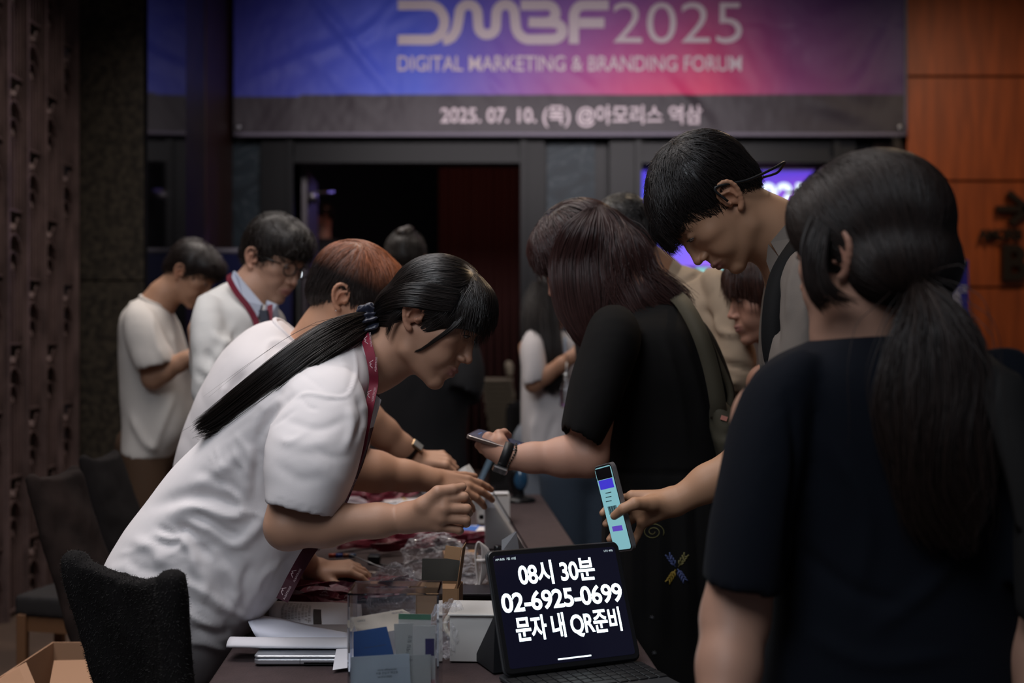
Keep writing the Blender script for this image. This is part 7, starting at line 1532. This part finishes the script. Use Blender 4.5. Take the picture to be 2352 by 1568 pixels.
phone('bright phone in clear case held upright by the tall man', pc+pu/2-pw_/2, pc+pu/2+pw_/2, pc-pu/2+pw_/2, pc-pu/2-pw_/2, .0085, M_ph, ex2, mat('clear_grey_case', (.16, .15, .15), .15, metal=.3))

# ------------------------------------------------------------------ 11. background woman in white
D = 5.0
p11 = root('person', (P(1265, 1000, D).x, D, 0), 'woman with long dark hair in oversized white T-shirt in the background', 'person')
fw = Vector((.80, -.30, -.45)); tc_ = P(1262, 694, 4.95)+Vector((.02, .06, 0))
v, q, R, t, s = make_body(p11, (fw, (.35, 0, .93), tc_, .97, True, [(P(1252, 740, 5.0), .052), (P(1248, 765, 5.0), .07)]), [lambda S: (arm_prims(S, P(1215, 800, 4.86), P(1226, 880, 4.78), P(1318, 818, 4.72), (.045, .038, .034, .024)), hand_prims(S, P(1320, 816, 4.72), (.8, 0, .4), (-.3, -1, 0), 1, [(30, 40, 30)]*4)), lambda S: (arm_prims(S, P(1300, 800, 5.12), P(1320, 890, 5.1), P(1345, 830, 4.95), (.045, .038, .034, .024)), hand_prims(S, P(1346, 828, 4.95), (.6, 0, .5), (.3, 1, 0), -1, [(30, 40, 30)]*4))], base=(.50, .26, .16), hh=.005, ah=.006)
h = H(R, t, s)
ca = cap_hair(h, R, s, [((0, -.002, .050), (.086, .106, .093)), ((0, .052, .068), (.070, .056, .060)), ((0, -.055, -.03), (.078, .055, .09))], [((0, .115, -.045), (.13, .080, .088)), ((0, .05, -.12), (.06, .10, .07))], .006)
st = hair_comb(ca[0], ca[1], h, R, ctrl, 1400, 12, .010, width=.003, lift=.006, rnd=.1, loose=.6, grav=.6)
lh = strands_free([pg((1225, 650, 4.95), (1212, 720, 4.88), (1215, 780, 4.83), (1235, 850, 4.80), (1250, 900, 4.80)), pg((1240, 660, 4.88), (1240, 740, 4.83), (1250, 800, 4.80), (1262, 870, 4.79), (1272, 910, 4.79)), pg((1265, 650, 4.88), (1275, 740, 4.84), (1282, 800, 4.80), (1290, 860, 4.79), (1290, 900, 4.79))], 1500, 16, .0035, .012, .8, .15)
cv, cq, _ = remesh([loft([(1222, 680, 1275, 680, 4.93, .06), (1218, 760, 1282, 760, 4.88, .05), (1232, 830, 1288, 830, 4.84, .04), (1250, 890, 1285, 890, 4.82, .03)], 16, 4)], .010)
hair_obj('hair', [(*ca, np.full(len(ca[0]), .5)), (cv, cq, np.full(len(cv), .5)), st, lh], (.020, .014, .012), p11, mname='dark_long_hair')
body = loft([(1228, 752, 1275, 758, D, .06), (1208, 768, 1320, 768, D, .12), (1198, 800, 1340, 800, D, .17), (1197, 890, 1345, 890, D, .18), (1196, 1000, 1345, 1000, D, .18), (1198, 1062, 1342, 1066, D, .18)], 36, 5, 2.3, inset=.04)
slv = loft([(1206, 765, 1245, 770, 4.88, .05), (1194, 800, 1255, 810, 4.82, .08), (1196, 850, 1258, 850, 4.79, .08), (1200, 892, 1254, 878, 4.78, .07)], 24, 5, 2.2, inset=.03)
garment('white_t_shirt', [body, slv], .011, p11, WHT, [([(1230, 950), (1225, 1010), (1235, 1060)], 8, .014), ([(1280, 950), (1260, 1010), (1262, 1060)], 8, -.012)], .010, 6, (1, 1, .35), .006)
legs(p11, (P(1275, 1000, D).x, D, 0), 1.2, mat('pale_trousers', (.25, .27, .31), .85), .95, .10, leg_r=(.115, .105, .10))
cr_ = MB()
for k in range(2): pp = [Vector(z) for z in cr([tuple(P(*z)) for z in ((1268+k*30, 775, 4.83), (1285+k*14, 830, 4.80), (1300, 885, 4.79))], 4)]; ribbon(cr_, pp, .014, (0, -1, 0), .002)
cr_.make('lanyard_strap', mat('pale_blue_strap', (.40, .46, .55), .6), p11)
# clear bottle hanging by her
r = root('plastic_bottle', (P(1300, 935, 4.6).x, 4.6, P(1300, 935, 4.6).z), 'small clear bottle hanging beside the background woman', 'bottle'); c = P(1300, 935, 4.6)
mb = MB(); mb.lathe(c, [(.02, 0), (.026, .01), (.024, .03), (.027, .05), (.024, .07), (.018, .09), (.010, .105), (.010, .12)], 16); mb.make('bottle_body', M_acr, r); mb = MB(); mb.lathe(c+Vector((0, 0, .12)), [(.011, 0), (.012, .015), (.004, .018)], 12); mb.tube([c+Vector((0, 0, .135)), c+Vector((.01, .08, .21))], .002, 5); mb.make('bottle_cap', mat('silver', (0, 0, 0)), r)
# blue jeans person part hidden behind the black dress
p12 = root('person', (P(1345, 1100, 4.3).x, 4.3, 0), 'person in blue jeans almost hidden behind the woman in black', 'person')
legs(p12, (P(1352, 1100, 4.3).x, 4.3, 0), 1.57, mat('blue_denim', (.040, .058, .085), .85), .9, leg_r=(.11, .085, .075), stance=.08, name='jeans')
body = loft([(1352, 690, 1386, 690, 4.3, .07), (1330, 710, 1420, 710, 4.3, .12), (1318, 760, 1425, 760, 4.3, .14), (1330, 900, 1415, 900, 4.3, .13), (1325, 1030, 1420, 1030, 4.3, .13)], 24, 4, 2.3); garment('dark_jacket', [body], .014, p12, mat('black_fabric', (0, 0, 0)), (), .006, 7)
v, q, R, t, s = make_body(p12, (Vector((.3, .95, -.1)), (0, 0, 1), P(1372, 640, 4.3), 1.0, False, [(P(1370, 680, 4.3), .055), (P(1370, 700, 4.3), .07)]), [], hh=.006); h = H(R, t, s); short_hair(p12, h, R, s, (.012, .009, .008), 1200)

# ------------------------------------------------------------------ 12. woman from behind, right foreground
D = 1.52
p13 = root('person', (P(2050, 1000, D).x, D, 0), 'woman seen from behind in navy T-shirt with long brown ponytail, right foreground', 'person')
fw = Vector((-.60, .79, -.12)); tc_ = P(2005, 600, 1.50)
def arm13(S):
    arm_prims(S, P(1770, 960, 1.50), P(1688, 1420, 1.47), P(1640, 1800, 1.36), (.052, .042, .038, .026)); hand_prims(S, P(1640, 1810, 1.36), (0, .2, -1), (-1, -.2, 0), 1, [(15, 20, 15)]*4)
v, q, R, t, s = make_body(p13, (fw, (-.06, .08, 1), tc_, 1.0, True, [(P(1992, 715, 1.51), .054), (P(1987, 770, D), .061), (P(1985, 830, D), .066)]), [arm13, lambda S: (arm_prims(S, P(2300, 960, 1.50), P(2390, 1400, 1.47), P(2400, 1780, 1.36), (.052, .042, .038, .026)), hand_prims(S, P(2400, 1790, 1.36), (0, .2, -1), (1, -.2, 0), -1, [(15, 20, 15)]*4))],
    base=(.42, .235, .165), hh=.0028, ah=.004)
h = H(R, t, s); eyes(p13, h, s, R)
body = loft([(1898, 772, 2072, 770, D, .070), (1850, 790, 2140, 792, D, .085), (1778, 822, 2240, 825, D, .105), (1722, 880, 2330, 885, D, .118), (1712, 980, 2352, 980, D, .12), (1740, 1100, 2360, 1100, D, .115), (1768, 1250, 2350, 1250, D, .108), (1775, 1400, 2350, 1400, D, .112), (1752, 1568, 2372, 1568, D, .118), (1735, 1720, 2385, 1720, D, .12)], 52, 5, 2.25, inset=.04)
slv = loft([(1775, 835, 1880, 840, 1.50, .06), (1715, 880, 1880, 890, 1.49, .080), (1682, 960, 1860, 970, 1.48, .082), (1655, 1080, 1835, 1090, 1.47, .080), (1632, 1200, 1812, 1215, 1.465, .078), (1615, 1338, 1786, 1358, 1.46, .074)], 30, 5, 2.2, inset=.05)
slv2 = loft([(2200, 840, 2300, 835, 1.50, .06), (2200, 890, 2375, 880, 1.49, .080), (2230, 1080, 2420, 1080, 1.47, .080), (2270, 1340, 2440, 1320, 1.46, .074)], 30, 5, 2.2, inset=.05)
garment('t_shirt', [body, slv, slv2], .007, p13, mat('navy_black_cotton', (.0045, .0060, .0105), .9, spec=.2), [([(1810, 900), (1830, 1050), (1815, 1200), (1800, 1340)], 9, -.008), ([(1900, 1000), (1990, 1180), (1960, 1400)], 22, .005), ([(2250, 1150), (2150, 1330), (2000, 1450)], 20, .006), ([(1830, 1250), (1950, 1350), (2100, 1400)], 18, -.005), ([(1850, 1450), (2000, 1520), (2200, 1500)], 20, .005)], .004, 5, (1, 1, .7), .002)
ca = cap_hair(h, R, s, [((0, -.004, .052), (.0930, .106, .092)), ((0, .055, .070), (.070, .052, .058)), ((0, -.045, -.010), (.084, .064, .062))], [((0, .112, -.045), (.13, .074, .088)), ((0, .035, -.112), (.11, .11, .072))], .0035)
tie = P(2108, 672, 1.405); tl_ = [float(z) for z in ((np.array(R).T@(np.array(tie)-np.array(t)))/s)]
ctrl = []
for a in ((0, .02, .145), (.05, .0, .13), (-.05, .0, .13), (.09, 0, .06), (-.09, 0, .06), (.07, .06, .05), (-.07, .06, .05), (.07, -.07, .03), (-.06, -.07, .03), (0, -.1, .06), (.02, -.09, -.03), (-.07, -.02, -.03), (.07, -.02, -.03), (0, .09, .09), (0, -.06, .12), (-.05, -.09, .0)):
    d_ = Vector(tl_)-Vector(a); d_ = d_.normalized()+Vector((0, -.5 if a[2] > .1 else 0, -.25)); ctrl.append((a, tuple(d_)))
st = hair_comb(ca[0], ca[1], h, R, ctrl, 5200, 17, .0095, width=.0015, lift=.004, rnd=.05, lmin=.3)
G = [pg((2100, 660, 1.42), (2098, 720, 1.395), (2075, 800, 1.385), (2050, 900, 1.38), (2048, 1000, 1.38), (2065, 1090, 1.385), (2110, 1180, 1.39), (2165, 1250, 1.395)), pg((2108, 660, 1.40), (2120, 720, 1.375), (2120, 800, 1.36), (2110, 900, 1.35), (2105, 1000, 1.35), (2120, 1100, 1.36), (2150, 1190, 1.37), (2190, 1262, 1.375)), pg((2116, 662, 1.40), (2152, 720, 1.38), (2180, 800, 1.365), (2190, 900, 1.36), (2185, 1000, 1.355), (2190, 1100, 1.36), (2200, 1180, 1.37), (2205, 1265, 1.375)), pg((2120, 664, 1.42), (2175, 715, 1.40), (2225, 790, 1.39), (2255, 890, 1.385), (2255, 1000, 1.385), (2240, 1100, 1.39), (2222, 1180, 1.39), (2215, 1250, 1.395))]
tail = strands_free(G, 4200, 40, .0016, .009, .9, .20, (.4, 1.6), wav=.010); fly = strands_free(G, 160, 34, .0010, .020, 1.3, .3, (.8, 1.8), wav=.014)
core = loft([(2100, 665, 2118, 668, 1.42, .014), (2100, 720, 2165, 715, 1.405, .022), (2085, 800, 2210, 795, 1.40, .026), (2070, 900, 2235, 900, 1.395, .026), (2075, 1000, 2230, 1000, 1.395, .022), (2100, 1110, 2215, 1110, 1.40, .016), (2150, 1200, 2205, 1200, 1.40, .008)], 24, 5); cv, cq, nn_ = remesh([core], .005, 3); cv = crease(cv, nn_, (), .006, 30, (1, 1, .15), .004)
lock = strands_free([lk2 for lk2 in (pg((1870, 480, 1.47), (1848, 560, 1.46), (1852, 640, 1.455), (1870, 690, 1.455), (1900, 725, 1.46)), pg((1890, 500, 1.45), (1868, 570, 1.445), (1866, 640, 1.445), (1880, 680, 1.445), (1905, 712, 1.45)), pg((1905, 520, 1.44), (1890, 600, 1.435), (1905, 650, 1.43), (1940, 680, 1.425), (2000, 700, 1.42)))], 420, 18, .0013, .004, .7, .15)
hair_obj('hair', [(*ca, np.full(len(ca[0]), .5)), st, (cv, cq, np.full(len(cv), .45)), tail, fly, lock], (.018, .0100, .0075), p13, mname='brown_hair_dark', rough=.48)
v2, f2 = tubering([tie+Vector((.012*math.cos(a), .003, .016*math.sin(a))) for a in np.linspace(0, 2*math.pi, 18)[:-1]], .005, 8); mk('hair_tie', v2, f2, M_blk, p13)
# shoulder bag strap at the right edge
bp = MB(); pp = [Vector(k) for k in cr([tuple(P(*k)) for k in ((2240, 812, 1.50), (2262, 818, 1.425), (2290, 870, 1.375), (2330, 980, 1.365), (2365, 1100, 1.37), (2385, 1200, 1.38))], 6)]; ribbon(bp, pp, .060, (.2, -1, .25), .010); bp.make('shoulder_strap', mat('grey_strap', (.020, .018, .017), .8), p13)
vb, qb_, nb2 = remesh([loft([(2360, 1080, 2430, 1080, 1.36, .05), (2352, 1250, 2520, 1250, 1.36, .07), (2360, 1450, 2540, 1450, 1.36, .07)], 20, 4, 3)], .012); mk('shoulder_bag', vb, qb_, mat('grey_strap', (0, 0, 0)), p13)
legs(p13, (P(2055, 1000, D).x, D, 0), 1.57, mat('black_trousers', (0, 0, 0)), .84)

# ------------------------------------------------------------------ pieces that belong to a part
def under(rt, part, names):
    p = next((c for c in rt.children if c.name.split('.')[0] == part), None)
    if p is None: return
    for c in list(rt.children):
        if c.name.split('.')[0] in names and c is not p: c.parent = p
for o in list(C.objects):
    if o.parent is None and o.type == 'EMPTY':
        n = o.name.split('.')[0]
        if n == 'person':
            under(o, 'body', ('eye', 'iris', 'eyelashes', 'eyebrow'))
            for g in ('t_shirt', 'grey_shirt', 'dress_shirt', 'beige_shirt'): under(o, g, ('collar_rib', 'collar'))
            under(o, 'watch_band', ('watch_case', 'watch_glass')); under(o, 'face_mask', ('ear_loops',)); under(o, 'headphone_band', ('earpiece', 'lettering')); under(o, 'dress', ('spiral_embroidery', 'leaf_embroidery', 'star_embroidery'))
            under(o, 'lanyard_strap', ('printed_emblem', 'lettering'))
        if n == 'tablet': under(o, 'screen', ('screen_text', 'status_text', 'home_bar')); under(o, 'keyboard_base', ('key', 'space_bar', 'trackpad'))
        if n == 'phone': under(o, 'screen', ('header_bar', 'banner_image', 'button', 'text_line', 'code_bar', 'caption', 'screen_item'))
        if n == 'event_banner': under(o, 'banner_cloth', ('logo_lettering', 'year_lettering', 'subtitle_lettering', 'date_lettering'))
        if n == 'business_card': under(o, 'sheet', ('print', 'green_stripe', 'printed_patch'))
        if n == 'roll_up_banner': under(o, 'panel', ('headline', 'logo_lettering', 'eyelet'))
        if n == 'projection_screen': under(o, 'screen_picture', ('screen_title',))
